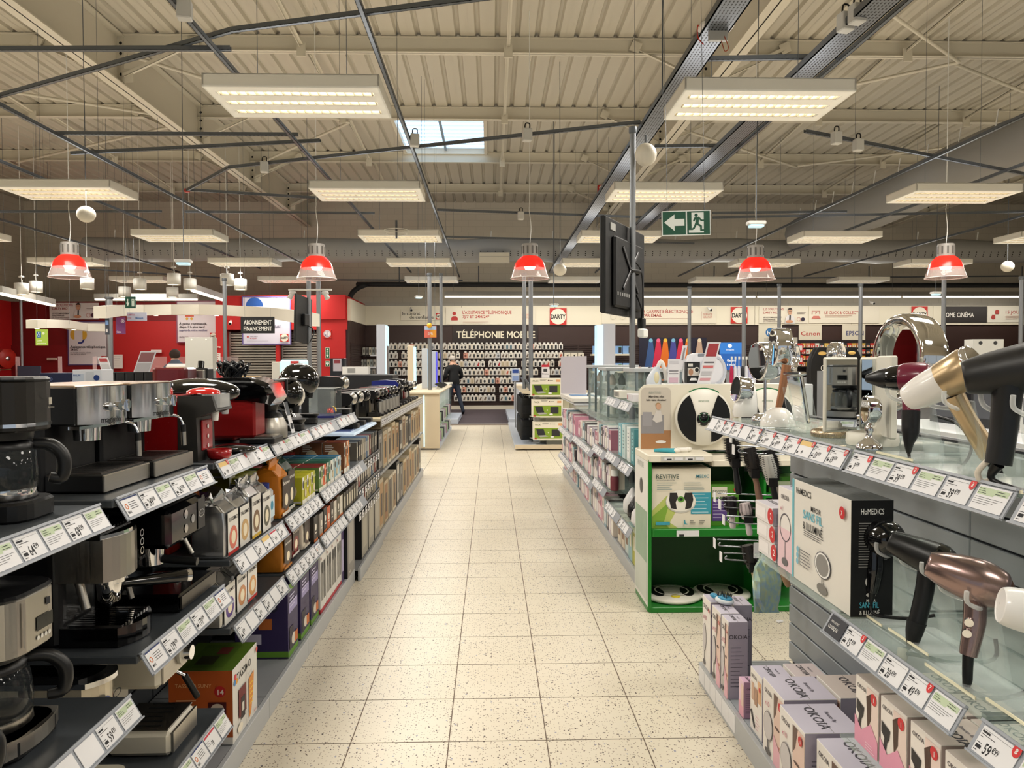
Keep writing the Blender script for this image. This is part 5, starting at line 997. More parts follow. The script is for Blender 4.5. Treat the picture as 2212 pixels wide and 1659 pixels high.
dryer('plum and black hair dryer with its nozzle pointing left, upper shelf', gy(1962, 818, 1.98), (-.74, .67, -.03),
      [('barrel', [(.0, -.055), (.022, -.054), (.036, -.045), (.040, -.02), (.038, .01), (.034, .02)], PLUM), ('front_half', [(.0345, .018), (.032, .04), (.028, .05)], GB), ('nozzle', [(.028, .048), (.026, .065), (.012, .10), (.009, .105)], BK), ('intake_grille', [(.0, -.0565), (.024, -.0555), (.028, -.052)], M('4a0d20', .5))],
      [('handle', [(0, -.01, -.025), (.0, -.015, -.07), (-.002, -.02, -.10)], [.022, .021, .021], PLUM), ('grip', [(-.002, -.018, -.085), (-.006, -.024, -.14), (-.012, -.028, -.17), (-.012, -.028, -.195)], [.0225, .021, .012, .005], BK), ('cord', [(-.012, -.028, -.195), (-.006, -.04, -.222), (.04, -.07, -.24), (.09, -.09, -.22), (.12, -.08, -.17), (.11, -.04, -.12), (.07, .0, -.10)], .004, BK)])
dryer('white and champagne hair dryer with round mesh intake, upper shelf', gy(2035, 826, 1.72), (-.52, .70, -.49),
      [('barrel', [(.041, -.005), (.038, .04), (.032, .075), (.027, .088), (.020, .09)], M('efebe6', .25, coat=.4)), ('metal_rear', [(.042, -.004), (.045, -.03), (.048, -.062), (.045, -.07)], CHAMP), ('chrome_ring', [(.045, -.07), (.048, -.076), (.045, -.084), (.041, -.084)], CHROME), ('mesh_intake', [(.0, -.081), (.03, -.083), (.042, -.079)], M('a79f90', .45, .7))],
      [('handle', [(.02, -.01, -.03), (.05, -.015, -.085), (.092, -.02, -.155), (.10, -.022, -.175)], [.024, .021, .023, .02], CHAMP), ('strain_relief', [(.10, -.022, -.175), (.118, -.024, -.205), (.128, -.026, -.225)], [.015, .009, .005], BK), ('cord', [(.128, -.026, -.225), (.13, -.05, -.24), (.10, -.16, -.245), (.14, -.3, -.24)], .005, BK)])
dryer('matt black hair dryer with a red-edged panel at the right edge, upper shelf', gy(2200, 800, 1.50), (-.82, .50, -.18),
      [('barrel', [(.0, -.13), (.04, -.125), (.052, -.08), (.052, -.03), (.044, .04), (.036, .085), (.032, .095), (.028, .095)], M('1b1a1a', .42))],
      [('handle', [(-.02, .0, -.03), (-.028, .0, -.12), (-.038, .0, -.19)], [.028, .025, .024], BK), ('side_panel', [(-.01, -.045, .03), (.03, -.05, .04), (.05, -.05, .0), (.0, -.047, -.01)], .0035, M('8a1f28', .4)), ('cord', [(-.038, 0, -.19), (-.04, .01, -.225), (.0, -.10, -.24), (.02, -.2, -.24)], [.012, .006, .005, .005], BK), ('hang_loop', [(-.05, .015, -.185), (-.06, .03, -.21), (-.05, .03, -.23), (-.03, .02, -.22)], .006, M('d9cfc0', .5))])
for n, px, Y, h in (('plum', 1965, 1.98, .165), ('white and champagne', 2045, 1.72, .165), ('matt black', 2190, 1.50, .165)): p = gy(px, 800, Y); dryer_stand(n, (p.x + .02, Y, ZR), h)
dryer('glossy black compact hair dryer beside the black and white mirror carton', gy(1897, 1160, 2.03), (-.45, .88, .05),
      [('barrel', [(.0, -.062), (.03, -.06), (.046, -.04), (.049, -.01), (.042, .03), (.032, .05), (.028, .05)], GB), ('intake_grille', [(.0, -.064), (.028, -.062), (.034, -.057)], M('1d1d1f', .6))],
      [('handle', [(-.01, 0, -.03), (-.014, -.005, -.09), (-.022, -.008, -.15)], [.022, .024, .016], GB), ('strain_relief', [(-.022, -.008, -.15), (-.026, -.009, -.185)], [.012, .006], BK), ('cord', [(-.026, -.009, -.185), (-.02, -.03, -.205), (.06, -.06, -.205), (.11, -.08, -.19)], .0045, BK)])
dryer('long black hair dryer with ribbed grip on the middle glass shelf', gy(1992, 1200, 1.83), (-.74, .60, .33),
      [('barrel', [(.0, -.07), (.03, -.069), (.043, -.045), (.042, -.015), (.034, .04), (.026, .075), (.022, .075)], M('171717', .35)), ('gloss_rear', [(.0, -.071), (.031, -.0705), (.0445, -.046), (.0445, -.025)], GB)],
      [('handle', [(.012, .0, -.03), (.006, .0, -.09), (-.012, .0, -.17)], [.021, .021, .02], BK), ('grip', [(-.012, 0, -.165), (-.018, .0, -.19), (-.024, .0, -.225)], [.0225, .02, .012], RUBBER), ('cord', [(-.024, 0, -.225), (-.045, .01, -.245), (-.02, -.02, -.24), (.05, -.06, -.245), (.12, -.09, -.225), (.13, -.08, -.18)], .005, BK), ('hang_tag', [(-.04, .01, -.235), (-.05, .0, -.26), (-.07, -.01, -.275)], [.012, .013, .008], M('bfb6a8', .5))])
dryer('rose metal hair dryer with copper mesh on the middle glass shelf', gy(2088, 1250, 1.60), (-.82, .50, .28),
      [('barrel', [(.030, -.075), (.040, -.065), (.0485, -.03), (.047, .0), (.038, .045), (.027, .075), (.022, .077)], ROSE), ('copper_mesh', [(.0, -.084), (.02, -.083), (.030, -.075)], M('6b4632', .45, .7)), ('gold_mark', [(.0488, -.024), (.0485, -.017)], M('b98a4a', .3, .9))],
      [('handle', [(.012, -.01, -.035), (.008, -.015, -.09), (-.008, -.02, -.16)], [.022, .022, .017], ROSE), ('button', [(-.012, -.028, -.085), (-.016, -.034, -.086)], .009, CHROME), ('button', [(-.016, -.028, -.108), (-.020, -.034, -.109)], .009, CHROME), ('cord', [(-.008, -.02, -.16), (-.01, -.022, -.21), (-.008, -.024, -.232), (.04, -.04, -.245), (.11, -.06, -.21), (.13, -.06, -.13)], [.011, .01, .006, .0048, .0048, .0048], BK)])
dryer('white hair dryer cut off by the right picture edge', gy(2245, 1330, 1.42), (-.9, .35, .18),
      [('barrel', [(.0, -.09), (.04, -.085), (.044, -.04), (.040, .04), (.034, .065), (.03, .065)], M('ece9e6', .3, coat=.3)), ('grey_band', [(.0445, -.02), (.044, .0)], M('6a6664', .4))], [('handle', [(.01, 0, -.03), (.01, -.01, -.15)], [.022, .02], M('ece9e6', .3))])
for n, px, Y in (('glossy black compact', 1900, 2.03), ('long black', 1996, 1.83), ('rose metal', 2092, 1.60), ('white', 2245, 1.42)): p = gy(px, 1200, Y); dryer_stand(n, (p.x + .02, Y, .861), .19)
# ---- cartons
pack('mirror_carton', 'white and black carton printed with a lit mirror, on the middle shelf', 'box', .40, .115, .315, (1.022, 2.22, .861), RR, 'e4dfd6', F=(('r', 0, 0, .04, 1, '6fb8c4'), ('t', 'HoMEDiCS', .08, .87, .085, '2b2b2d', 'l', .9), ('t', 'MIROIR', .36, .75, .07, '2b2b2d', 'l', .95), ('t', 'SANS FIL', .22, .655, .115, '5fb4c8', 'l', 1), ('t', '& ILLUMINÉ', .22, .55, .105, '2b2b2d', 'l', .82), ('l', .24, .53, .66, 3, .02, .006, '55545a'), ('e', .58, .30, .135, .125, '55535a'), ('e', .58, .30, .125, .115, 'f2f0ec'), ('e', .58, .30, .105, .10, '8d8a86'), ('r', .572, .10, .588, .19, '6a6864'), ('e', .58, .08, .085, .05, '7d7a75'), ('c', .14, .32, .03, '7fb8cc'), ('c', .14, .26, .03, '7fb8cc'), ('c', .14, .20, .03, '7fb8cc'), ('l', .2, .33, .4, 6, .03, .008, '6a686c'), ('c', .90, .87, .055, 'c92a30'), ('t', '7', .885, .845, .06, 'f4f0ec')),
     R=(('r', .0, 0, 1, 1, '0c0c0d'), ('t', 'HoMEDiCS', .5, .88, .07, 'e6e4e0', 'c', .62), ('l', .18, .80, .9, 18, .022, .007, '8d8b88'), ('e', .48, .30, .14, .05, 'cfcdc8'), ('e', .48, .30, .10, .035, '77757a'), ('r', .46, .20, .5, .25, 'cfcdc8'), ('e', .48, .19, .12, .02, 'cfcdc8'), ('t', 'MIROIR', .36, .13, .035, 'e6e4e0', 'l', .7), ('t', 'SANS FIL', .20, .08, .07, '4fb0c4', 'l', .62), ('t', '& ILLUMINÉ', .20, .02, .055, 'e6e4e0', 'l', .62)), top='101011')
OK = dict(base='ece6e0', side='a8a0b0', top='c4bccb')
def okoia(w, h, face=True, mirror=True):
    f = [('t', 'OKOIA', .08, .84, .085, '4a4248'), ('r', .55, 0, 1, .95, 'e7c9bb')] if face else [('t', 'OKOIA', .1, .84, .085, '4a4248')]
    if face: f += [('p', ((.55, .95), (.75, .95), (.66, .70), (.55, .60)), '6a5248'), ('e', .72, .52, .12, .02, '5a4038'), ('e', .86, .30, .08, .02, 'c07a72'), ('p', ((.55, 0), (1, 0), (1, .18), (.55, .40)), 'e8b4c0')]
    if mirror: f += [('t', 'x10', .14, .68, .10, 'c8788c'), ('e', .30, .42, .22, .20, '8d8688'), ('e', .30, .42, .205, .185, 'cfc9c9'), ('r', .27, .08, .33, .24, '6a6668'), ('e', .30, .07, .14, .04, '5a5658')]
    f += [('c', .88, .86, .075, 'cc2f34'), ('t', '1', .87, .83, .07, 'f6f0ec')]
    return tuple(f)
sR = (('t', 'OKOIA', .5, .78, .075, '4a4248', 'c'), ('l', .12, .66, .88, 11, .05, .008, '5c5662'))
tT = (('t', 'OKOIA', .12, .35, .26, '38333c'), ('t', 'Beauty By', .3, .66, .10, '5c5662'))
def carton(label, w, d, h, loc, F_, share=None, grp='beauty mirror cartons', **k):
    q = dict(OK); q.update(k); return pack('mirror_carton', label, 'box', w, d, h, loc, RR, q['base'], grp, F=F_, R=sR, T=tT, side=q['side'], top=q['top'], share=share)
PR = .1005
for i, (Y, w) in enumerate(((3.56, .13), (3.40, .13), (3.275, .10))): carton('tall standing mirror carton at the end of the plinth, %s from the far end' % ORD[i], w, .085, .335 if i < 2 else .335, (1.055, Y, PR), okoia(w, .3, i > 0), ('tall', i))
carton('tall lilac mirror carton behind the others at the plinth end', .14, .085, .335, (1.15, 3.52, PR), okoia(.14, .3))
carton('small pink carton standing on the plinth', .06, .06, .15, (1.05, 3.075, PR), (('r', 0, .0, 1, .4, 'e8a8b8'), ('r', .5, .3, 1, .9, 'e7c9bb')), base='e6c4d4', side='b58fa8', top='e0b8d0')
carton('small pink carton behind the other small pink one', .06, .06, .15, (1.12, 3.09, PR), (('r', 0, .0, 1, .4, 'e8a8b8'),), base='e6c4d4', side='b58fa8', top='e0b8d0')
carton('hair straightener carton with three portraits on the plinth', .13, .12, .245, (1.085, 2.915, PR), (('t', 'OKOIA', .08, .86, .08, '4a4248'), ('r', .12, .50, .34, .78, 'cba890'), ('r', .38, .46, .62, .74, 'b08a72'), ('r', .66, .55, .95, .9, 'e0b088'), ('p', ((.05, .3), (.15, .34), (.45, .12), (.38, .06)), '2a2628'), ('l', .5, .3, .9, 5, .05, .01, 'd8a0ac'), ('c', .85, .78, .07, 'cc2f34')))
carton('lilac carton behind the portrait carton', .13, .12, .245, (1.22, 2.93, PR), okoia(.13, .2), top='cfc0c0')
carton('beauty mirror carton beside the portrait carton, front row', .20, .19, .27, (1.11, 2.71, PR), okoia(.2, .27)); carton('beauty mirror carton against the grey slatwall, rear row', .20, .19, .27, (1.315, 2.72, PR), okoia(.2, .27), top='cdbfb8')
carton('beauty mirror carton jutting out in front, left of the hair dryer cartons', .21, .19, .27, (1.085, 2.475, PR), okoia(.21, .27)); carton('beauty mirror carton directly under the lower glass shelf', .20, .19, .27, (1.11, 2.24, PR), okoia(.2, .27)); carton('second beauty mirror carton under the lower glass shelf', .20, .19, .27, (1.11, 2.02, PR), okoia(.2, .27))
hd = (('t', 'OKOIA', .08, .84, .085, '4a4248'), ('r', .52, 0, 1, .95, 'e9d2c8'), ('p', ((.06, .66), (.40, .60), (.36, .46), (.28, .40), (.22, .20), (.12, .22), (.18, .44), (.06, .50)), '232022'), ('p', ((.5, .80), (.72, .90), (.70, .50), (.56, .35)), '4a3228'), ('p', ((.0, .0), (1, .0), (1, .26), (.7, .44), (.3, .24), (0, .40)), 'e39ab4'), ('c', .82, .84, .12, 'cc2f34'), ('t', '1', .80, .80, .1, 'f6f0ec'), ('l', .5, .12, .9, 3, .04, .01, 'f4dce4'))
for i, Y in enumerate((1.93, 1.80, 1.665, 1.53)):
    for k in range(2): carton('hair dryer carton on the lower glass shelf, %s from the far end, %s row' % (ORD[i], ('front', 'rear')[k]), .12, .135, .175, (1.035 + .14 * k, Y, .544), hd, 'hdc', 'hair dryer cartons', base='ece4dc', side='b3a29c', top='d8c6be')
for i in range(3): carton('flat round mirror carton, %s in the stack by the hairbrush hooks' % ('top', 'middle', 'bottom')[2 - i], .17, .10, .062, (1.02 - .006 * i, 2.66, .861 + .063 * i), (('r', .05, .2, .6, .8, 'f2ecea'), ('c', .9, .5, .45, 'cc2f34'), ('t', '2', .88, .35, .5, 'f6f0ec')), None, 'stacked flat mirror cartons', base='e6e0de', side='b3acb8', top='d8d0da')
carton('slim pink carton with a ring mirror print next to the black and white carton', .13, .09, .27, (1.015, 2.49, .861), (('r', 0, 0, 1, .5, 'eac8cf'), ('t', 'OKOIA', .2, .86, .08, '4a4248'), ('o', .5, .52, .33, .36, '55505a'), ('r', .485, .12, .515, .36, '7d7880'), ('e', .5, .1, .2, .05, '6a6668'), ('t', 'x1', .2, .72, .08, 'c8788c')))
# ---- hooks with brushes beside the slatwall end
HK = M('b9bcc0', .25, .9, name='hook_wire')
def hook(label, Y, z, L=.30):
    t = thing('display_hook', label, 'hook', (RB, Y, z), 0, 'long wire display hooks')
    b = B(); b.tube([(0, 0, 0), (-L, 0, .012), (-L - .02, 0, .03)], .0035, HK, 6); b.tube([(0, 0, .03), (-L - .035, 0, .045)], .003, HK, 6); b.box(-.005, -.012, -.02, .006, .012, .045, HK, .002); b.build('wire', t)
    b = B(); b.box(-L - .05, -.018, .005, -L - .047, .018, .05, CARD, T=None); b.build('price_tab', t)
    return t
HKS = [(3.60, 1.20, 'top far'), (3.52, 1.17, 'top second'), (3.48, 1.12, 'top near'), (3.60, .88, 'middle far'), (3.52, .86, 'middle near'), (3.46, .80, 'third level'), (3.60, .66, 'lower far'), (3.50, .62, 'lower near')]
for Y, z, n in HKS: hook('wire display hook with a paper tab, %s in the brush corner' % n, Y, z, .28 if z > 1 else .33)
def brush(label, top, bot, col, paddle, hc, w=.028):
    top = Vector(top); bot = Vector(bot); t = thing('hair_brush', label, 'hairbrush', top, 0, 'hanging hairbrushes'); d = bot - top
    b = B(); b.tube([d * .02, d * .25, d * .5], [w * .8, w, w * .7], M(paddle, .4), 10); b.build('brush_head', t)
    b = B(); b.tube([d * .48, d * .6, d * .9, d], [w * .5, w * .38, w * .5, w * .35], M(hc, .4), 10); b.build('handle', t)
    b = B(); mt = M('141214', .6)
    for i in range(14):
        for j in range(10):
            p = d * (.05 + .40 * i / 14); a = 2 * PI * j / 10; b.add([(p.x + w * .8 * math.cos(a), p.y + w * .8 * math.sin(a), p.z - .002), (p.x + w * .8 * math.cos(a), p.y + w * .8 * math.sin(a), p.z + .002), (p.x + w * 1.5 * math.cos(a), p.y + w * 1.5 * math.sin(a), p.z)], [(0, 1, 2)], mt)
    b.build('bristles', t)
    b = B(); b.box(d.x * .35 - .02, d.y * .35 - .035, d.z * .42 - .03, d.x * .35 + .02, d.y * .35 - .03, d.z * .42 + .01, M('1d1a1a', .4)); b.build('collar_card', t)
for i, (x, y, z, dx, c, hc, lab) in enumerate(((1.13, 3.57, 1.20, .03, '1a1718', '17171a', 'black and red boxed hairbrush hanging under the top rail'), (1.19, 3.50, 1.16, .05, '2a2422', '8a6a58', 'round black hairbrush with brown handle on the top hooks'), (1.25, 3.44, 1.13, .05, 'd8d4ce', '1a1a1c', 'silver-backed hairbrush with black handle on the top hooks'), (1.28, 3.50, 1.15, .05, '1c1a1a', 'b5a89a', 'dark hairbrush with a pale handle, rightmost of the top hooks'),
                                                   (1.19, 3.52, .70, .05, '241f1d', 'c9a27a', 'wooden-handled round brush on the lower hooks'), (1.27, 3.47, .74, .09, '7d1f3c', 'c99f78', 'paddle brush with burgundy pad and wooden back'), (1.12, 3.56, .92, .01, '2a2228', 'd9cfd0', 'small pale pink brush on the middle hooks'), (1.17, 3.50, .90, .02, 'd8c8c8', 'cfc6c4', 'second pale brush on the middle hooks'))):
    brush(lab, (x, y, z), (x + dx, y - .02, z - (.27 if z > 1 else .15 if z > .85 else .22)), c, 0 or c, hc, .033 if i not in (5, 6, 7) else .03)
t = thing('holographic_pouch', 'shiny holographic pouch hanging from the lower hooks', 'pouch', (1.20, 3.42, .68), 0)
HOLO = M('e6e0ea', .12, .55, name='holographic_film'); nt, pb = nodes(HOLO); lw = nt.nodes.new('ShaderNodeLayerWeight'); ns = nt.nodes.new('ShaderNodeTexNoise'); ns.inputs['Scale'].default_value = 9; cr_ = nt.nodes.new('ShaderNodeValToRGB')
for p, c in ((0, 'f0b8d0'), (.35, 'b8e0f0'), (.6, 'd8f0c8'), (1, 'f0dcb8')):
    e = cr_.color_ramp.elements.new(p) if p not in (0, 1) else cr_.color_ramp.elements[0 if p == 0 else -1]; e.color = lin(c)
nt.links.new(ns.outputs['Fac'], cr_.inputs[0]); nt.links.new(cr_.outputs[0], pb.inputs['Base Color'])
b = B(); rings = []
for z, w_, th in ((0, .012, .006), (-.03, .03, .012), (-.06, .055, .018), (-.12, .07, .022), (-.20, .062, .018), (-.25, .055, .012), (-.27, .06, .006)): rings.append([(.035 + w_ * math.cos(a) * (1.2 if math.cos(a) > 0 else .8) + random.uniform(-.004, .004), th * math.sin(a) + random.uniform(-.004, .004), z) for a in [2 * PI * k / 12 for k in range(12)]])
b.loft(rings, HOLO, False); b.build('pouch_body', t); b = B(); b.box(-.012, -.004, -.02, .012, .004, .05, CARD); b.build('header_tab', t)
t = thing('hair_brush', 'round blue and white detangling brush lying on the tall mirror cartons', 'hairbrush', (1.07, 3.47, PR + .337), .5, 'loose hairbrushes')
b = B(); b.ball((0, 0, .016), (.035, .05, .018), M('dfe6ea', .3), 18); b.build('back_shell', t); b = B(); b.ball((0, -.004, .026), (.028, .04, .016), M('3f94bb', .3), 16); b.build('pad', t); b = B(); [b.cyl((x * .008, y * .009, .034), (x * .009, y * .010, .05), .002, M('16181c', .5), 4) for x in range(-2, 3) for y in range(-3, 4)]; b.build('bristles', t); b = B(); b.ball((-.0, .06, .02), (.014, .03, .013), M('3f94bb', .3), 12); b.build('handle', t)
b = B(); b.box(-.02, -.012, 0, .02, .012, .012, CARD, .003); tag(b.build('paper_scrap', None, (gz(1683, 1346, 0).x, gz(1683, 1346, 0).y, .0005), .4), 'small scrap of white paper on the floor tiles', 'paper scrap')
# ================================================================= flat boards, signs and posters (placed at their own depth, sizes in metres)
def board(name, label, cat, r, Y, base, decs=(), th=.02, group=None, frame=None, parent=None, emit=0, tilt=0, rough=.5, depth_parts=None):
    a = gy(r[0], r[1], Y); c = gy(r[2], r[3], Y); k = (c.x - a.x) / (r[2] - r[0]); w = c.x - a.x; h = a.z - c.z; kz = h / (r[3] - r[1])
    b = B(); b.box(0, 0, 0, w, th, h, M(base, rough, emit=emit), .002 if th > .01 else 0)
    T = FT((0, 0, 0), (1, 0, 0), (0, 0, 1), .0015)
    X = lambda x: (x - r[0]) * k
    Z = lambda y: (r[3] - y) * kz
    for q, d in enumerate(decs):
        z = .0012 * q * (Y / 8); t = d[0]; mc = M(d[5] if t in 'tv' else d[-1], .55, emit=emit * .8, var=0)
        if t == 'r': b.rect(X(d[1]), Z(d[4]), X(d[3]), Z(d[2]), mc, T, z)
        elif t == 'c': b.disc(X(d[1]), Z(d[2]), d[3] * k, mc, T, z)
        elif t == 'e': b.disc(X(d[1]), Z(d[2]), d[3] * k, mc, T, z, 20, d[4] * kz)
        elif t == 'o': b.ring(X(d[1]), Z(d[2]), d[3] * k, d[4] * k, mc, T, z)
        elif t == 'p': b.poly([(X(x), Z(y), z) for x, y in d[1]], mc, T)
        elif t == 'l':
            for i in range(d[4]): b.rect(X(d[1]), Z(d[2] + i * d[5] + d[6]), X(d[1] + (d[3] - d[1]) * (1 - .13 * (i % 3))), Z(d[2] + i * d[5]), mc, T, z)
        elif t == 't':
            sz = d[4] * kz / .70; al = d[6] if len(d) > 6 else 'l'; b.text(d[1], X(d[2]), Z(d[3]), sz, mc, T, al=al, z=z, bold=d[8] if len(d) > 8 else .015, w=(d[7] * k if len(d) > 7 and d[7] else None))
    if frame:
        fm = M(frame, .5)
        for x0, z0, x1, z1 in ((-.03, -.03, w + .03, 0), (-.03, h, w + .03, h + .03), (-.03, 0, 0, h), (w, 0, w + .03, h)): b.box(x0, -.012, z0, x1, th, z1, fm)
    o = b.build(name, parent, (a.x, Y, c.z) if parent is None else Vector((a.x, Y, c.z)) - parent.location)
    if name in ('hanging_sign', 'exit_sign'):
        for x in (w * .12, w * .88): q = B(); q.cyl((x, th / 2, h - .002), (x, th / 2, 7.0 - c.z), .002, GALV, 4); q.build('hanging_wire', o)
    if cat: tag(o, label, cat, group)
    return o
def logo(x0, y0, x1, y1, wt=None):
    cx, cy = (x0 + x1) / 2, (y0 + y1) / 2; r = (x1 - x0) * .47
    return [('r', x0, y0, x1, y1, 'c62a22'), ('c', cx, cy, r, 'ece4d2'), ('t', 'DARTY', cx, cy + (y1 - y0) * .14, (y1 - y0) * .27, '15120f', 'c', (x1 - x0) * .90, .03)]
FY = WY - .075
board('shop_sign', 'dark sign reading telephonie mobile in cream capitals', 'sign', (978, 703, 1162, 741), WY - .035, '2b211e', [('t', 'TÉLÉPHONIE MOBILE', 986, 730, 14.5, 'ece4cc', 'l', 170, .02)])
board('fascia_banner', 'cream banner with red telephone assistance text above the phone wall', 'banner', (963, 664, 1157, 701), FY, 'ded6c2', [('t', "L'ASSiSTANCE TÉLÉPHONiQUE", 999, 678, 7, 'b0322c', 'l', 106), ('t', '7J/7 ET 24H/24*', 999, 687, 6.5, 'b0322c', 'l', 58), ('c', 981.5, 677, 4, 'b5302a'), ('p', ((975, 692), (975, 687), (978, 683), (986, 683), (989, 687), (989, 692)), 'b5302a'), ('t', 'SERVICE', 1127, 682, 4, 'd8a090', 'l', 20), ('t', 'GRATUIT', 1127, 688, 4, 'd8a090', 'l', 20), ('l', 1000, 695, 1055, 2, 2, .7, 'c9a898')])
board('fascia_sign', 'black lower-case trust contract lettering on the cream fascia', 'sign', (866, 668, 954, 692), FY, 'e3dbc7', [('t', 'le contrat', 869, 680, 7, '2a2522', 'l', 39, .01), ('t', 'de confiance', 885, 688, 7, '2a2522', 'l', 52, .01)] + logo(942, 676, 953, 690))
for i, (x0, y0, x1, y1, l) in enumerate(((1188, 666, 1224, 702, 'over the phone wall'), (1579.5, 664, 1615, 700, 'beside the middle power pole'), (1970, 664, 2004, 699, 'half behind the chrome ring mirror'))):
    board('logo_sign', 'square red sign with a white disc and black capitals, %s' % l, 'sign', (x0, y0, x1, y1), FY - .01, 'c62a22', logo(x0, y0, x1, y1)[1:], group='square logo signs')
board('fascia_banner', 'cream banner with red electronic warranty text behind the TV pole', 'banner', (1300, 664, 1548, 700), FY, 'e0d8c4', [('t', 'LA GARANTiE ÉLECTRONiQUE', 1384, 677, 7.5, 'a83c34', 'l', 113), ('t', 'PAR EMAiL', 1388, 685, 6.5, 'a83c34', 'l', 42), ('t', 'SERVICE', 1519, 682, 4.5, 'cf9a8c', 'l', 20), ('t', 'GRATUIT', 1519, 688, 4.5, 'cf9a8c', 'l', 20), ('r', 1515, 673, 1515.6, 692, 'c9a898'), ('l', 1390, 688, 1488, 1, 2, .6, 'c9a898'), ('o', 1325, 684, 6, 7, 'cfc8b8'), ('o', 1345, 684, 6, 7, 'cfc8b8')])
def tieman(x, y, s):
    return [('p', [(x + a * s, y + c * s) for a, c in ((-14, 36), (-11, 18), (-4, 12), (4, 12), (11, 18), (14, 36))], 'dcd8d6'), ('e', x, y + 3, 5.5 * s, 8 * s, 'c99a7c'), ('p', [(x + a * s, y + c * s) for a, c in ((-6, 2), (-5, -5), (0, -8), (5, -5), (6, 2), (4, -2), (-4, -2))], '2a201c'), ('p', [(x + a * s, y + c * s) for a, c in ((-2, 13), (2, 13), (1, 34), (-3, 34))], '1c1c22'), ('e', x - 2 * s, y + 30 * s, 10 * s, 4 * s, 'c98f6c'), ('r', x - 4 * s, y + 1.5 * s, x + 4 * s, y + 2.3 * s, '4a3a34')]
board('fascia_banner', 'cream banner with a man in a tie and red business text at right', 'banner', (1640, 663, 1745, 700), FY, 'e3dbc8', [('t', 'LES SOLUTIONS', 1649, 671.5, 5, 'a83c34', 'l', 44), ('t', 'DARTY PRO', 1649, 679, 5, 'a83c34', 'l', 32), ('t', 'UN ACCOMPAGNEMENT', 1649, 688.5, 3, '5a4a44', 'l', 40), ('t', 'PERSONNALISÉ', 1649, 693, 3, '5a4a44', 'l', 26), ('t', 'DE TOUS VOS PROJETS', 1649, 697, 3, '8a7a70', 'l', 40), ('l', 1721, 676, 1740, 2, 2.5, .9, '8d8078'), ('o', 1725, 691, 3.4, 4, 'b03a34'), ('c', 1734, 691, 4, '2c2238')] + tieman(1706, 672, .8))
board('fascia_banner', 'cream banner with red click and collect text at right', 'banner', (1748, 663, 1900, 700), FY, 'e3dbc8', [('t', 'LE CLiCK & COLLECT*', 1781, 680, 6.5, 'b04a40', 'l', 76), ('r', 1755, 673, 1771, 674, 'b8584c'), ('r', 1754, 673, 1755.4, 680, 'b8584c'), ('r', 1770, 673, 1771.4, 680, 'b8584c'), ('t', 'P', 1763, 680, 5, 'b8584c', 'c'), ('p', ((1753, 690), (1757, 684), (1769, 684), (1773, 690)), 'c9786a'), ('l', 1782, 683, 1840, 2, 2.5, .8, 'c9a090')])
board('fascia_sign', 'dark home cinema sign with white lettering at right', 'sign', (2036, 664, 2132, 699), FY, '2f2a28', [('t', 'HOME CiNÉMA', 2036, 687, 9.5, 'e9e4dc', 'l', 68, .02)])
board('fascia_banner', 'cream banner with red cubes and day-count text at the right edge', 'banner', (2134, 664, 2260, 699), FY, 'e6e0d0', [('t', '15 JOURS POUR', 2171, 680, 6.5, 'b04a40', 'l', 72), ('c', 2146, 688, 4.5, 'b5423c'), ('c', 2154, 676, 4.5, 'b5423c'), ('r', 2143, 682, 2150, 692, 'b5423c'), ('r', 2150, 673, 2158, 681, 'b5423c'), ('l', 2172, 685, 2206, 3, 3, .8, 'c9a090')])
for i, (x0, x1, tx, c, fn, nm) in enumerate(((1639, 1689, '', '2f6fa8', 0, 'round blue'), (1726, 1775, 'Canon', 'b5302c', 0, 'red serif'), (1820, 1869, 'EPSON', '2a3270', 0, 'dark blue capital'))):
    d = [('c', 1663.5, 719.5, 9.5, c), ('t', 'hp', 1663.5, 724, 8, 'f0f0ee', 'c', 13, .02)] if not tx else [('t', tx, (x0 + x1) / 2 + (2 if i == 2 else 0), 726, 9.5 if i == 2 else 8.5, c, 'c', 41 if i < 2 else 38, .01)]
    board('brand_panel', 'cream wall panel with a %s brand mark' % nm, 'panel', (x0, 700, x1, 750), FY + .035, 'ddd5c0', d, group='printer brand panels')
# stage light poster and blue screen poster
b = [('r', 1381, 731, 1525, 800, '1a1a3a')]
for x, c, c2_ in ((1406, '7fc0d8', '3a5a90'), (1422, 'f06a8c', 'd82a4c'), (1437, 'f0c040', 'e8741c'), (1454, '7fb8d8', '4a4a98'), (1470, 'f0688c', 'd8304c'), (1485, 'f0b840', 'e87a20'), (1510, 'e8d8b8', 'c8a890')):
    b += [('p', ((x - 4, 736), (x + 4, 736), (x + 12, 800), (x - 14, 800)), c2_), ('c', x, 736, 4.2, c)]
board('poster', 'dark poster of coloured stage spotlights on the brown wall', 'poster', (1381, 730, 1526, 802), WY - .06, '1c1a30', b[1:])
BA = board('poster', 'bright blue advert panel with a white mark beside the power pole', 'poster', (1555, 741, 1611, 800), 20.5, '2a6fc0', [('r', 1556, 765, 1610, 800, '1c58a8'), ('c', 1576.5, 748, 4.5, 'dce8f4'), ('t', 'bouygues', 1577, 758, 3.5, 'dce8f4', 'c', 17), ('t', 'Garanti', 1570, 782, 5, 'eaf2fa', 'l', 20), ('t', '6 mois', 1570, 791, 5, 'eaf2fa', 'l', 18)], emit=.35)
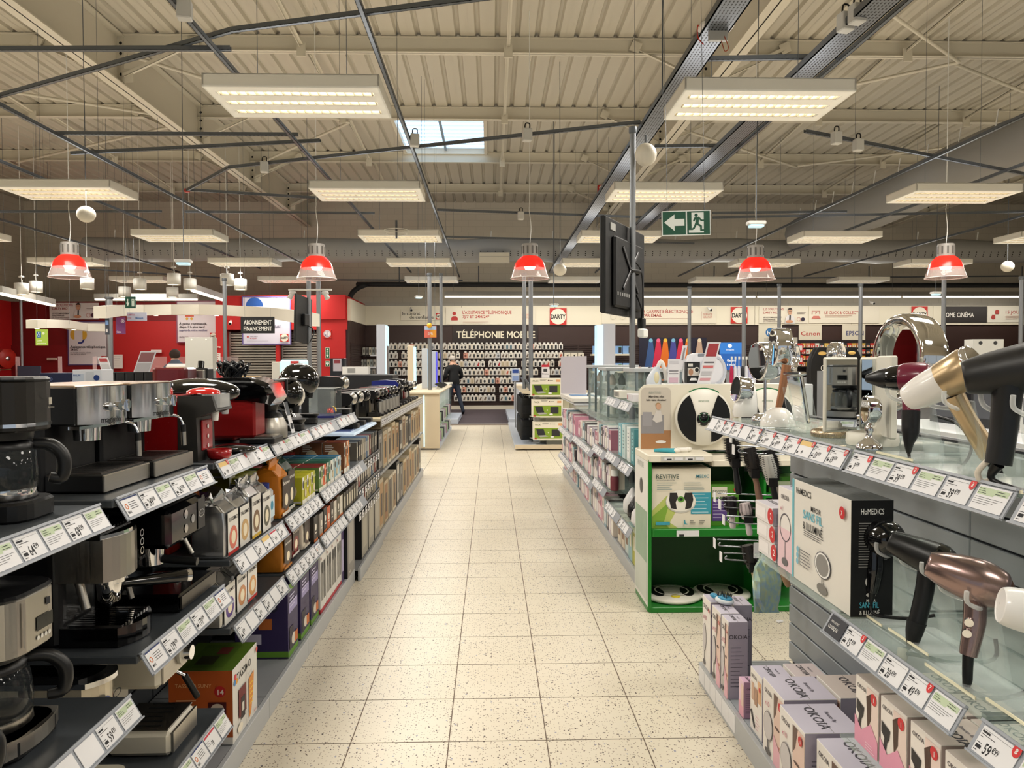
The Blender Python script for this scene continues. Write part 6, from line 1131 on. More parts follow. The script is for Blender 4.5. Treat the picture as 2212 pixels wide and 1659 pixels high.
# red service side posters
def side_wall(o, px, py): o.location = gx(px, py, -15.08); o.rotation_euler = (0, 0, PI / 2)
def post(o, cx, cy, w, d, zf=0, col='8d8f92'):
    b = B(); b.box(cx - w / 2, cy - d / 2, zf - o.location.z, cx + w / 2, cy + d / 2, 0, M(col, .5)); return b.build('support', o)
board('wall_poster', 'white poster of a man in a tie on the dark red wall', 'poster', (107, 652, 214, 688), 24.53, 'dcd6d4', [('t', 'LES SOLUTIONS', 113, 659.5, 5, '9a2f38', 'l', 45), ('t', 'DARTY PRO', 113, 667, 5, '9a2f38', 'l', 33), ('t', 'UN ACCOMPAGNEMENT', 113, 676.5, 3, '55423c', 'l', 38), ('t', 'PERSONNALISÉ', 113, 681, 3, '55423c', 'l', 26), ('t', 'DE TOUS VOS PROJETS', 113, 685.5, 3, '887a74', 'l', 38), ('l', 188, 664, 208, 2, 3, .9, '8d8078'), ('o', 192, 679, 4, 4.6, 'b03a34'), ('c', 202, 679, 4.3, '4a2a3c')] + tieman(171, 658, .8))
board('wall_poster', 'tall white helpline poster with a yellow headset drawing', 'poster', (148, 694, 237, 785), 24.52, 'dcd6d8', [('e', 156, 721, 4.5, 9, 'd8a93a'), ('r', 156, 710, 161, 731, 'd8a93a'), ('e', 184, 721, 4.5, 9, 'd8a93a'), ('r', 179, 710, 184, 731, 'd8a93a'), ('r', 169, 737, 177, 740, '2c3a80'), ('p', ((176, 740), (176, 737), (181, 731), (184, 731), (181, 738)), '2c3a80'), ('t', 'Assistance téléphonique', 152, 749.5, 5, '2c2a30', 'l', 77), ('t', '24 h/7 j', 152, 755.5, 5, '2c2a30', 'l', 22), ('t', 'sur tous les produits achetés', 152, 760.5, 2.4, '6a6468', 'l', 45), ('t', 'chez Darty ou ailleurs', 152, 764, 2.4, '6a6468', 'l', 34)] + logo(220, 767, 236, 784), frame='5a4a78')
board('wall_poster', 'white poster about one-hour pickup with a cart drawing', 'poster', (383, 650, 473, 737), 24.47, 'e0d8da', [('r', 400, 678, 419, 683, 'd05a3c'), ('c', 404, 687, 3, 'd8a93a'), ('c', 414, 687, 3, 'd8a93a'), ('t', 'À peine commandé,', 387, 700, 5, '3a3236', 'l', 61), ('t', 'dispo 1 h plus tard', 387, 707, 5, '3a3236', 'l', 55), ('t', 'auprès de votre vendeur', 387, 714, 4.6, '6a6a8c', 'l', 62), ('t', 'darty.com', 387, 728, 3.5, '8a7a80', 'l', 20)] + logo(454, 717.5, 470, 733), frame='8a4a60')
board('wall_poster', 'big white poster with a blue half disc over the shutters', 'poster', (525, 641, 627, 741), 22.775, 'd9d4e2', [('c', 550, 660, 19, '2c5aa8'), ('r', 526, 661, 600, 680, 'd9d4e2'), ('t', 'produit !', 580, 707, 7, '6a6478', 'l', 28), ('c', 535, 726.5, 2.2, 'b8423c'), ('t', 'FNAC DARTY', 540, 727, 2.6, '8a7a88', 'l', 17), ('t', '& VOUS', 540, 731, 2.6, 'b8423c', 'l', 14), ('l', 533, 735, 580, 1, 2, .6, 'a8a0b0')] + logo(606, 720, 624, 737), frame='6a5a98')
o = board('wall_poster', 'white poster cut by the left picture edge on the red side wall', 'poster', (-20, 688, 5, 781), 23.2, 'e0d8d8', logo(-12, 762, 4, 778)); side_wall(o, -20, 781)
o = board('safety_sign', 'small red and cream extinguisher sign at the left edge', 'sign', (-4, 785, 5, 799), 23.2, 'e4c8b8', [('r', -3, 786, 2, 798, 'c23a30')]); side_wall(o, -4, 799); o = board('safety_sign', 'small yellow-red fire sign beside the hose reel', 'sign', (7, 763, 13, 776), 23.4, 'e0b060', [('r', 8, 770, 12, 775, 'c8502c')]); side_wall(o, 7, 776)
board('notice', 'white paper notice pinned on the red wall behind the desk', 'notice', (243, 764, 265, 794), 24.4, 'e0d8d0', [('l', 246, 768, 262, 6, 4, 1, 'b0a8a4')]); board('notice', 'narrow white name plate on the bright red wall', 'notice', (326, 754, 349, 760), 24.45, 'ece4e0', [('l', 328, 756, 346, 1, 2, 1.2, 'b85a50')]); board('notice', 'narrow cream name plate beside the helpline poster', 'notice', (101, 771, 123, 776), 24.45, 'e8dcc8', [('l', 103, 773, 120, 1, 2, 1.2, 'a05a50')])
for i, (y0, y1) in enumerate(((747, 750), (762, 778), (780, 790))): board('notice', 'white form on the red return beside the grey panel, %s from the top' % ORD[i], 'notice', (461, y0, 476, y1), 22.778, 'e8e4dc', [('l', 463, y0 + 2, 474, max(1, int((y1 - y0) / 4)), 4, 1.4, 'b83a34')], group='forms on the red return')
board('safety_sign', 'round white no-entry pictogram on the red pillar', 'sign', (698, 712, 716, 729), 22.778, 'c8281f', [('c', 707, 720.5, 8, 'ece6e4'), ('o', 707, 720.5, 6.4, 7, '8a4a88'), ('r', 706.4, 714, 707.4, 727, '8a4a88'), ('r', 702, 722, 705, 724, '6a5a78')]); board('safety_sign', 'green vertical emergency exit sign on the red pillar', 'sign', (703, 750, 712, 773), 22.778, 'dfe6da', [('r', 703.6, 750.6, 711.4, 772.4, '1c6a3c'), ('c', 707.5, 754, 2, 'e6eee6'), ('p', ((704.5, 766), (710.5, 766), (707.5, 771)), 'e6eee6'), ('l', 705.5, 758, 709.5, 3, 2.6, 1.3, 'e6eee6')]); board('safety_sign', 'small green first aid sign low on the red pillar', 'sign', (703, 779, 712, 791), 22.778, 'dfe6da', [('r', 703.6, 779.6, 711.4, 790.4, '1c7a44'), ('c', 706, 784, 2, 'e6eee6'), ('c', 709, 784, 2, 'e6eee6'), ('p', ((704.2, 785), (710.8, 785), (707.5, 789)), 'e6eee6')])
# hanging signs
o = board('hanging_sign', 'black hanging sign reading abonnement financement', 'sign', (520, 683, 593, 719), 15.2, '17171a', [('t', 'ABONNEMENT', 527, 699.5, 9, 'e6e4de', 'l', 60, .02), ('t', 'FINANCEMENT', 526, 713, 9, 'e6e4de', 'l', 62, .02)], th=.03)
o = board('exit_sign', 'green exit sign with an arrow and running man hung near the TV', 'sign', (1431, 457, 1535, 511), 6.3, 'e6ebe6', [('r', 1433, 459, 1482, 509, '12523a'), ('r', 1485, 459, 1533, 509, '12523a'), ('p', ((1436, 482), (1458, 465), (1458, 475), (1479, 475), (1479, 490), (1458, 490), (1458, 501)), 'e9efe9'), ('r', 1494, 462, 1520, 506, 'e9efe9'), ('c', 1504, 468, 3.6, '12523a'), ('p', ((1500, 473), (1510, 471), (1516, 478), (1520, 478), (1520, 481), (1514, 481), (1510, 477), (1509, 486), (1516, 491), (1516, 499), (1522, 499), (1522, 502), (1512, 502), (1512, 493), (1505, 489), (1500, 498), (1494, 501), (1493, 498), (1498, 494), (1502, 484), (1503, 477), (1499, 482), (1497, 480)), '12523a'), ('r', 1488, 500, 1496, 506, 'e9efe9')], th=.015)
o.rotation_euler = (0, math.radians(-1.2), math.radians(-3))
board('exit_sign', 'small green exit sign over the left service desk', 'sign', (270.5, 639, 293, 664), 14.5, '1c4a40', [('r', 271, 640, 282, 664, '1a5240'), ('p', ((273, 652), (280, 652), (276.5, 660)), 'dfe8e2'), ('r', 275.5, 644, 277.5, 653, 'dfe8e2'), ('r', 285, 644, 291, 660, 'cfe0d8'), ('c', 288, 647, 1.6, '1a5240')])
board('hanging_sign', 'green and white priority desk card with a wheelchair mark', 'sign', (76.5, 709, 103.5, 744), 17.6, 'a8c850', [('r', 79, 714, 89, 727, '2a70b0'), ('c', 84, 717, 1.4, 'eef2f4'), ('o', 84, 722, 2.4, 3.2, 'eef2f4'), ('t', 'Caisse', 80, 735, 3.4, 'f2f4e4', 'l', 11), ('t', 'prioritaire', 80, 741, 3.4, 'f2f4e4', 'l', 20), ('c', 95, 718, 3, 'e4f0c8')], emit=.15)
board('hanging_sign', 'violet cash desk card hung under the curved canopy', 'sign', (250, 684, 271, 720), 17.4, '7a3f78', [('t', 'Caisse', 252, 717, 4, 'e4d4e4', 'l', 10), ('o', 265.5, 692, 3.2, 4, 'efe4ef'), ('t', '€', 265.5, 694, 4, 'efe4ef', 'c')])
board('hanging_sign', 'pale blue and pink advert strip under the curved canopy', 'sign', (274, 673, 317, 691), 17.6, 'c4c8e0', [('t', 'PAIEMENT EN', 275, 680, 3.4, 'c05a7a', 'l', 17), ('t', '3 FOIS', 275, 687, 3.4, 'c05a7a', 'l', 9), ('t', 'Meteojob', 293, 687, 4, '3a70b8', 'l', 17)])
board('hanging_sign', 'narrow dark sign seen beside the pale service pole', 'sign', (227, 686, 236, 721), 17.0, '3a3f4c', [('r', 228, 690, 235, 700, '7aa0d8'), ('r', 229, 709, 233, 716, 'd8d4d4')])
board('hanging_sign', 'small blue and orange card with a yellow dot on the power pole', 'sign', (917, 703.5, 943, 729), 14.9, 'd86a5a', [('r', 917.5, 704, 942.5, 712, 'a8c4e8'), ('r', 930, 712, 942.5, 728, 'e8a03a'), ('t', 'SFR', 930, 723, 5, 'f2e8e0', 'c', 12)])
b = B(); b.ball((0, 0, 0), .05, M('e8b02a', .4), 14); tag(b.build('marker_ball', None, gy(928, 702.5, 14.87)), 'yellow round marker on the power pole', 'marker')
# ================================================================= curved canopies and drum lamps
CAN = M('e2ddd0', .5, name='canopy_white')
def canopy(label, pts, h):
    P0 = [gy(x, y, Y) for x, y, Y in pts]; o0 = P0[0].copy(); t = thing('curved_canopy', label, 'canopy', o0, 0, 'curved service canopies')
    for i in range(len(P0) - 1):
        a, c = P0[i] - o0, P0[i + 1] - o0; d = (c - a); n_ = Vector((-d.y, d.x, 0)).normalized() * .25
        b = B(); vs = []
        for p in (a, c):
            for off in (Vector((0, 0, 0)), n_):
                vs += [p + off + Vector((0, 0, h / 2)), p + off - Vector((0, 0, h / 2))]
        b.add(vs, [(0, 1, 5, 4), (2, 6, 7, 3), (0, 4, 6, 2), (1, 3, 7, 5), (0, 2, 3, 1), (4, 5, 7, 6)], CAN); b.build('panel', t)
        if i % 2 == 0:
            m_ = (a + c) / 2 + n_ * .5 - Vector((0, 0, h / 2)); b = B(); b.lathe([(.05, -.012), (.05, 0)], M('fff4de', .4, emit=3, name='spot_face'), 12, Matrix.Translation(m_)); b.build('spotlight', t)
    for i in (0, len(P0) // 2, len(P0) - 1):
        p = P0[i] - o0; b = B(); b.cyl(p, p + Vector((0, .1, 7.0 - P0[i].z)), .004, GALV, 4); b.build('hanging_wire', t)
canopy('long white curved canopy over the service desks', [(230, 673, 16.5), (262, 669, 17.6), (310, 668, 18.6), (370, 667, 19), (430, 667, 19), (490, 669, 18.6), (540, 672, 18), (590, 676, 17.2), (640, 684, 16.2), (665, 690, 15.6)], .25)
canopy('shorter white curved canopy behind the green desk card', [(80, 698, 17.8), (103, 697, 18.2), (150, 698, 19.6), (190, 705, 20.6), (235, 706, 21)], .2)
for i, (px, py, Y) in enumerate(((47, 623, 18), (78, 618, 19), (189, 612, 18.5), (270, 629, 20), (303, 613, 19), (376, 603, 18), (373, 630, 20.5), (411, 613, 19), (491, 604, 18), (520, 614, 19))):
    p = gy(px, py + 11, Y); t = thing('drum_lamp', 'white drum pendant over the service desks, %s from the left' % ORD[i], 'lamp', p, 0, 'white drum pendants')
    b = B(); b.lathe([(.14, .012), (.148, 0), (.148, .26), (.13, .265), (.01, .266)], M('e8e6e0', .55), 22); b.build('shade', t)
    b = B(); b.lathe([(.0, .014), (.125, .012)], M('fff2dc', .4, emit=2.5, name='drum_glow'), 18); b.build('diffuser', t)
    b = B(); b.tube([(0, 0, .266), (.02, 0, .34), (0, 0, .40), (0, 0, 7.0 - p.z)], .006, WHITE, 5); b.lathe([(.06, .40), (.05, .43), (.01, .44)], WHITE, 12); b.build('cord', t)
# ================================================================= service area : hose reel, desk, seated person
t = thing('hose_reel', 'red fire hose reel with black hose on the red side wall', 'hose reel', (-14.72, 23.6, 1.72), math.radians(68)); HR = M('b8281c', .4)
T = Matrix.Rotation(PI / 2, 4, 'X')
b = B(); b.lathe([(.05, .12), (.29, .12), (.30, .13), (.29, .14), (.05, .15)], HR, 28, T); b.build('front_disc', t); b = B(); b.lathe([(.05, -.10), (.29, -.10), (.30, -.09), (.29, -.08)], HR, 28, T); b.build('rear_disc', t)
b = B(); [b.lathe([(.22 - .0 * k, -.07 + k * .045), (.25, -.05 + k * .045), (.22, -.03 + k * .045)], M('17171a', .6), 24, T) for k in range(4)]; b.build('hose', t)
b = B(); b.lathe([(.0, .15), (.08, .15), (.07, .17), (.0, .175)], CHROME, 16, T); b.build('hub', t); b = B(); b.box(-.45, .02, -.15, -.25, .1, .15, HR, .01); b.tube([(-.3, .05, -.2), (-.25, .05, -.33), (.2, 0, -.33)], .02, M('b59a6a', .3, .8), 7); b.build('bracket', t)
t = thing('service_desk', 'pale service desk with clear screens before the red wall', 'desk', (-6.9, 18.6, 0), 0)
b = B(); b.box(-1.6, -.35, 0, 1.9, .35, 1.02, M('3a3a40', .5), .01); b.build('desk_body', t); b = B(); b.box(-1.65, -.42, 1.02, 1.95, .42, 1.06, M('d8d2c4', .5), .008); b.build('desk_top', t)
for x in (-1.3, -.75, .4): b = B(); b.box(x, 0, 1.06, x + .42, .012, 1.72, glassy('f0d8dc', .14)); b.build('clear_screen', t)
t = thing('service_desk', 'second dark service desk at the far left with a monitor', 'desk', (-11.6, 20.5, 0), 0)
b = B(); b.box(-1.8, -.35, 0, 1.8, .35, 1.0, M('2c2c34', .5), .01); b.build('desk_body', t); b = B(); b.box(-1.85, -.42, 1.0, 1.85, .42, 1.04, M('cfc8bc', .5), .008); b.build('desk_top', t)
for x in (-.9, .2, 1.1): b = B(); b.box(x, 0, 1.04, x + .1, .012, 1.75, glassy('f0d0d4', .25)); b.build('clear_screen', t)
b = B(); b.box(-.8, -.1, 1.1, -.2, -.06, 1.5, M('2a3040', .4), .006); b.box(-.52, -.06, 1.04, -.48, -.02, 1.2, BLACK); b.build('monitor', t)
FB = board('freestanding_board', 'tall pale grey freestanding panel with two round studs', 'panel', (400, 727, 460, 800), 15.5, 'bdbcb6', [('c', 414, 732, 2, 'f2f0ea'), ('c', 446, 732, 2, 'f2f0ea')], th=.25)
post(FB, .28, .12, .5, .2)
t = thing('desk_partition', 'beige desk partition in front of the seated person', 'partition', (gy(380, 800, 15.8).x - .1, 15.8, 0)); b = B(); b.box(-.1, 0, 0, .9, .04, gy(380, 791, 15.8).z, M('d2bfa2', .6), .006); b.build('partition_board', t)
b = B(); b.box(-.25, .3, .9, .3, .45, 1.55, M('e0dcd8', .5), .05); b.build('chair_back', t)
post(BA, .35, .08, .3, .06, .004)
def bake(name, verts, edges, radii, label, loc, rz, paint, extra=None):
    """one continuous skinned body; paint(v) gives the material slot for a face centre"""
    me = bpy.data.meshes.new(name); me.from_pydata(verts, edges, []); o = bpy.data.objects.new(name, me); COL.objects.link(o)
    sm = o.modifiers.new('skin', 'SKIN'); sm.use_smooth_shade = True
    for v, r in zip(me.skin_vertices[0].data, radii): v.radius = r if isinstance(r, tuple) else (r, r)
    me.skin_vertices[0].data[0].use_root = True
    o.modifiers.new('sub', 'SUBSURF').levels = 2
    dg = bpy.context.evaluated_depsgraph_get(); m2 = bpy.data.meshes.new_from_object(o.evaluated_get(dg)); bpy.data.objects.remove(o)
    mats = []
    for p in m2.polygons:
        mt = paint(p.center)
        if mt not in mats: mats.append(mt)
        p.material_index = mats.index(mt); p.use_smooth = True
    m2.materials.clear(); [m2.materials.append(x) for x in mats]
    for p in m2.polygons: p.material_index = mats.index(paint(p.center))
    root = thing('person', label, 'person', loc, rz); ob = obj('body', m2, root); return root
SKIN = M('c79a80', .5, name='skin'); JEAN = M('1c2636', .7, name='dark_jeans'); JACK = M('0d0d0f', .75, name='black_jacket'); SHOE = M('17161a', .5)
# standing customer seen from behind (local: faces +y, feet at z=0)
V = [(0, 0, .93), (0, 0, 1.12), (0, .02, 1.32), (0, .03, 1.44), (0, .06, 1.53), (0, .12, 1.62), (-.10, 0, .88), (-.13, .05, .48), (-.14, .04, .09), (-.15, .18, .04), (.10, 0, .88), (.14, -.10, .50), (.18, -.28, .10), (.20, -.16, .04), (-.20, .02, 1.40), (-.27, .02, 1.14), (-.22, .24, 1.06), (-.20, .33, 1.06), (.20, .02, 1.40), (.28, .02, 1.14), (.22, .24, 1.06), (.19, .33, 1.06)]
E_ = [(0, 1), (1, 2), (2, 3), (3, 4), (4, 5), (0, 6), (6, 7), (7, 8), (8, 9), (0, 10), (10, 11), (11, 12), (12, 13), (3, 14), (14, 15), (15, 16), (16, 17), (3, 18), (18, 19), (19, 20), (20, 21)]
Rd = [(.17, .13), (.185, .135), (.20, .135), (.15, .11), .062, .10, .10, .072, .052, .05, .10, .072, .052, .05, .085, .062, .045, .04, .085, .062, .045, .04]
def paint(c):
    if c.z > 1.50: return SKIN
    if c.z < .085: return SHOE
    if c.z < .90: return JEAN
    if c.y > .29 and abs(c.x) > .1: return SKIN
    return JACK
pp = bake('person', V, E_, Rd, 'man in a black jacket and jeans standing at the phone counter, back turned', (-1.12, 23.0, .004), math.radians(28), paint)
b = B(); b.ball((0, .095, 1.675), (.098, .115, .10), M('b8b0a6', .8, name='grey_hair'), 16, None, -.2, 1); b.build('hair', pp)
b = B(); [b.ball((s * .1, .13, 1.63), (.015, .025, .035), SKIN, 8) for s in (-1, 1)]; b.build('ears', pp)
for s, x in ((-1, -.20), (1, .19)):
    b = B(); [b.tube([(x + (k - 1.5) * .018, .34, 1.06), (x + (k - 1.5) * .02, .40, 1.05), (x + (k - 1.5) * .02, .43 - .008 * abs(k - 1.4), 1.03)], [.010, .009, .007], SKIN, 6) for k in range(4)]; b.tube([(x - s * .035, .33, 1.06), (x - s * .06, .37, 1.05)], [.011, .008], SKIN, 6); b.build('fingers', pp)
# seated person behind the desk
V2 = [(0, 0, .50), (0, .02, .75), (0, .05, .98), (0, .06, 1.08), (0, .07, 1.16), (0, .10, 1.28), (-.2, .04, 1.02), (-.26, .1, .78), (-.2, .32, .74), (.2, .04, 1.02), (.26, .1, .78), (.2, .32, .74), (-.1, .1, .48), (-.12, .45, .46), (-.12, .45, .08), (.1, .1, .48), (.12, .45, .46), (.12, .45, .08)]
E2 = [(0, 1), (1, 2), (2, 3), (3, 4), (4, 5), (3, 6), (6, 7), (7, 8), (3, 9), (9, 10), (10, 11), (0, 12), (12, 13), (13, 14), (0, 15), (15, 16), (16, 17)]
R2_ = [(.18, .14), (.19, .14), (.20, .13), (.15, .11), .065, .105, .09, .065, .05, .09, .065, .05, .10, .08, .055, .10, .08, .055]
HOOD = M('4a5260', .8, name='grey_hoodie')
p0 = gy(381, 793, 17.0)
ps = bake('person', V2, E2, R2_, 'seated person in a grey hooded top behind the beige partition', (p0.x, 17.0, p0.z - 1.02), math.radians(40), lambda c: SKIN if c.z > 1.2 else (JEAN if c.z < .56 else HOOD))
oc = thing('office_chair', 'dark high desk chair under the seated person', 'chair', (p0.x, 17.0, 0), math.radians(40)); zs = p0.z - .70
b = B(); b.rbox(-.24, -.2, zs - .07, .24, .3, zs, .08, BLACK, bev=.015); b.build('seat', oc); b = B(); b.cyl((0, .05, .06), (0, .05, zs - .07), .03, GALV, 10); b.build('column', oc); b = B(); b.tube([(.22 * math.cos(a), .05 + .22 * math.sin(a), zs - .36) for a in [k * PI / 8 for k in range(16)]], .012, CHROME, 6, closed=True); b.build('foot_ring', oc)
for k in range(5): b = B(); a = k * 2 * PI / 5; b.tube([(0, .05, .09), (.3 * math.cos(a), .05 + .3 * math.sin(a), .03)], .025, PLAST, 6); b.build('leg', oc)
b = B(); b.ball((0, .085, 1.32), (.115, .125, .115), M('2e211a', .85, name='brown_hair'), 16, None, -.8, 1); b.build('hair', ps); b = B(); b.tube([(-.12, .0, 1.08), (0, -.06, 1.05), (.12, .0, 1.08), (0, .02, 1.12)], .045, HOOD, 8, closed=True); b.build('hood', ps)
# ================================================================= phone wall packs
PKC = [('ded9d0', '1d1b1c'), ('e4ddd0', '2a2a2e'), ('d8d2c8', '6a5a4c'), ('e2d8c6', '3a3a3c'), ('cfc8bc', '151516'), ('e0d0c0', 'c0583c'), ('d8c8b0', 'b8a888'), ('c8c8c8', '77777c'), ('dcd6cc', 'b02a2c'), ('d0ccc4', '4a6a78'), ('dda08a', '7a4a3c'), ('e6e0d4', '8d8a84')]
pms = []
for i, (c, it) in enumerate(PKC):
    b = B(); b.box(-.052, -.03, -.20, .052, 0, -.04, M(c, .5), .004); b.box(-.026, -.006, -.04, .026, 0, 0, M('e6e2da', .5)); T = FT((-.052, -.03, -.20), (1, 0, 0), (0, 0, 1), .0015)
    if i % 3 == 0: b.rect(.028, .02, .076, .12, M(it, .4), T)
    elif i % 3 == 1: b.disc(.052, .07, .026, M(it, .4), T, ry=.042); b.rect(.01, .135, .06, .145, M(it, .4), T)
    else: b.poly([(.02, .03), (.06, .02), (.085, .11), (.05, .12)], M(it, .4), T)
    pms.append(b.mesh('hanging_pack'))
hm = B(); hm.tube([(0, 0, 0), (0, -.16, .01), (0, -.17, .025)], .004, HK, 5); hm = hm.mesh('peg_hook')
rws = [740, 758.5, 777, 795, 813.5, 832.5, 851]; rn = ['top', 'second', 'third', 'fourth', 'fifth', 'sixth', 'lowest']; cnt = 0
for r_, py in enumerate(rws):
    px = 846 if r_ < 4 else 985
    while px < 1212:
        if random.random() > .05 and cnt < 298 and not (r_ > 3 and px < 985) and not (r_ >= 4 and px > 1120):
            p = gy(px + random.uniform(-1, 1), py, WY - .12); i = random.randrange(12) if random.random() > .45 else random.randrange(5)
            o = obj('phone_accessory_pack', pms[i], None, p, random.uniform(-.12, .12)); o.scale = (1.34, 1, 1.18); tag(o, 'carded phone accessory pack, %s from the left in the %s wall row' % (nth(int((px - (846 if r_ < 4 else 985)) / 8.9 + .5) + 1), rn[r_]), 'accessory pack', 'carded packs on the dark phone wall'); cnt += 1
            obj('peg_hook', hm, wall_far, (p.x, WY - .0, p.z - .012))
        px += 8.9
# low shelves beside the phone wall with small white boxes
for i, (x0, x1, y) in enumerate(((1217, 1262, 774), (1216, 1261, 798), (1218, 1262, 826))):
    a = gy(x0, y, 24.6); c = gy(x1, y, 24.6); t = thing('wall_shelf', 'white wall shelf right of the phone wall, %s from the top' % ORD[i], 'shelf', (a.x, 24.6, a.z - .06), 0, 'white wall shelves')
    b = B(); b.box(0, -.2, 0, c.x - a.x, .2, .06, M('e8dfc6', .5), .005); b.build('shelf_board', t); b = B(); b.box(.02, .18, .06, c.x - a.x - .02, .2, .3, M('6a665e', .5)); b.build('back_lip', t)
    for k in range(3): pack('gadget_box', 'small white gadget box on the %s white shelf, %s from the left' % (('top', 'middle', 'bottom')[i], ORD[k]), 'box', .19, .12, .17, (a.x + .12 + .215 * k, 24.5, a.z + .001), 0, 'dcd4c0', 'gadget boxes on white shelves', F=(('p', ((.2, .6), (.7, .7), (.6, .3), (.45, .3), (.4, .5)), '2a2826'),), share='gb')
for i, (x0, x1, y) in enumerate(((782, 816, 766), (778, 814, 792), (776, 814, 812))):
    a = gy(x0, y, 24.9); c = gy(x1, y, 24.9); t = thing('wall_shelf', 'dark wall shelf with grey packs beside the red pillar, %s from the top' % ORD[i], 'shelf', (a.x, 24.9, a.z - .04), 0, 'dark wall shelves')
    b = B(); b.box(0, -.18, 0, c.x - a.x, .2, .04, M('2a2422', .5)); b.build('shelf_board', t); b = B(); b.box(.3, -.2, .0, c.x - a.x, -.18, .05, CARD); b.build('ticket', t)
    for k in range(5): pack('cable_pack', 'grey boxed cable on the %s dark shelf, %s from the left' % (('top', 'middle', 'bottom')[i], ORD[k]), 'box', .08, .1, .24, (a.x + .08 + .1 * k, 24.85, a.z + .001), 0, ('a8a498', '8d8a84', 'c4bda8', '9aa09c', 'b8b0a4')[k], 'boxed cables on dark shelves', F=(('r', .2, .3, .8, .7, '5a5852'),), share=('cb', k))
# tablets on shelf behind the TV pole
for i, y in enumerate((748, 785)):
    a = gy(1278, y + 17, 25); c = gy(1366, y + 17, 25); t = thing('wall_shelf', 'cream wall shelf carrying blue boxes, %s of two' % ('upper', 'lower')[i], 'shelf', (a.x, 25, a.z - .06), 0, 'cream wall shelves')
    b = B(); b.box(0, -.2, 0, c.x - a.x, .4, .06, M('e6dcc2', .5), .005); b.build('shelf_board', t)
    for k in range(4): pack('tablet_box', 'pale blue tablet box on the %s cream shelf, %s from the left' % (('upper', 'lower')[i], ORD[k]), 'box', .30, .12, .26, (a.x + .18 + .33 * k, 25, a.z + .001), 0, '7fa8dc', 'blue tablet boxes', F=(('r', .62, .1, .95, .8, '2a2c30'), ('r', .62, .8, .95, .9, '3a8c4c')), share='tbb')
# ink cartridge shelves
INKC = ['e0503c', 'e8c060', 'd84840', 'e6b050', 'dc9468', 'e4dccc', '3a3a3c', 'c8ccd0']
ik = thing('cartridge_rack', 'long dark rack of ink cartridge packs at right', 'rack', (gy(1722, 800, 25.2).x, 25.2, 0)); wd = gy(1894, 800, 25.2).x - gy(1722, 800, 25.2).x
for j, y in enumerate((752.5, 766, 780, 793)):
    z = gy(1722, y, 25.2).z; b = B(); b.box(0, 0, z - .03, wd, .38, z, M('1a1514', .5)); b.build('shelf', ik)
    for k in range(17):
        x = gy(1724 + k * 10, y, 25.1).x
        pack('cartridge_pack', 'ink cartridge pack on the %s rack shelf, %s from the left' % (('top', 'second', 'third', 'bottom')[j], (ORD + ['seventeenth'])[k]), 'box', .13, .1, .15, (x + .07, 25.1 + .15, z + .001), 0, INKC[(k // 4 + j + k * (k % 3)) % 6] if k % 5 else INKC[6], 'ink cartridge packs', F=(('r', .1, .1, .9, .5, 'e6e0d4'), ('r', .3, .2, .6, .6, ('d8443c', 'e0b040', 'e09060')[k // 6])), share=('ink', (k // 4 + j + k * (k % 3)) % 6 if k % 5 else 6, k // 6))
b = B(); b.box(0, .38, .0, wd, .42, 2.3, M('241a18', .6)); b.build('rack_back', ik)
for i, y in enumerate((743, 769)): board('promo_card', 'red and white promo card on the cartridge rack, %s of two' % ('upper', 'lower')[i], 'card', (1721, y, 1735, y + 19), 25.18, 'd2342c', [('r', 1723, y + 5, 1733, y + 15, 'ece6e0')])
# gaming chair tops
for i, (px, Y) in enumerate(((1772, 14.0), (1836, 15.0))):
    p = gy(px, 752, Y); t = thing('gaming_chair', 'black gaming chair backrest seen over the mirrors, %s of two' % ('nearer', 'farther')[i], 'chair', (p.x, Y, 0), .2, 'gaming chairs')
    z = p.z; b = B(); b.loft([[(x, y, zz) for x, y in rrect(-.26 * s, -.06, .26 * s, .06, .05)] for zz, s in ((.5, .95), (z - .45, 1.05), (z - .25, 1.0), (z - .1, .72), (z, .45))], BLACK, True); b.build('backrest', t)
    b = B(); b.ball((0, -.062, z - .11), (.09, .012, .035), M('e0b868', .5), 12); b.build('belt_slot', t); b = B(); b.ring(.02, z - .38, .04, .052, WHITE, FT((0, -.064, 0), (1, 0, 0), (0, 0, 1), .004)); b.build('emblem', t)
    b = B(); b.box(-.25, -.5, .42, .25, .05, .52, BLACK, .03); b.build('seat', t); b = B(); b.cyl((0, -.2, .05), (0, -.2, .42), .04, GALV, 10); [b.tube([(0, -.2, .07), (.3 * math.cos(a), -.2 + .3 * math.sin(a), .04)], .03, PLAST, 6) for a in [k * 2 * PI / 5 for k in range(5)]]; b.build('pedestal', t)
# ================================================================= phone counter (left) and laptop island (right)
CTR = M('d6c6aa', .5, name='beige_laminate'); BLUEW = M('c3cbd8', .4, name='pale_blue_white')
t = thing('phone_counter', 'beige phone display counter at the end of the left gondola', 'counter', (-1.06, 15.8, 0), 0)
b = B(); b.box(-.13, -2.15, .03, .14, -2.1, 1.0, CTR, .004); b.box(-.9, -2.13, .03, -.13, -2.05, 1.0, CTR, .004); b.build('end_panel', t)
b = B(); b.box(-.9, -2.2, 1.0, .14, 2.2, 1.03, CTR, .006); b.build('worktop', t); b = B(); b.box(-.9, -2.0, .03, .0, 2.15, .98, M('e0e4e8', .4)); b.build('cabinet_body', t)
b = B(); b.box(-.95, -2.05, .0, .13, 2.2, .06, BLUEW, .004); b.build('plinth', t)
for z in (.40, .70): b = B(); b.box(0, -1.9, z, .13, 2.1, z + .008, GLASS); b.build('glass_shelf', t)
for y in (-1.9, -.6, .7, 2.0): b = B(); b.box(0, y, .06, .13, y + .02, 1.0, GLASS); b.build('glass_divider', t)
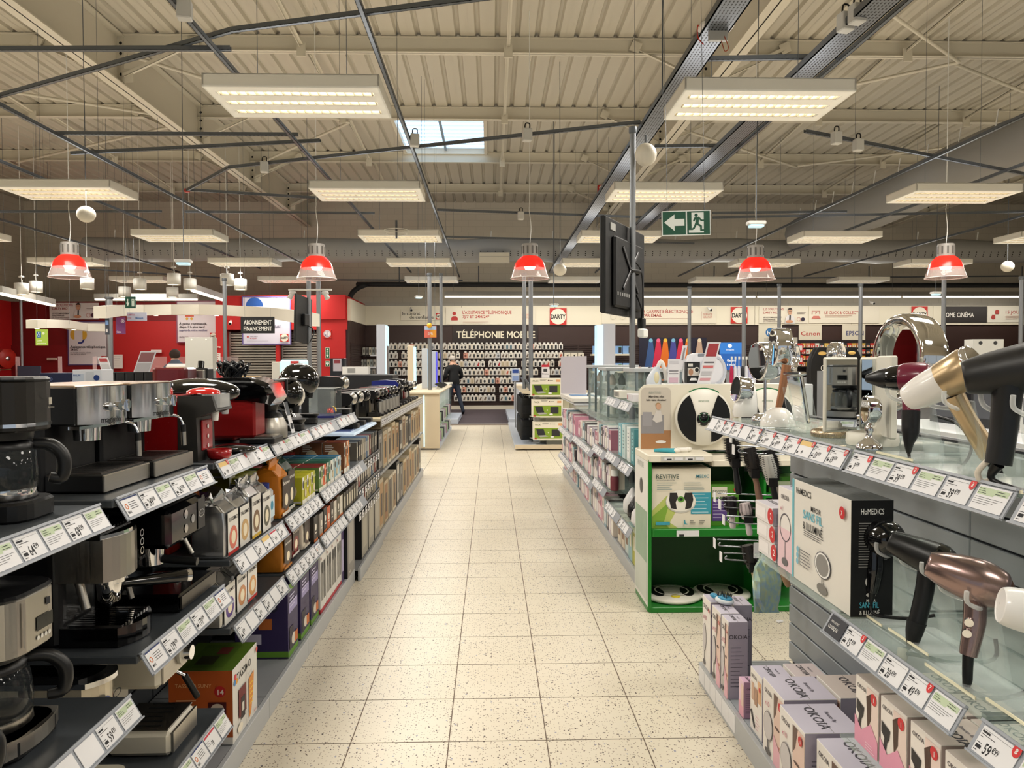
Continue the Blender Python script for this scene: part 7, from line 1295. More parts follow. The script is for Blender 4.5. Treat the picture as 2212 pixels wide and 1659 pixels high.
b = B(); b.box(-.15, -2.16, .3, -.145, -2.1, .9, M('cfeef6', .3, emit=.8, name='edge_glow')); b.box(-.145, -2.17, .06, -.125, -2.13, .98, M('cfeef6', .3, emit=.8, name='edge_glow')); b.build('lit_edge', t)
for k in range(9):
    for j, z in enumerate((.062, .41)): pack('phone_box', 'upright phone box in the phone counter, %s level, %s from the camera' % (('lower', 'upper')[j], ORD[k]), 'box', .07, .10, .2, (-1.0, 14.2 + k * .44, z), RL, ('e4e0e4', 'c8a8b8', 'b8d0a8', '3a3a40')[(k + j) % 4], 'phone boxes under glass', F=(('r', .2, .2, .8, .8, '55505a'),), share=('pb', (k + j) % 4))
for k in range(12):
    t = thing('display_phone', 'black phone tilted on its stand along the phone counter, %s from the camera' % ORD[k], 'phone', (-1.08, 15.3 + k * .20, 1.031), RL, 'phones on the counter')
    b = B(); b.box(-.04, -.08, .0, .04, .08, .008, BLACK, .003, T=TR(0, -.02, .06, .55)); b.build('handset', t); b = B(); b.cyl((0, .02, 0), (0, 0, .06), .015, WHITE, 8); b.build('stand', t)
for i, (px, y0, Y, dw) in enumerate(((822, 700, 13.2, .20), (889, 746, 15.0, .16), (920, 752, 15.8, .16), (939, 758, 16.8, .15))):
    p = gy(px - 9, y0, Y); t = thing('light_totem', 'tall white totem with a glowing pale blue side, %s from the left' % ORD[i], 'totem', (p.x, Y, 1.031 if i else 1.05), 0, 'glowing phone totems'); h = p.z - t.location.z
    b = B(); b.box(0, 0, 0, dw * .75, .35, h, M(('c3c8d4', 'd8cbb4', 'bcc0c6', 'bcc4d8')[i], .4), .004); b.build('totem_body', t)
    b = B(); b.box(dw * .75, .01, .02, dw * .75 + .02, .34, h - .02, M(('bfe6f4', 'bfe8ec', '6fc0f0', '4a48c8')[i], .3, emit=.8, name='totem_screen_%d' % i)); b.build('glowing_side', t)
    if i == 0: post(t, .1, .17, .4, .4)
    if i == 0: b = B(); b.rect(.04, .25, .26, .80, M('5a443c', .4), FT((dw * .75 + .02, .02, 0), (0, 1, 0), (0, 0, 1), .002)); b.build('print', t)
p = gy(1303, 700, 13.6); t = thing('light_totem', 'white totem with a glowing side behind the glass showcases', 'totem', (p.x, 13.6, 1.0), 0, 'glowing phone totems'); h = p.z - 1.0; post(t, .1, .15, .3, .35)
b = B(); b.box(0, 0, 0, .22, .3, h, M('b9bdc8', .4), .004); b.build('totem_body', t); b = B(); b.box(-.11, -.02, .02, .0, .3, h - .02, M('bfe2f6', .3, emit=.7, name='totem_glow')); b.build('glowing_side', t)
t = thing('phone_counter', 'farther white phone counter on the dark carpet', 'counter', (-1.4, 21.8, .004), 0)
b = B(); b.box(-.5, -2.3, 0, .55, .3, .12, BLUEW, .004); b.build('plinth', t); b = B(); b.box(-.5, -2.2, .12, .2, .2, .95, M('d8dce2', .4), .004); b.build('cabinet_body', t); b = B(); b.box(-.5, -2.2, .95, .3, .2, 1.0, M('e0dccf', .4), .006); b.build('worktop', t)
t = thing('phone_counter', 'farther white counter on the carpet right of the aisle', 'counter', (1.4, 21.6, .004), 0)
b = B(); b.box(-.95, -2.1, 0, .5, 2.2, .12, BLUEW, .004); b.build('plinth', t); b = B(); b.box(-.7, -2.0, .12, .5, 2.1, .95, M('d8dce2', .4), .004); b.build('cabinet_body', t)
# laptop island
t = thing('laptop_island', 'pale laptop island with slanted top behind the stacked pack cartons', 'island', (1.2, 16.3, 0), 0)
b = B(); b.box(-.78, -2.75, .02, .9, 2.8, .075, BLUEW, .003); b.box(-.78, -2.77, .02, .9, -2.74, .10, CTR, .004); b.build('plinth', t)
b = B(); b.prism([(-.62, -2.0), (-.42, -2.5), (.42, -2.5), (.62, -2.0), (.62, 2.6), (-.62, 2.6)], .98, 1.03, CTR); b.build('worktop', t); b = B(); b.box(-.3, -2.2, .08, .3, 2.5, .98, M('d9d2bf', .5)); b.build('core', t)
for z in (.20, .60, .97): b = B(); b.prism([(-.55, -2.15), (-.34, -2.72), (.34, -2.72), (.55, -2.15)], z - .03, z - .015, M('cfd2c4', .2), T=None); b.build('end_shelf', t)
b = B(); b.box(-.2, -2.55, .08, .2, -2.2, .98, M('cfcab4', .4)); b.build('end_column', t)
pkd = (('r', .05, .06, .95, .66, '7f9c2a'), ('t', 'PACK', .06, .80, .13, '5c6a28', 'l', 1), ('l', .30, .92, .55, 2, .05, .02, '77756a'), ('c', .57, .88, .03, '5a2a2a'), ('r', .60, .86, .72, .89, '77756a'), ('r', .82, .80, .95, .92, 'd8a070'), ('p', ((.10, .60), (.34, .60), (.40, .26), (.16, .24)), '26262a'), ('p', ((.16, .24), (.40, .26), (.50, .18), (.24, .14)), 'a8a8a4'), ('t', '+', .47, .34, .16, 'e8ecd0'), ('r', .60, .20, .86, .58, '2c2a2c'), ('e', .62, .16, .06, .05, 'e6e6e2'), ('r', .05, .04, .12, .12, 'a8402c'))
for i, (z, dx) in enumerate(((.187, .02), (.587, .0), (.957 + .005, -.02))):
    pack('laptop_pack_carton', 'green and white laptop pack carton on the island end, %s of three' % ('lowest', 'middle', 'top')[i], 'box', .55, .22, .315, (.965 + dx + .03, 13.66, z), 0, 'e2dccb', 'laptop pack cartons', F=pkd, share='lpk')
for i in range(14):                                        # laptop bags hanging along the island side
    col = ('0f1012', '17181b', '121316', '1d1f24')[i % 4]; t = thing('laptop_bag', 'black laptop bag hanging on the island side, %s from the camera, %s rail' % (ORD[i // 2], ('upper', 'lower')[i % 2]), 'bag', (.66, 14.05 + (i // 2) * .34, .50 + (.40 if i % 2 == 0 else 0)), .35, 'hanging laptop bags'); h = .36
    b = B(); b.loft([[(x, y, zz) for x, y in rrect(-.13 * s, -.045 * d_, .13 * s, .045 * d_, .03)] for zz, s, d_ in ((-h, .92, .7), (-h + .03, 1, 1.1), (-.1, 1, 1), (-.04, .97, .8), (0, .9, .3))], M(col, .55), True); b.build('bag_body', t)
    b = B(); b.tube([(-.07, 0, 0), (-.05, 0, .05), (.05, 0, .05), (.07, 0, 0)], .008, BLACK, 6); b.build('handle', t); b = B(); b.box(-.12, -.052, -.28, .12, -.042, -.12, M('1c1d21', .5), .006); b.build('front_pocket', t)
for i in range(8):
    t = thing('display_laptop', 'thin laptop standing open on the island top, %s from the camera' % ORD[i], 'laptop', (.86, 14.3 + i * .42, 1.03), PI / 2, 'laptops on the island')
    b = B(); b.box(-.16, -.11, 0, .16, .11, .012, M('8d9096', .3, .7), .003); b.build('keyboard_base', t); b = B(); b.box(-.16, 0, 0, .16, .008, .22, M('6a6e74', .3, .7), .003, T=TR(0, .10, .012, -.45)); b.build('lid', t)
board('promo_card', 'red-headed promo card standing on the top pack carton', 'card', (1170, 788, 1187, 816.5), 13.70, 'dcd8dc', [('r', 1170, 788, 1187, 793, 'c02a3c'), ('r', 1174, 797, 1182, 803, '3a3a3c'), ('t', 'Promo', 1171, 809, 3, '5a5260', 'l', 14)], th=.004)
o = board('promo_card', 'blue and white brochure stand at the island rear', 'card', (1105, 796, 1122, 824), 17.5, 'c8d0e0', [('r', 1107, 798, 1120, 806, '2a4a98'), ('r', 1107, 812, 1120, 822, '8aa0d0')], th=.03)
post(o, .09, .02, .03, .03, .0)
# ================================================================= foot massager display
G = M('1d7a26', .35, name='glossy_green'); GD = M('0f4a16', .45, name='dark_green'); WP = M('e9e2d0', .4, name='warm_white_panel')
RY = 4.67; t = thing('massager_display', 'white and green foot massager display at the end of the second right gondola', 'display', (1.40, RY, 0)); x0, x1 = -.435, .62
b = B(); b.prism(rrect(x0, 0, x1, .44, .03), .0, .035, G, bev=.004); b.build('base_shelf', t)
b = B(); b.box(x0, .012, .035, x0 + .018, .44, .95, M('e6e4de', .4)); T = FT((x0, .44, 0), (0, -1, 0), (0, 0, 1), .001); b.rect(.03, .30, .40, .62, M('8da890', .4), T); b.rect(.03, .06, .40, .30, M('c9cfc4', .4), T, .0004); b.disc(.22, .76, .05, M('2a2a2c', .4), T, .0006); b.text('REVITIVE', .10, .88, .05, M('a8b0a8', .4), T); b.build('side_panel', t)
b = B(); b.box(x0, 0, .03, x0 + .02, .014, .95, G); b.build('side_edge', t)
b = B(); b.box(x0 + .018, .42, .03, x1, .44, .95, GD); b.build('back_panel', t)
b = B(); b.prism(rrect(x0 + .018, 0, x1, .42, .02), .47, .52, G, bev=.004); b.build('middle_shelf', t)
b = B(); b.box(.30, .05, .52, .315, .42, .93, G); b.box(.30, .05, .03, .315, .42, .47, G); b.build('divider', t)
b = B(); b.box(.315, .05, .70, x1, .42, .72, G); b.build('small_shelf', t)
b = B(); b.prism(rrect(x0 - .005, -.01, -.03, .44, .03), .935, .98, WP, bev=.005); b.build('counter_top', t); b = B(); b.prism(rrect(-.03, .04, x1, .44, .02), .90, .94, WP, bev=.005); b.build('counter_top', t)
b = B(); b.box(-.36, -.014, .942, -.10, -.010, .972, M('c6c4bc', .5)); T = FT((-.36, -.014, .942), (1, 0, 0), (0, 0, 1), .001); [b.rect(.02 + .065 * k, .006, .07 + .065 * k, .024, CARD, T) for k in range(4)]; [b.rect(.035 + .13 * k, .008, .065 + .13 * k, .016, INK, T, .0004) for k in range(2)]; b.box(-.26, -.006, .475, -.12, -.002, .512, CARD); b.rect(.11, -.462, .14, -.448, INK, T, .012); b.build('price_strip', t)
b = B(); prof = rrect(x0 - .0, 0, x1, .42, .06); b.prism([(x0, 0), (x1, 0), (x1, .43)] + [(x0 + .06 - .06 * math.sin(a), .37 + .06 * math.cos(a)) for a in [k * PI / 12 for k in range(7)]], -.02, .0, WP, T=Matrix(((1, 0, 0, 0), (0, 0, -1, .30), (0, 1, 0, .975), (0, 0, 0, 1)))); b.build('header_board', t)
# printed photo on the header : woman on a sofa
T = FT((x0 + .012, .30, .985), (1, 0, 0), (0, 0, 1), .002); b = B(); w_, h_ = .195, .40
b.poly(rrect(0, 0, w_, h_, .03), M('c9c0b2', .5), T); b.rect(0, 0, w_, .12, M('a87a52', .5), T, .0005); b.rect(0, .10, .15, .22, M('8d8a8c', .6), T, .0008); b.rect(.01, .15, .07, .24, M('9a979a', .6), T, .001); b.poly([(.08, .20), (.14, .22), (.13, .13), (.15, .05), (.12, .05), (.08, .14)], M('dcd6d0', .5), T, ) ; b.poly([(.075, .19, .0016), (.10, .25, .0016), (.13, .25, .0016), (.14, .18, .0016), (.10, .17, .0016)], M('d0cac4', .5), T); b.disc(.115, .275, .016, M('c99f84', .5), T, .002, ry=.02); b.disc(.112, .285, .018, M('a8875c', .5), T, .0018, ry=.017); b.disc(.13, .045, .035, M('e6e4e0', .4), T, .002, ry=.01)
b.text('REVITIVE', .05, .36, .02, M('9aa49a', .5), T, z=.002); b.text('Marchez plus', .10, .335, .019, M('4a4440', .5), T, al='c', z=.002, bold=.02); b.text('loin sans douleur', .10, .313, .019, M('4a4440', .5), T, al='c', z=.002, bold=.02); b.build('photo_print', t)
def massager(label, loc, rot, big=True):
    m = thing('foot_massager', label, 'foot massager', loc, rot, 'round foot massagers'); r = .185
    b = B(); b.lathe([(r * .9, 0), (r, .008), (r, .02), (r * .97, .028), (.01, .03)], M('e6e2d6', .35), 40); b.build('disc_body', m)
    for s in (-1, 1):
        b = B(); vs = []
        if big: vs = [(s * (.05 + 0), -.155), (s * .07, -.06)] + [(s * r * .93 * math.cos(a), r * .93 * math.sin(a)) for a in [-.95 + 1.9 * k / 10 for k in range(11)]] + [(s * .075, .165), (s * .05, .12), (s * .045, 0)]
        if big: vs = [(s * .05, -.16)] + [(s * r * .93 * math.cos(a), r * .93 * math.sin(a)) for a in [-1.15 + 2.15 * k / 12 for k in range(13)]] + [(s * .075, .10), (s * .05, .02)]
        else: vs = [(s * (.10 + .045 * math.cos(a)), .02 + .10 * math.sin(a) + .02 * math.cos(a)) for a in [2 * PI * k / 18 for k in range(18)]]
        if s < 0: vs = vs[::-1]
        b.prism(vs, .029, .033, BLACK); b.build('foot_pad', m)
    b = B(); b.lathe([(.045 if big else .03, .03), (.043 if big else .028, .035), (.0, .036)], M('0d0e0f', .2) if big else M('d8c42a', .4), 22, TR(0, -.01 if big else -.09, 0)); b.build('control_disc', m)
    b = B(); b.ring(0, 0, r * .55 if not big else .028, r * .60 if not big else .030, M('2f7a44' if big else 'e6e2d6', .4), TR(0, 0 if big else .02, .0368)); b.ring(0, 0, r * .99, r * 1.04, M('2f7a4a', .4), TR(0, 0, .018), n=14, a0=1.0, a1=2.1); b.build('trim_ring', m)
    b = B(); b.text('REVITIVE', 0, .10, .018, M('7a9a80', .5), TR(0, 0, .031), al='c'); [b.disc(x, y, .006, M('c8c4ba', .4), TR(0, 0, .037), n=8) for x, y in ((-.03, .02), (.03, .02), (-.03, -.04), (.03, -.04))]; b.build('controls', m)
massager('upright round foot massager on the white header, left of the mirrors', (gy(1518, 906, RY + .27).x, RY + .278, gy(1518, 902, RY + .27).z), (PI / 2, 0, 0)); massager('upright round foot massager on the header, behind the mirrors', (gy(1655, 906, RY + .27).x, RY + .278, gy(1655, 902, RY + .27).z), (PI / 2, 0, 0))
massager('round foot massager lying on the green base, left one', (1.40 - .235, RY + .21, .036), (0, 0, 0), False); massager('round foot massager lying on the green base, right one', (1.40 + .09, RY + .23, .036), (0, 0, 0), False)
pack('massager_carton', 'white carton with a foot massager print and a teal strip list', 'box', .365, .20, .37, (1.175, RY + .12, .521), 0, 'e4dcc8', F=(('p', ((0, 0), (.0, .30), (.25, .55), (.5, .45), (.3, .1), (.45, 0)), 'b8c46a'), ('p', ((0, 0), (0, .2), (.3, .45), (.2, .1), (.3, 0)), '7fa83c'), ('r', .66, .24, 1, .60, '3f9cb0'), ('l', .68, .565, .97, 6, .06, .012, 'bfe0e6'), ('e', .49, .45, .26, .19, 'c9c6bc'), ('e', .49, .465, .25, .18, 'f0ece0'), ('p', ((.30, .60), (.42, .60), (.44, .52), (.40, .44), (.42, .32), (.32, .34), (.29, .48)), '2f2c2a'), ('p', ((.56, .60), (.68, .60), (.70, .48), (.66, .34), (.56, .32), (.58, .44), (.54, .52)), '2f2c2a'), ('e', .49, .49, .06, .05, '5f9a3c'), ('e', .49, .49, .03, .025, '1c2a1c'), ('t', 'REVITIVE', .06, .84, .10, '4a5a50'), ('t', 'CIRCULATION BOOSTER', .06, .80, .028, '6a6a64'), ('t', 'MEDIC', .74, .85, .075, '4a8a98'), ('l', .08, .76, .44, 4, .035, .010, '8a9a98'), ('l', .54, .76, .9, 4, .035, .010, '8a9a98'), ('r', .06, .06, .30, .115, '3f9cb0'), ('p', ((.54, .14), (.56, .14), (.57, .09), (.60, .08), (.60, .065), (.54, .07)), '4a9aa8'), ('l', .64, .12, .74, 3, .025, .012, '77756c'), ('l', .80, .12, .9, 3, .025, .012, '77756c')))
pack('massager_carton', 'green and violet massager carton beside the white one', 'box', .185, .16, .26, (1.46, RY + .16, .521), 0, '4f8a26', F=(('r', .08, .70, .60, .95, 'e4dccc'), ('t', 'REVITIVE', .10, .80, .09, '6a7a6a'), ('r', .08, .12, .60, .66, '5c4488'), ('l', .12, .60, .55, 6, .08, .02, 'b8acd0'), ('e', .78, .62, .14, .12, 'e6e2d8'), ('r', .70, .12, .86, .55, 'e6e2d8'), ('c', .90, .88, .08, 'c8302c')))
pack('massager_carton', 'small green carton in the right compartment of the display', 'box', .20, .14, .10, (1.86, RY + .2, .722), 0, '3f7a24', F=(('r', .1, .3, .9, .7, 'cfd4b8'),))
for i, x in enumerate((1.09, 1.175)):
    m = thing('foot_file', '%s gadget lying on the white counter of the display' % ('teal and white handheld', 'white handheld corded')[i], 'gadget', (x, RY + .12 + .02 * i, .981), .4 + .5 * i, 'handheld gadgets')
    b = B(); b.tube([(-.05, .04, .012), (0, 0, .014), (.05, -.05, .012)], [.010, .014, .018], M('3fa0b0' if i == 0 else 'e8e4dc', .4), 9); b.build('handle', m); b = B(); b.ball((.055, -.055, .016), (.022, .022, .016), M('e8e4da', .4), 12); b.build('head', m)
    if i: b = B(); b.tube([(-.05, .04, .01), (-.02, .08, .008), (.05, .06, .008), (.09, .02, .008), (.03, .03, .012), (.1, .05, .012)], .006, BLACK, 6); b.build('cord', m)
# ================================================================= second right gondola
R2B = 1.47; u2 = unit('shelving_unit', 'second right gondola with beauty boxes and glass cases', 1, R2B, 1.0, 5.12, 10.7, 1.30, M('8d9298', .4, .3))
for i, (y0, y1, zs) in enumerate(((5.14, 5.60, (1.27, .83, .41)), (5.61, 6.26, (1.27, .83, .41)), (6.28, 7.06, (1.05, .80, .49)), (7.08, 8.8, (1.05, .72, .42)), (8.85, 10.6, (1.08, .68, .32)))):
    for z in zs:
        shelf(u2, .97, R2B, z - .004, y0, y1, GLASS if i < 4 else M('c9ccd0', .4), 'glass_shelf')
        n = max(3, int((y1 - y0) / .13))
        if not (z > 1 and i > 1): rail(u2, 1, .955, z, y0 + .01, y1 - .01, ['p9', 'p12', 'b', 'p7', 'p15', 'p9', 'b', 'p12', 'p7', 'p19', 'p9', 'b', 'p8'][:n], .10)
cw = [('c8b8c4', 'e6e0e0'), ('b8788c', 'e8dada'), ('8fb0bc', 'dfe4e4'), ('e0d4c8', 'f0ece4'), ('d898ac', 'eedde0'), ('4a4448', 'bdb8b4'), ('b0a8b8', 'e6e2e2'), ('e4dcd4', 'c8a0a8')]
k = 0
def row(y0, y1, z, hh, step, X=1.06, d=.14, nm='slim beauty box', lv=''):
    global k; Y = y0; i = 0
    while Y < y1 - .02:
        a, c = cw[(k * 5 + 3) % 8]; h = hh * (.86 + .14 * ((k * 7) % 5) / 4)
        pack('beauty_box', '%s on the second right gondola, %s, %s from the camera' % (nm, lv, (ORD + ['seventeenth', 'eighteenth', 'nineteenth', 'twentieth'])[i]), 'box', step * .86, d, h, (X, Y + step / 2, z + .001), RR, a, 'beauty boxes on the second gondola', F=(('r', .08, .1, .92, .55, c), ('r', .3, .62, .7, .8, '55505a' if k % 3 else 'e8e4e0')), top=c, share=('bb', (k * 5 + 3) % 8, hh, step, (k * 7) % 5)); Y += step; k += 1; i += 1
row(6.3, 8.7, .097, .26, .13, 1.08, .14, 'slim white and pink box', 'plinth'); row(8.9, 10.5, .097, .2, .14, 1.08, .14, 'small dark box', 'far plinth'); row(7.1, 8.75, .42, .22, .09, 1.06, .14, 'narrow pink and blue box', 'low shelf'); row(8.9, 10.5, .32, .24, .15, 1.06, .16, 'hanging grey box', 'far low shelf'); row(8.9, 10.5, .68, .26, .15, 1.06, .16, 'dark box', 'far middle shelf')
row(6.32, 7.05, .49, .2, .12, 1.05, .12, 'small bottle box', 'low shelf'); row(7.1, 8.7, .72, .2, .2, 1.07, .16, 'rose case', 'middle shelf'); row(6.3, 7.05, .80, .2, .12, 1.07, .16, 'grey pack', 'middle shelf')
for i, Y in enumerate((5.25, 5.42, 5.58)): pack('massage_carton', 'olive and teal carton low beside the massager display, %s from the camera' % ORD[i], 'box', .15, .2, .26, (1.12, Y, .097), RR, 'a8a832' if i < 2 else '8fb4b8', 'olive cartons', F=(('r', .3, .4, .75, .8, 'e6e2c8'),))
for i, Y in enumerate((5.78, 5.95, 6.12)): pack('massage_carton', 'cream and tan carton low on the second gondola, %s from the camera' % ORD[i], 'box', .14, .18, .22, (1.12, Y, .097), RR, ('c9d4d0', 'd8c8b4', 'e0d4c0')[i], 'tan cartons', F=(('r', .25, .3, .75, .8, '8a6a54'),))
for i, Y in enumerate((5.34, 5.50, 5.70, 5.86)): pack('care_carton', 'tall pale teal carton on the shelf beside the display, %s from the camera' % ORD[i], 'box', .13, .16, .25, (1.07, Y, .832), RR, ('4f8f96', 'dce4e2', 'cfe0e0', '7fb8c4')[i], 'teal care cartons', F=(('r', .2, .1, .8, .9, ('8fc0c4', 'eef0ee', 'b8d8d8', 'dceaea')[i]), ('l', .3, .8, .7, 6, .1, .03, '55707a')))
for i, (Y, r_, c) in enumerate(((5.75, .075, 'e4e2e2'), (5.52, .085, '17171a'), (5.28, .10, 'e6e4e6'))):
    m = thing('aroma_diffuser', ('white teardrop diffuser', 'black box-like cushion massager', 'large white oval device')[i] + ' on the low shelf beside the display', 'diffuser', (1.07, Y, .412), 0, 'low shelf devices')
    b = B(); b.lathe([(r_ * .8, 0), (r_, .03), (r_ * .95, .09), (r_ * .5, .15), (.01, .19)], M(c, .3, coat=.2), 22); b.build('device_body', m); b = B(); b.lathe([(r_ * .82, 0), (r_ * .82, .006)], PLAST, 18); b.build('foot_ring', m)
for i, Y in enumerate((6.30, 6.42, 6.55, 6.7, 6.85)):
    m = thing('lotion_bottle', 'white capped lotion bottle on the low shelf, %s from the camera' % ORD[i], 'bottle', (1.02, Y, .491), 0, 'lotion bottles'); b = B(); b.lathe([(.035, 0), (.036, .1), (.03, .12)], M(('7a3a44', 'e4dcd8', '55384a', 'e8e4e0', '4a3a5a')[i], .4), 16); b.build('bottle_body', m); b = B(); b.lathe([(.032, .12), (.032, .16), (.026, .17)], WHITE, 16); b.build('cap', m)
# glass showcases on top
def showcase(label, Y, X, w, d, h, z):
    m = thing('glass_showcase', label, 'showcase', (X, Y, z), 0, 'glass showcases')
    for s in (-1, 1):
        b = B(); b.box(s * w / 2, -d / 2, 0, s * (w / 2 - .006), d / 2, h, GLASS); b.build('side_glass', m)
        for q in (-1, 1): b = B(); b.box(s * w / 2, q * d / 2, 0, s * (w / 2 - .02), q * (d / 2 - .02), h, M('9aa6ac', .3, .7)); b.build('corner_post', m)
    b = B(); b.box(-w / 2, -d / 2, 0, w / 2, -d / 2 + .006, h, GLASS); b.build('front_glass', m); b = B(); b.box(-w / 2 - .02, -d / 2 - .02, h, w / 2 + .02, d / 2 + .02, h + .03, M('b4b8ba', .4), .004); b.build('top_plate', m)
    for q in (.33, .66): b = B(); b.box(-w / 2 + .01, -d / 2 + .01, h * q, w / 2 - .01, d / 2 - .01, h * q + .006, GLASS); b.build('inner_shelf', m)
    for j in range(3):
        for i in range(4): b = B(); b.lathe([(.03, 0), (.035, .05), (.02, .08), (.01, .1)], M(('d8d4cc', '8d9296', 'c9b8b0', '55585c')[(i + j) % 4], .3), 10, TR(-w * .3 + w * .2 * i, -.03 * (i % 2), h * .33 * j + .008)); b.build('razor_head', m)
showcase('tall glass showcase on the second right gondola', 7.9, 1.25, .42, .5, .44, 1.055); showcase('glass showcase nearer the TV pole', 7.2, 1.27, .42, .5, .42, 1.055)
showcase('clear acrylic case with white parts near the display', 6.02, 1.28, .36, .42, .20, 1.275)
pack('tray_box', 'long white tray box with small grey windows under the acrylic case', 'box', .30, .2, .055, (1.08, 5.95, 1.276), RR, 'e4e0d4', F=(('r', .06, .2, .2, .8, '8a8a86'), ('r', .26, .2, .4, .8, '8a8a86'), ('r', .46, .2, .6, .8, '8a8a86'), ('r', .66, .2, .8, .8, '8a8a86')))
pack('tray_box', 'white and red flat box beside the header board', 'box', .22, .2, .05, (1.08, 5.4, 1.276), RR, 'e2dee2', F=(('r', .1, .2, .25, .8, 'a83a44'),))
t = thing('demo_counter', 'small white slanted counter at the far end of the second gondola', 'counter', (1.2, 9.7, 1.085)); b = B(); b.box(-.25, -.8, 0, .25, .8, .05, M('dcd8d0', .4), .006, T=TR(rx=0)); b.build('top_board', t); b = B(); b.box(-.2, -.2, .05, .1, .15, .055, M('5a80a8', .5)); b.build('leaflet', t); b = B(); b.box(-.03, -.3, .05, .0, -.26, .32, M('4a5a6a', .4), .004, T=TR(0, 0, 0, 0, .25)); b.build('shaver', t)
b = B(); b.box(-.004, -.2, 0, .004, .2, .5, M('c4bfc8', .5)); tag(b.build('price_board', None, (1.1, 10.2, 1.137), .9), 'grey-white price panel at the far end of the second gondola', 'panel')
# things on the gondola top near the display
def leaflet(label, px0, py0, px1, py1, Y, cols, lean=.25, shear=0):
    a = gy(px0, py1, Y); c = gy(px1, py0, Y); w = c.x - a.x; h = c.z - a.z; m = thing('leaflet_stand', label, 'leaflet', (a.x, Y, a.z), 0, 'leaflet stands')
    b = B(); sh = shear * w; b.add([(0, 0, 0), (w, 0, 0), (w + sh, .12 * h, h), (sh, .12 * h, h), (0, .006, 0), (w, .006, 0), (w + sh, .12 * h + .006, h), (sh, .12 * h + .006, h)], [(0, 1, 2, 3), (7, 6, 5, 4), (0, 4, 5, 1), (2, 6, 7, 3), (1, 5, 6, 2), (0, 3, 7, 4)], M('d8d6da', .5)); b.build('sheet', m)
    b = B()
    for y0, y1, c in cols: b.add([(sh * y0 + .01, .12 * h * y0 - .002, h * y0), (w + sh * y0 - .01, .12 * h * y0 - .002, h * y0), (w + sh * y1 - .01, .12 * h * y1 - .002, h * y1), (sh * y1 + .01, .12 * h * y1 - .002, h * y1)], [(0, 1, 2, 3)], M(c, .5))
    b.build('print', m); b = B(); b.box(-.02, -.04, 0, w + .02, .1, .005, ACRYL); b.build('foot', m); return m
leaflet('slanted red and white offer leaflet above the header board', 1506, 740, 1535, 830, 5.15, ((.66, .97, '9a2f34'), (.38, .44, 'c86a6a'), (.5, .53, '55505a'), (.2, .3, 'b8b6ba'), (.08, .14, 'c89098')), shear=.9)
leaflet('narrow white price leaflet with pink and blue bottles', 1442, 776, 1468, 830, 5.15, ((.8, .92, 'c4c2c8'), (.5, .54, '77757c'), (.4, .43, '77757c'), (.05, .25, 'c8a8b8')), shear=.1)
leaflet('grey slanted leaflet behind the white price leaflet', 1465, 747, 1475, 800, 5.6, ((.4, .9, '8a8688'),), shear=1.2)
m = leaflet('white and red tent leaflet on the far left counter', 222, 770, 243, 808, 7.2, ((.75, .95, 'a83a3c'), (.3, .6, 'c2c0c2')), shear=-.6)
post(m, .05, .03, .3, .25, 0, '2a2a2c'); m = leaflet('grey and red slanted leaflet behind the espresso machines', 286, 757, 320, 808, 6.6, ((.55, .95, '8d5a5c'), (.1, .5, 'b8b4b6')), shear=.45)
post(m, .07, .03, .3, .25, 0, '2a2a2c'); m = leaflet('red-topped brochure holder behind the thermos machine', 625, 778, 645, 803, 8.5, ((.75, .95, 'c03a38'), (.2, .6, 'e6dcd8')), shear=.05)
post(m, .05, .03, .25, .2, 0, '8a8c8e')
pack('shaver_carton', 'black and white grooming carton with a portrait standing over the display', 'box', .09, .07, .145, (gy(1495, 828, 5.25).x, 5.25, gy(1495, 828, 5.25).z), 0, '17171a', F=(('r', .05, .72, .95, .97, '1c1c1e'), ('r', .08, .78, .45, .92, 'dcd8d0'), ('r', .05, .34, .95, .72, 'c8c2ba'), ('e', .3, .52, .18, .16, 'b08468'), ('c', .75, .62, .22, 'e0dcd4'), ('c', .75, .62, .15, '1a1a1c'), ('p', ((.2, .12), (.8, .12), (.7, .24), (.3, .24)), 'e8e8e8')))
m = thing('wake_up_light', 'white oval lamp with a grey ring standing above the header board', 'lamp', (gy(1520, 830, 5.6).x, 5.6, gy(1520, 830, 5.6).z), 0); b = B(); b.loft([[(x, y + dy, z) for x, y in rrect(-.15 * s, -.06, .15 * s, .06, .05, 5)] for z, s, dy in ((0, .95, 0), (.05, 1.05, 0), (.16, .98, 0), (.21, .8, 0), (.225, .55, 0))], M('dcdce2', .3), True); b.build('lamp_body', m); b = B(); b.box(-.06, -.065, .20, .05, -.03, .222, M('9aa0a8', .3, .6), .004); b.build('grip', m); b = B(); b.ring(0, 0, .085, .10, M('bfc4d0', .3), FT((.05, -.062, .1), (1, 0, 0), (0, 0, 1), .004), ry=1.1); b.build('ring_trim', m)
m = thing('steam_iron', 'white and cream steam iron standing left of the leaflets', 'iron', (gy(1412, 832, 5.25).x, 5.25, gy(1412, 832, 5.25).z), 0); b = B(); b.loft([[(x + dx, y, z) for x, y in rrect(-.05 * s, -.04, .05 * s, .04, .03)] for z, s, dx in ((0, 1.0, 0), (.04, 1.0, .0), (.09, .6, .01), (.125, .2, .02))], M('d4dbe4', .3), True); b.build('iron_body', m); b = B(); b.tube([(.02, 0, .10), (.05, 0, .16), (.075, 0, .10), (.085, 0, .03)], [.012, .016, .014, .012], M('e6e2dc', .4), 8); b.build('handle', m); b = B(); b.ball((.012, -.035, .05), (.02, .012, .045), M('e2d8b4', .3), 12); b.build('water_window', m); post(m, 0, 0, .12, .09, 1.27, 'd8d6d0')
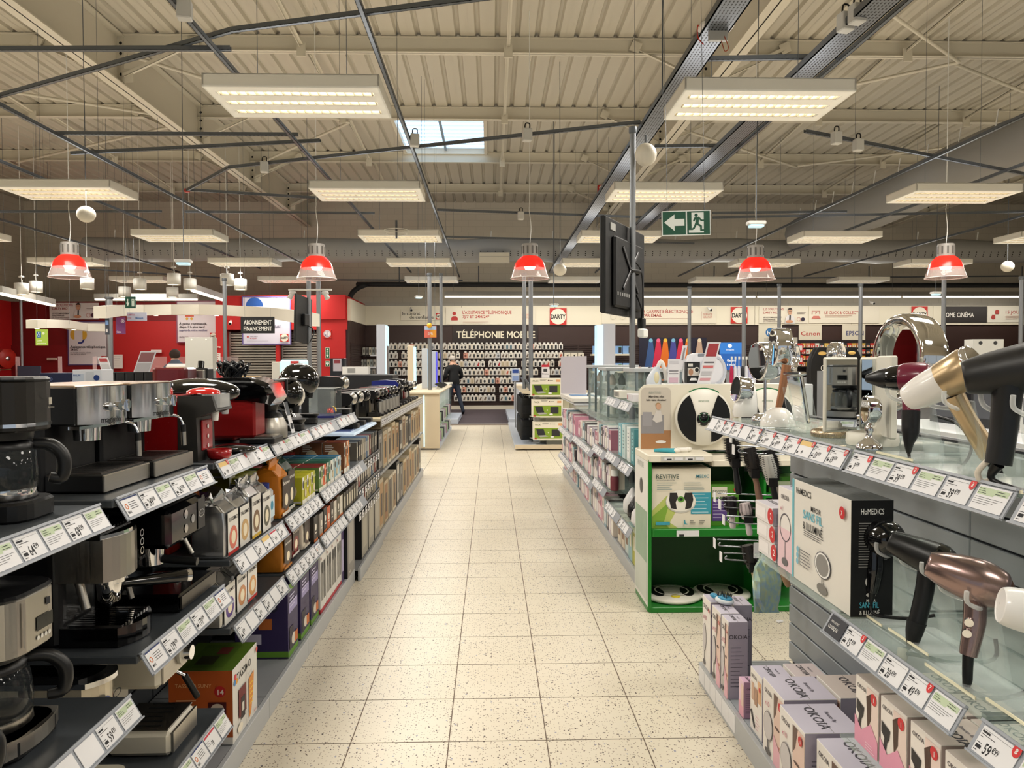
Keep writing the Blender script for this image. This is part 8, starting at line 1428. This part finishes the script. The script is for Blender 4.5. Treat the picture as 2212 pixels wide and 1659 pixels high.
for i in range(7):
    m = thing('toothbrush', 'slim white electric toothbrush in the row behind the foot massager, %s from the left' % ORD[i], 'toothbrush', (gy(1580 + i * 8, 828, 6.0).x, 6.0, gy(1580, 830, 6.0).z), 0, 'electric toothbrushes'); b = B(); b.lathe([(.014, 0), (.016, .03), (.013, .12), (.008, .14)], M(('b8204a', 'e4e4ea', 'dcdce8', '2a2a30', 'e6e6ec', 'c8c4e0', 'e2e2ea')[i], .3), 12); b.build('grip', m); b = B(); b.cyl((0, 0, .14), (0, 0, .2), .003, WHITE, 6); b.box(-.006, -.012, .19, .006, .004, .215, WHITE, .002); b.build('brush_head', m)
b = B(); b.box(1.22, 5.12, 1.302, 1.95, 5.75, 1.394, M('d8d6d0', .45), .006); tag(b.build('display_riser', None), 'pale riser behind the white header board', 'riser'); b = B(); b.box(1.76, 5.88, 0, 2.5, 6.15, gy(1580, 830, 6.0).z - .001, M('cfd2d4', .45), .006); tag(b.build('toothbrush_counter', None), 'pale counter under the electric toothbrushes', 'counter')
# ================================================================= hanging TV and ceiling gadgets
c0 = gy(1303, 570, 6.3); c1 = gy(1388, 598, 7.28); mid = (c0 + c1) / 2; ang = math.atan2(c1.y - c0.y, c1.x - c0.x); L = math.hypot(c1.x - c0.x, c1.y - c0.y)
t = thing('television', 'black flat television seen from behind on the grey pole', 'television', (mid.x, mid.y, 2.36), ang)
TVB = M('050506', .6); b = B(); b.box(-L / 2, -.02, -.40, L / 2, .03, .40, TVB, .01); b.build('screen_back', t); b = B(); b.box(-L * .36, -.055, -.34, L * .36, -.02, .26, TVB, .02); b.build('rear_housing', t)
b = B(); [b.box(-.35 + k * .06, -.058, -.24, -.32 + k * .06, -.054, -.21, M('8a8a88', .5)) for k in range(6)]; b.build('ports', t); b = B(); b.box(-L / 2 + .12, -.028, .30, -L / 2 + .24, -.018, .36, M('a8a8a4', .6)); b.build('rating_label', t)
b = B(); [b.box(-.28, -.07, -.015, .28, -.055, .015, M('1c1c1f', .4), .004, T=TR(0, 0, 0, 0, a)) for a in (.7, -.7)]; b.tube([(0, -.06, 0), (.12, -.10, 0), (.22, -.06, 0)], .02, BLACK, 8); b.build('wall_bracket', t)
b = B(); b.tube([(.18, -.06, -.2), (.26, -.08, -.32), (.33, -.06, -.45), (.28, -.05, -.52)], .008, BLACK, 6); b.tube([(.10, -.06, .1), (.2, -.1, 0), (.24, -.1, -.3), (.3, -.06, -.5)], .006, BLACK, 6); b.build('cable', t); b = B(); b.box(.27, -.1, -.58, .42, -.04, -.50, WHITE, .01); b.box(.29, -.09, -.50, .38, -.03, -.40, BLACK, .01); b.build('power_block', t)
p = gy(655, 690, 13.8); t = thing('television', 'thin screen seen edge-on beside the curved canopy', 'television', (p.x, 13.8, p.z), math.radians(80)); b = B(); b.box(-.35, -.02, -.42, .35, .02, .42, BLACK, .01, T=TR(ry=.07)); b.build('screen', t); b = B(); b.box(-.1, -.08, -.1, .1, -.02, .1, BLACK, .01); b.tube([(.1, -.06, -.1), (.2, -.12, -.2), (.05, -.1, -.4)], .01, BLACK, 6); b.build('mount', t)
t = thing('wireless_access_point', 'white wireless access point with orange cables under the right tray', 'access point', gy(1548, 66, 6.4)); b = B(); b.prism(rrect(-.14, -.1, .14, .1, .06), 0, .05, M('eeece8', .35), bev=.015); b.build('cover', t); b = B(); b.tube([(.05, 0, .0), (.07, -.02, -.07), (.1, -.02, -.15), (.07, -.02, -.18), (.05, 0, -.1), (.02, 0, -.02)], .004, M('b8583a', .5), 5); b.tube([(-.12, 0, 0), (-.15, 0, .04), (-.15, 0, -.06), (-.1, 0, -.12)], .005, M('c83a2a', .5), 5); b.build('cable', t); b = B(); b.box(-.06, -.02, -.09, .1, .02, 0, M('b8b8b4', .5), .004); b.build('bracket', t)
b = B(); b.ball((0, 0, 0), (.095, .095, .10), M('d9d2c2', .45), 22); b.cyl((0, 0, .09), (0, 0, .17), .012, GALV, 8); tag(b.build('globe_speaker', None, gy(1396, 335, 6.7)), 'cream globe speaker beside the TV pole', 'speaker', 'globe speakers')
for px, py, Y, lab in ((187, 461, 10.6, 'cream globe speaker under the left ceiling light'), (1210, 583, 14, 'cream globe speaker behind the red lamp'), (2177, 578, 15, 'cream globe speaker at the far right')): b = B(); b.ball((0, 0, 0), (.12, .12, .11), M('d9d2c2', .45), 18); b.cyl((0, 0, .09), (0, 0, 7.0 - gy(px, py, Y).z), .006, GALV, 6); tag(b.build('globe_speaker', None, gy(px, py, Y)), lab, 'speaker', 'globe speakers')
for i, (px, py, Y, lab) in enumerate(((1828, 50, 6.2, 'left of the pair on the right tray'), (1853, 32, 6.0, 'right of the pair on the right tray'), (400, 20, 6.1, 'on the upper left channel'), (1808, 300, 9.6, 'on the right cross channel'), (1140, 292, 9.4, 'on the cross channel below the skylight'), (897, 303, 9.7, 'beside the skylight'), (1126, 466, 13.8, 'above the middle red lamp'), (572, 360, 10.7, 'on the left bent channel'), (1855, 315, 10, 'second on the right cross channel'))):
    b = B(); b.box(-.055, -.05, -.075, .055, .05, .075, M('cfcfcc', .5), .008); b.tube([(-.03, 0, .07), (-.02, 0, .14), (.03, 0, .14), (.03, 0, .07)], .008, BLACK, 6); tag(b.build('junction_box', None, gz(px, py, 4.345), .2), 'small grey-white junction box %s' % lab, 'junction box', 'ceiling junction boxes')
for i, (px, py, Y) in enumerate(((1634, 487, 8.6), (397, 566, 10), (2022, 637, 15), (1197, 660, 18), (905, 642, 20))):
    p = gy(px, py, Y); t = thing('emergency_light', 'small hanging emergency light with a blue glow, %s in the list from the big right one' % ORD[i] if False else 'small hanging emergency light, ' + ('below the long right rod', 'below the left rod', 'at the far right', 'before the logo sign', 'above the contract lettering')[i], 'light', p, .1 * i, 'hanging emergency lights')
    b = B(); b.box(-.10, -.06, 0, .10, .06, .04, M('e4e2de', .4), .01); b.box(-.08, -.05, -.03, .08, .05, 0, M('bfe4f0', .3, emit=.6, name='emergency_glow'), .01); b.build('lamp_body', t); b = B(); b.cyl((0, 0, .04), (.02, 0, 6.99 - p.z), .005, GALV, 6); b.build('rod', t)
t = thing('ring_antenna', 'thin wire ring antenna above the third left light', 'antenna', gy(857, 497, 14)); b = B(); [b.tube([(r_ * math.cos(a), r_ * math.sin(a), z) for a in [2 * PI * k / 20 for k in range(20)]], .006, WHITE, 5, closed=True) for r_, z in ((.22, 0), (.19, -.06))]; b.build('ring', t); b = B(); b.cyl((0, 0, -.15), (0, 0, .18), .02, GALV, 8); b.build('mast', t)
for i, (px, py, Y, lab) in enumerate(((498, 695, 22.65, 'beside the black hanging sign'), (888, 667, 25.5, 'above the contract lettering'), (1532, 668, 25.5, 'over the warranty banner'), (1882, 655, 25.6, 'over the click and collect banner'))):
    t = thing('security_camera', 'small white bullet camera ' + lab, 'camera', gy(px, py, Y), 0, 'bullet cameras'); b = B(); b.cyl((0, 0, 0), (.03, -.14, -.05), .045, WHITE, 12); b.build('camera_body', t); b = B(); b.cyl((.03, -.14, -.05), (.031, -.146, -.052), .038, BLACK, 12); b.build('lens', t); b = B(); b.cyl((0, 0, 0), (-.02, .1, .06), .02, WHITE, 8); b.build('arm', t)
t = thing('spot_rail', 'white bar with two adjustable spots before the red pillar', 'spotlight', gy(667, 625, 13.94)); b = B(); b.cyl((-.36, 0, 0), (.42, 0, 0), .016, WHITE, 8); b.build('bar', t)
for s in (-.28, .30): b = B(); b.ball((s, -.02, -.06), (.07, .06, .045), M('d8d6d2', .4), 12); b.cyl((s, -.02, -.07), (s + (.05 if s > 0 else -.05), -.05, -.16), .035, M('dcdad6', .4), 10, .05); b.build('spot_head', t)
board('air_curtain', 'flat cream heater box hung on the perforated duct', 'heater', (1036, 545, 1101, 566), 21.2, 'd8d0bc', [('r', 1037, 553, 1100, 554, 'b0a898')], th=.25)
t = thing('alarm_sounder', 'small red alarm sounder under the right tray', 'alarm', gy(1298, 412, 13)); b = B(); b.box(-.05, -.04, -.09, .05, .04, .09, M('b8281f', .4), .01); b.build('alarm_body', t); b = B(); [b.disc(0, z, .03, M('e0d8d0', .4), FT((0, -.04, 0), (1, 0, 0), (0, 0, 1), .002)) for z in (-.04, .04)]; b.build('speaker_holes', t)
b = B(); b.box(-.04, -.03, -.03, .04, .03, .03, M('b0281f', .4), .008); tag(b.build('channel_clamp', None, gz(405, 410, 4.42)), 'red clamp where the bent channel meets the rod', 'clamp')
for i, (px, y0, y1, Y) in enumerate(((1432, -40, 205, 6.2), (1196, 440, 660, 17))):
    c = gy(px, y1, Y); a = c.copy(); a.z = 6.99; b = B(); b.cyl(c, a, .006, GALV, 6); tag(b.build('drop_rod', None), 'thin grey drop rod ' + ('at the top edge left of the right tray', 'behind the middle red lamp')[i], 'rod', 'drop rods')
# ================================================================= far left small shelving backs and black bins
for i in range(9):
    p = gy(212 + i * 20, 826, 6.4); pack('black_bin', 'upright black organiser behind the steel-fronted espresso machines, %s from the left' % ORD[i], 'box', .07, .2, .10, (p.x, 6.4, gy(300, 828, 6.4).z), 0, '121214', 'black organisers', F=(('r', .1, .1, .2, .9, '2a2a2e'),), share='bin')
b = B(); b.box(gy(190, 800, 6.4).x, 6.2, 0, gy(400, 800, 6.4).x, 6.6, gy(300, 828, 6.4).z, M('2a2a2c', .5), .01); tag(b.build('organiser_counter', None), 'black counter under the upright organisers', 'counter')
b = B(); b.box(-8.2, 8.5, 0, -2.3, 8.9, 1.2, M('3a3a3e', .5), .01); tag(b.build('rear_counter', None), 'long dark counter behind the coffee aisle', 'counter')
p = gy(650, 800, 9.3); t = thing('light_box', 'glowing pale cyan display box behind the round capsule machines', 'light box', (p.x - .25, 9.3, 1.15)); b = B(); b.box(0, 0, 0, .32, .1, gy(650, 776, 9.3).z - 1.15, M('bfeef4', .3, emit=.8, name='cyan_glow'), .02); b.build('glow_panel', t); b = B(); b.box(.08, -.03, 0, .17, 0, .34, M('2a2c3a', .5), .006); b.build('remote_card', t); b = B(); b.box(-.1, 0, 0, 0, .1, .42, M('e2dccf', .5), .01); b.build('side_board', t); post(t, .1, .05, .5, .3)
t = thing('kiosk', 'dark payment kiosk with a printed sheet beside the red pillar', 'kiosk', (gy(731, 800, 15).x, 15, 0)); z1 = gy(731, 773, 15).z; b = B(); b.box(-.14, -.1, 0, .14, .1, z1, M('1c1f28', .4), .01); b.build('kiosk_body', t); b = B(); T = FT((-.14, -.1, z1 - .30), (1, 0, 0), (0, 0, 1), .002); b.rect(.06, .05, .22, .29, M('b8b4c0', .5), T); b.rect(.08, .20, .20, .27, M('8a3a44', .5), T, .001); b.build('sheet', t)
pack('pamphlet_box', 'clear box of brown pamphlets behind the red machine', 'box', .2, .12, .06, (-2.13, 6.8, gy(580, 826, 6.8).z), .1, 'c0a070', F=(('l', .05, .8, .95, 4, .2, .08, 'e0d8c8'),))
b = B(); b.box(gy(500, 820, 6.8).x, 6.6, 0, -2.01, 7.0, gy(580, 826, 6.8).z - .001, M('8a8c8e', .5), .01); tag(b.build('pamphlet_counter', None), 'grey counter under the brown pamphlets', 'counter')
pack('white_router_box', 'white boxes of small gadgets before the phone totem', 'box', .4, .2, .12, (gy(770, 800, 12).x, 12, gy(770, 808, 12).z), 0, 'e6e2dc', F=(('r', .2, .2, .5, .8, '9a9894'),)); b = B(); b.box(gy(745, 800, 12).x, 11.6, 0, gy(800, 800, 12).x + .4, 12.3, gy(770, 808, 12).z - .001, M('17171a', .5), .01); tag(b.build('black_counter', None), 'black counter carrying the white gadget boxes', 'counter')
# right side rear gondola behind the mirrors (grey counter edges, dark appliances)
b = B(); b.box(1.52, -.6, 0, 2.0, 3.6, 1.22, SLATG, .004); tag(b.build('rear_shelving', None), 'back-to-back shelving behind the mirrors', 'shelving')
t = thing('shelving_unit', 'next grey gondola beyond the mirrors with a white edge', 'shelving', (3.2, 3.0, 0), 0, 'aisle shelving units')
b = B(); b.box(-.5, -2.4, 0, .5, 2.4, 1.1, M('9aa0a6', .45, .3), .006); b.build('cabinet_body', t); b = B(); b.box(-.53, -2.4, 1.1, .53, 2.4, 1.14, M('d8dadc', .4), .006); b.build('worktop', t); b = B(); b.box(-.51, -2.4, .98, -.5, 2.4, 1.02, M('3a3c40', .5)); b.build('shadow_gap', t)
for i in range(10): pack('appliance_box', 'dark appliance box on the next gondola beyond the mirrors, %s from the camera' % ORD[i], 'box', .3, .35, .22 + .03 * (i % 3), (3.2, 1.0 + i * .45, 1.141), RR, ('17171a', '2a2a2e', '8d9094', 'd8d4d0')[i % 4], 'dark appliance boxes', F=(('r', .1, .2, .9, .8, '4a4c52'),), share=('apb', i % 4, i % 3))
for i, (px, py0, Y, lab) in enumerate(((1690, 730, 9.5, 'tall grey handled panel behind the copper-neck mirror'), (2135, 735, 6.0, 'tall white panel with two holes behind the champagne hair dryer'))):
    o = board('freestanding_board', lab, 'panel', (px - 32, py0, px + 32, 840), Y, 'b9b5a8' if i == 0 else 'd8d6ce', [('c', px - 14 if i == 0 else px - 17, py0 + 8, 4, 'f0e8d0' if i == 0 else '3a3a3a')] + ([('c', px + 14, py0 + 8, 4, '3a3a3a')] if i else []), th=.12); post(o, .18, .06, .3, .12)
for i, (px, py, Y, r_) in enumerate(((1703, 770, 9.0, .16), (1805, 765, 9.0, .13))):
    p = gy(px, py, Y); t = thing('fan_loop', 'silver loop-shaped bladeless fan %s' % ('behind the copper-neck mirror', 'above the folding mirror')[i], 'fan', (p.x, Y, p.z - r_ * 1.6), .7, 'loop fans'); b = B(); b.lathe([(r_, -.05), (r_ * 1.06, 0), (r_, .07), (r_ * .9, .07), (r_ * .86, 0), (r_ * .92, -.05), (r_, -.05)], CHROME, 30, TR(0, 0, r_ * 1.6) @ Matrix.Rotation(PI / 2, 4, 'X'), cap=False); b.build('loop', t); b = B(); b.lathe([(.07, 0), (.06, r_ * .6)], CHROME, 18); b.build('base_drum', t); post(t, 0, 0, .3, .3)
# entrance side behind the viewer : wall with shop windows letting the daylight in
b = B(); b.box(-15.9, -6.2, 2.9, 24, -6.0, 7.3, BLOCK); b.box(-15.9, -6.2, 0, -9, -6, 2.9, BLOCK); b.box(12, -6.2, 0, 24, -6, 2.9, BLOCK)
for x in (-5, -1, 3, 7): b.box(x - .06, -6.15, 0, x + .06, -6.05, 2.9, GREYM)
struct('wall_front', b, 'entrance wall with tall shop windows')
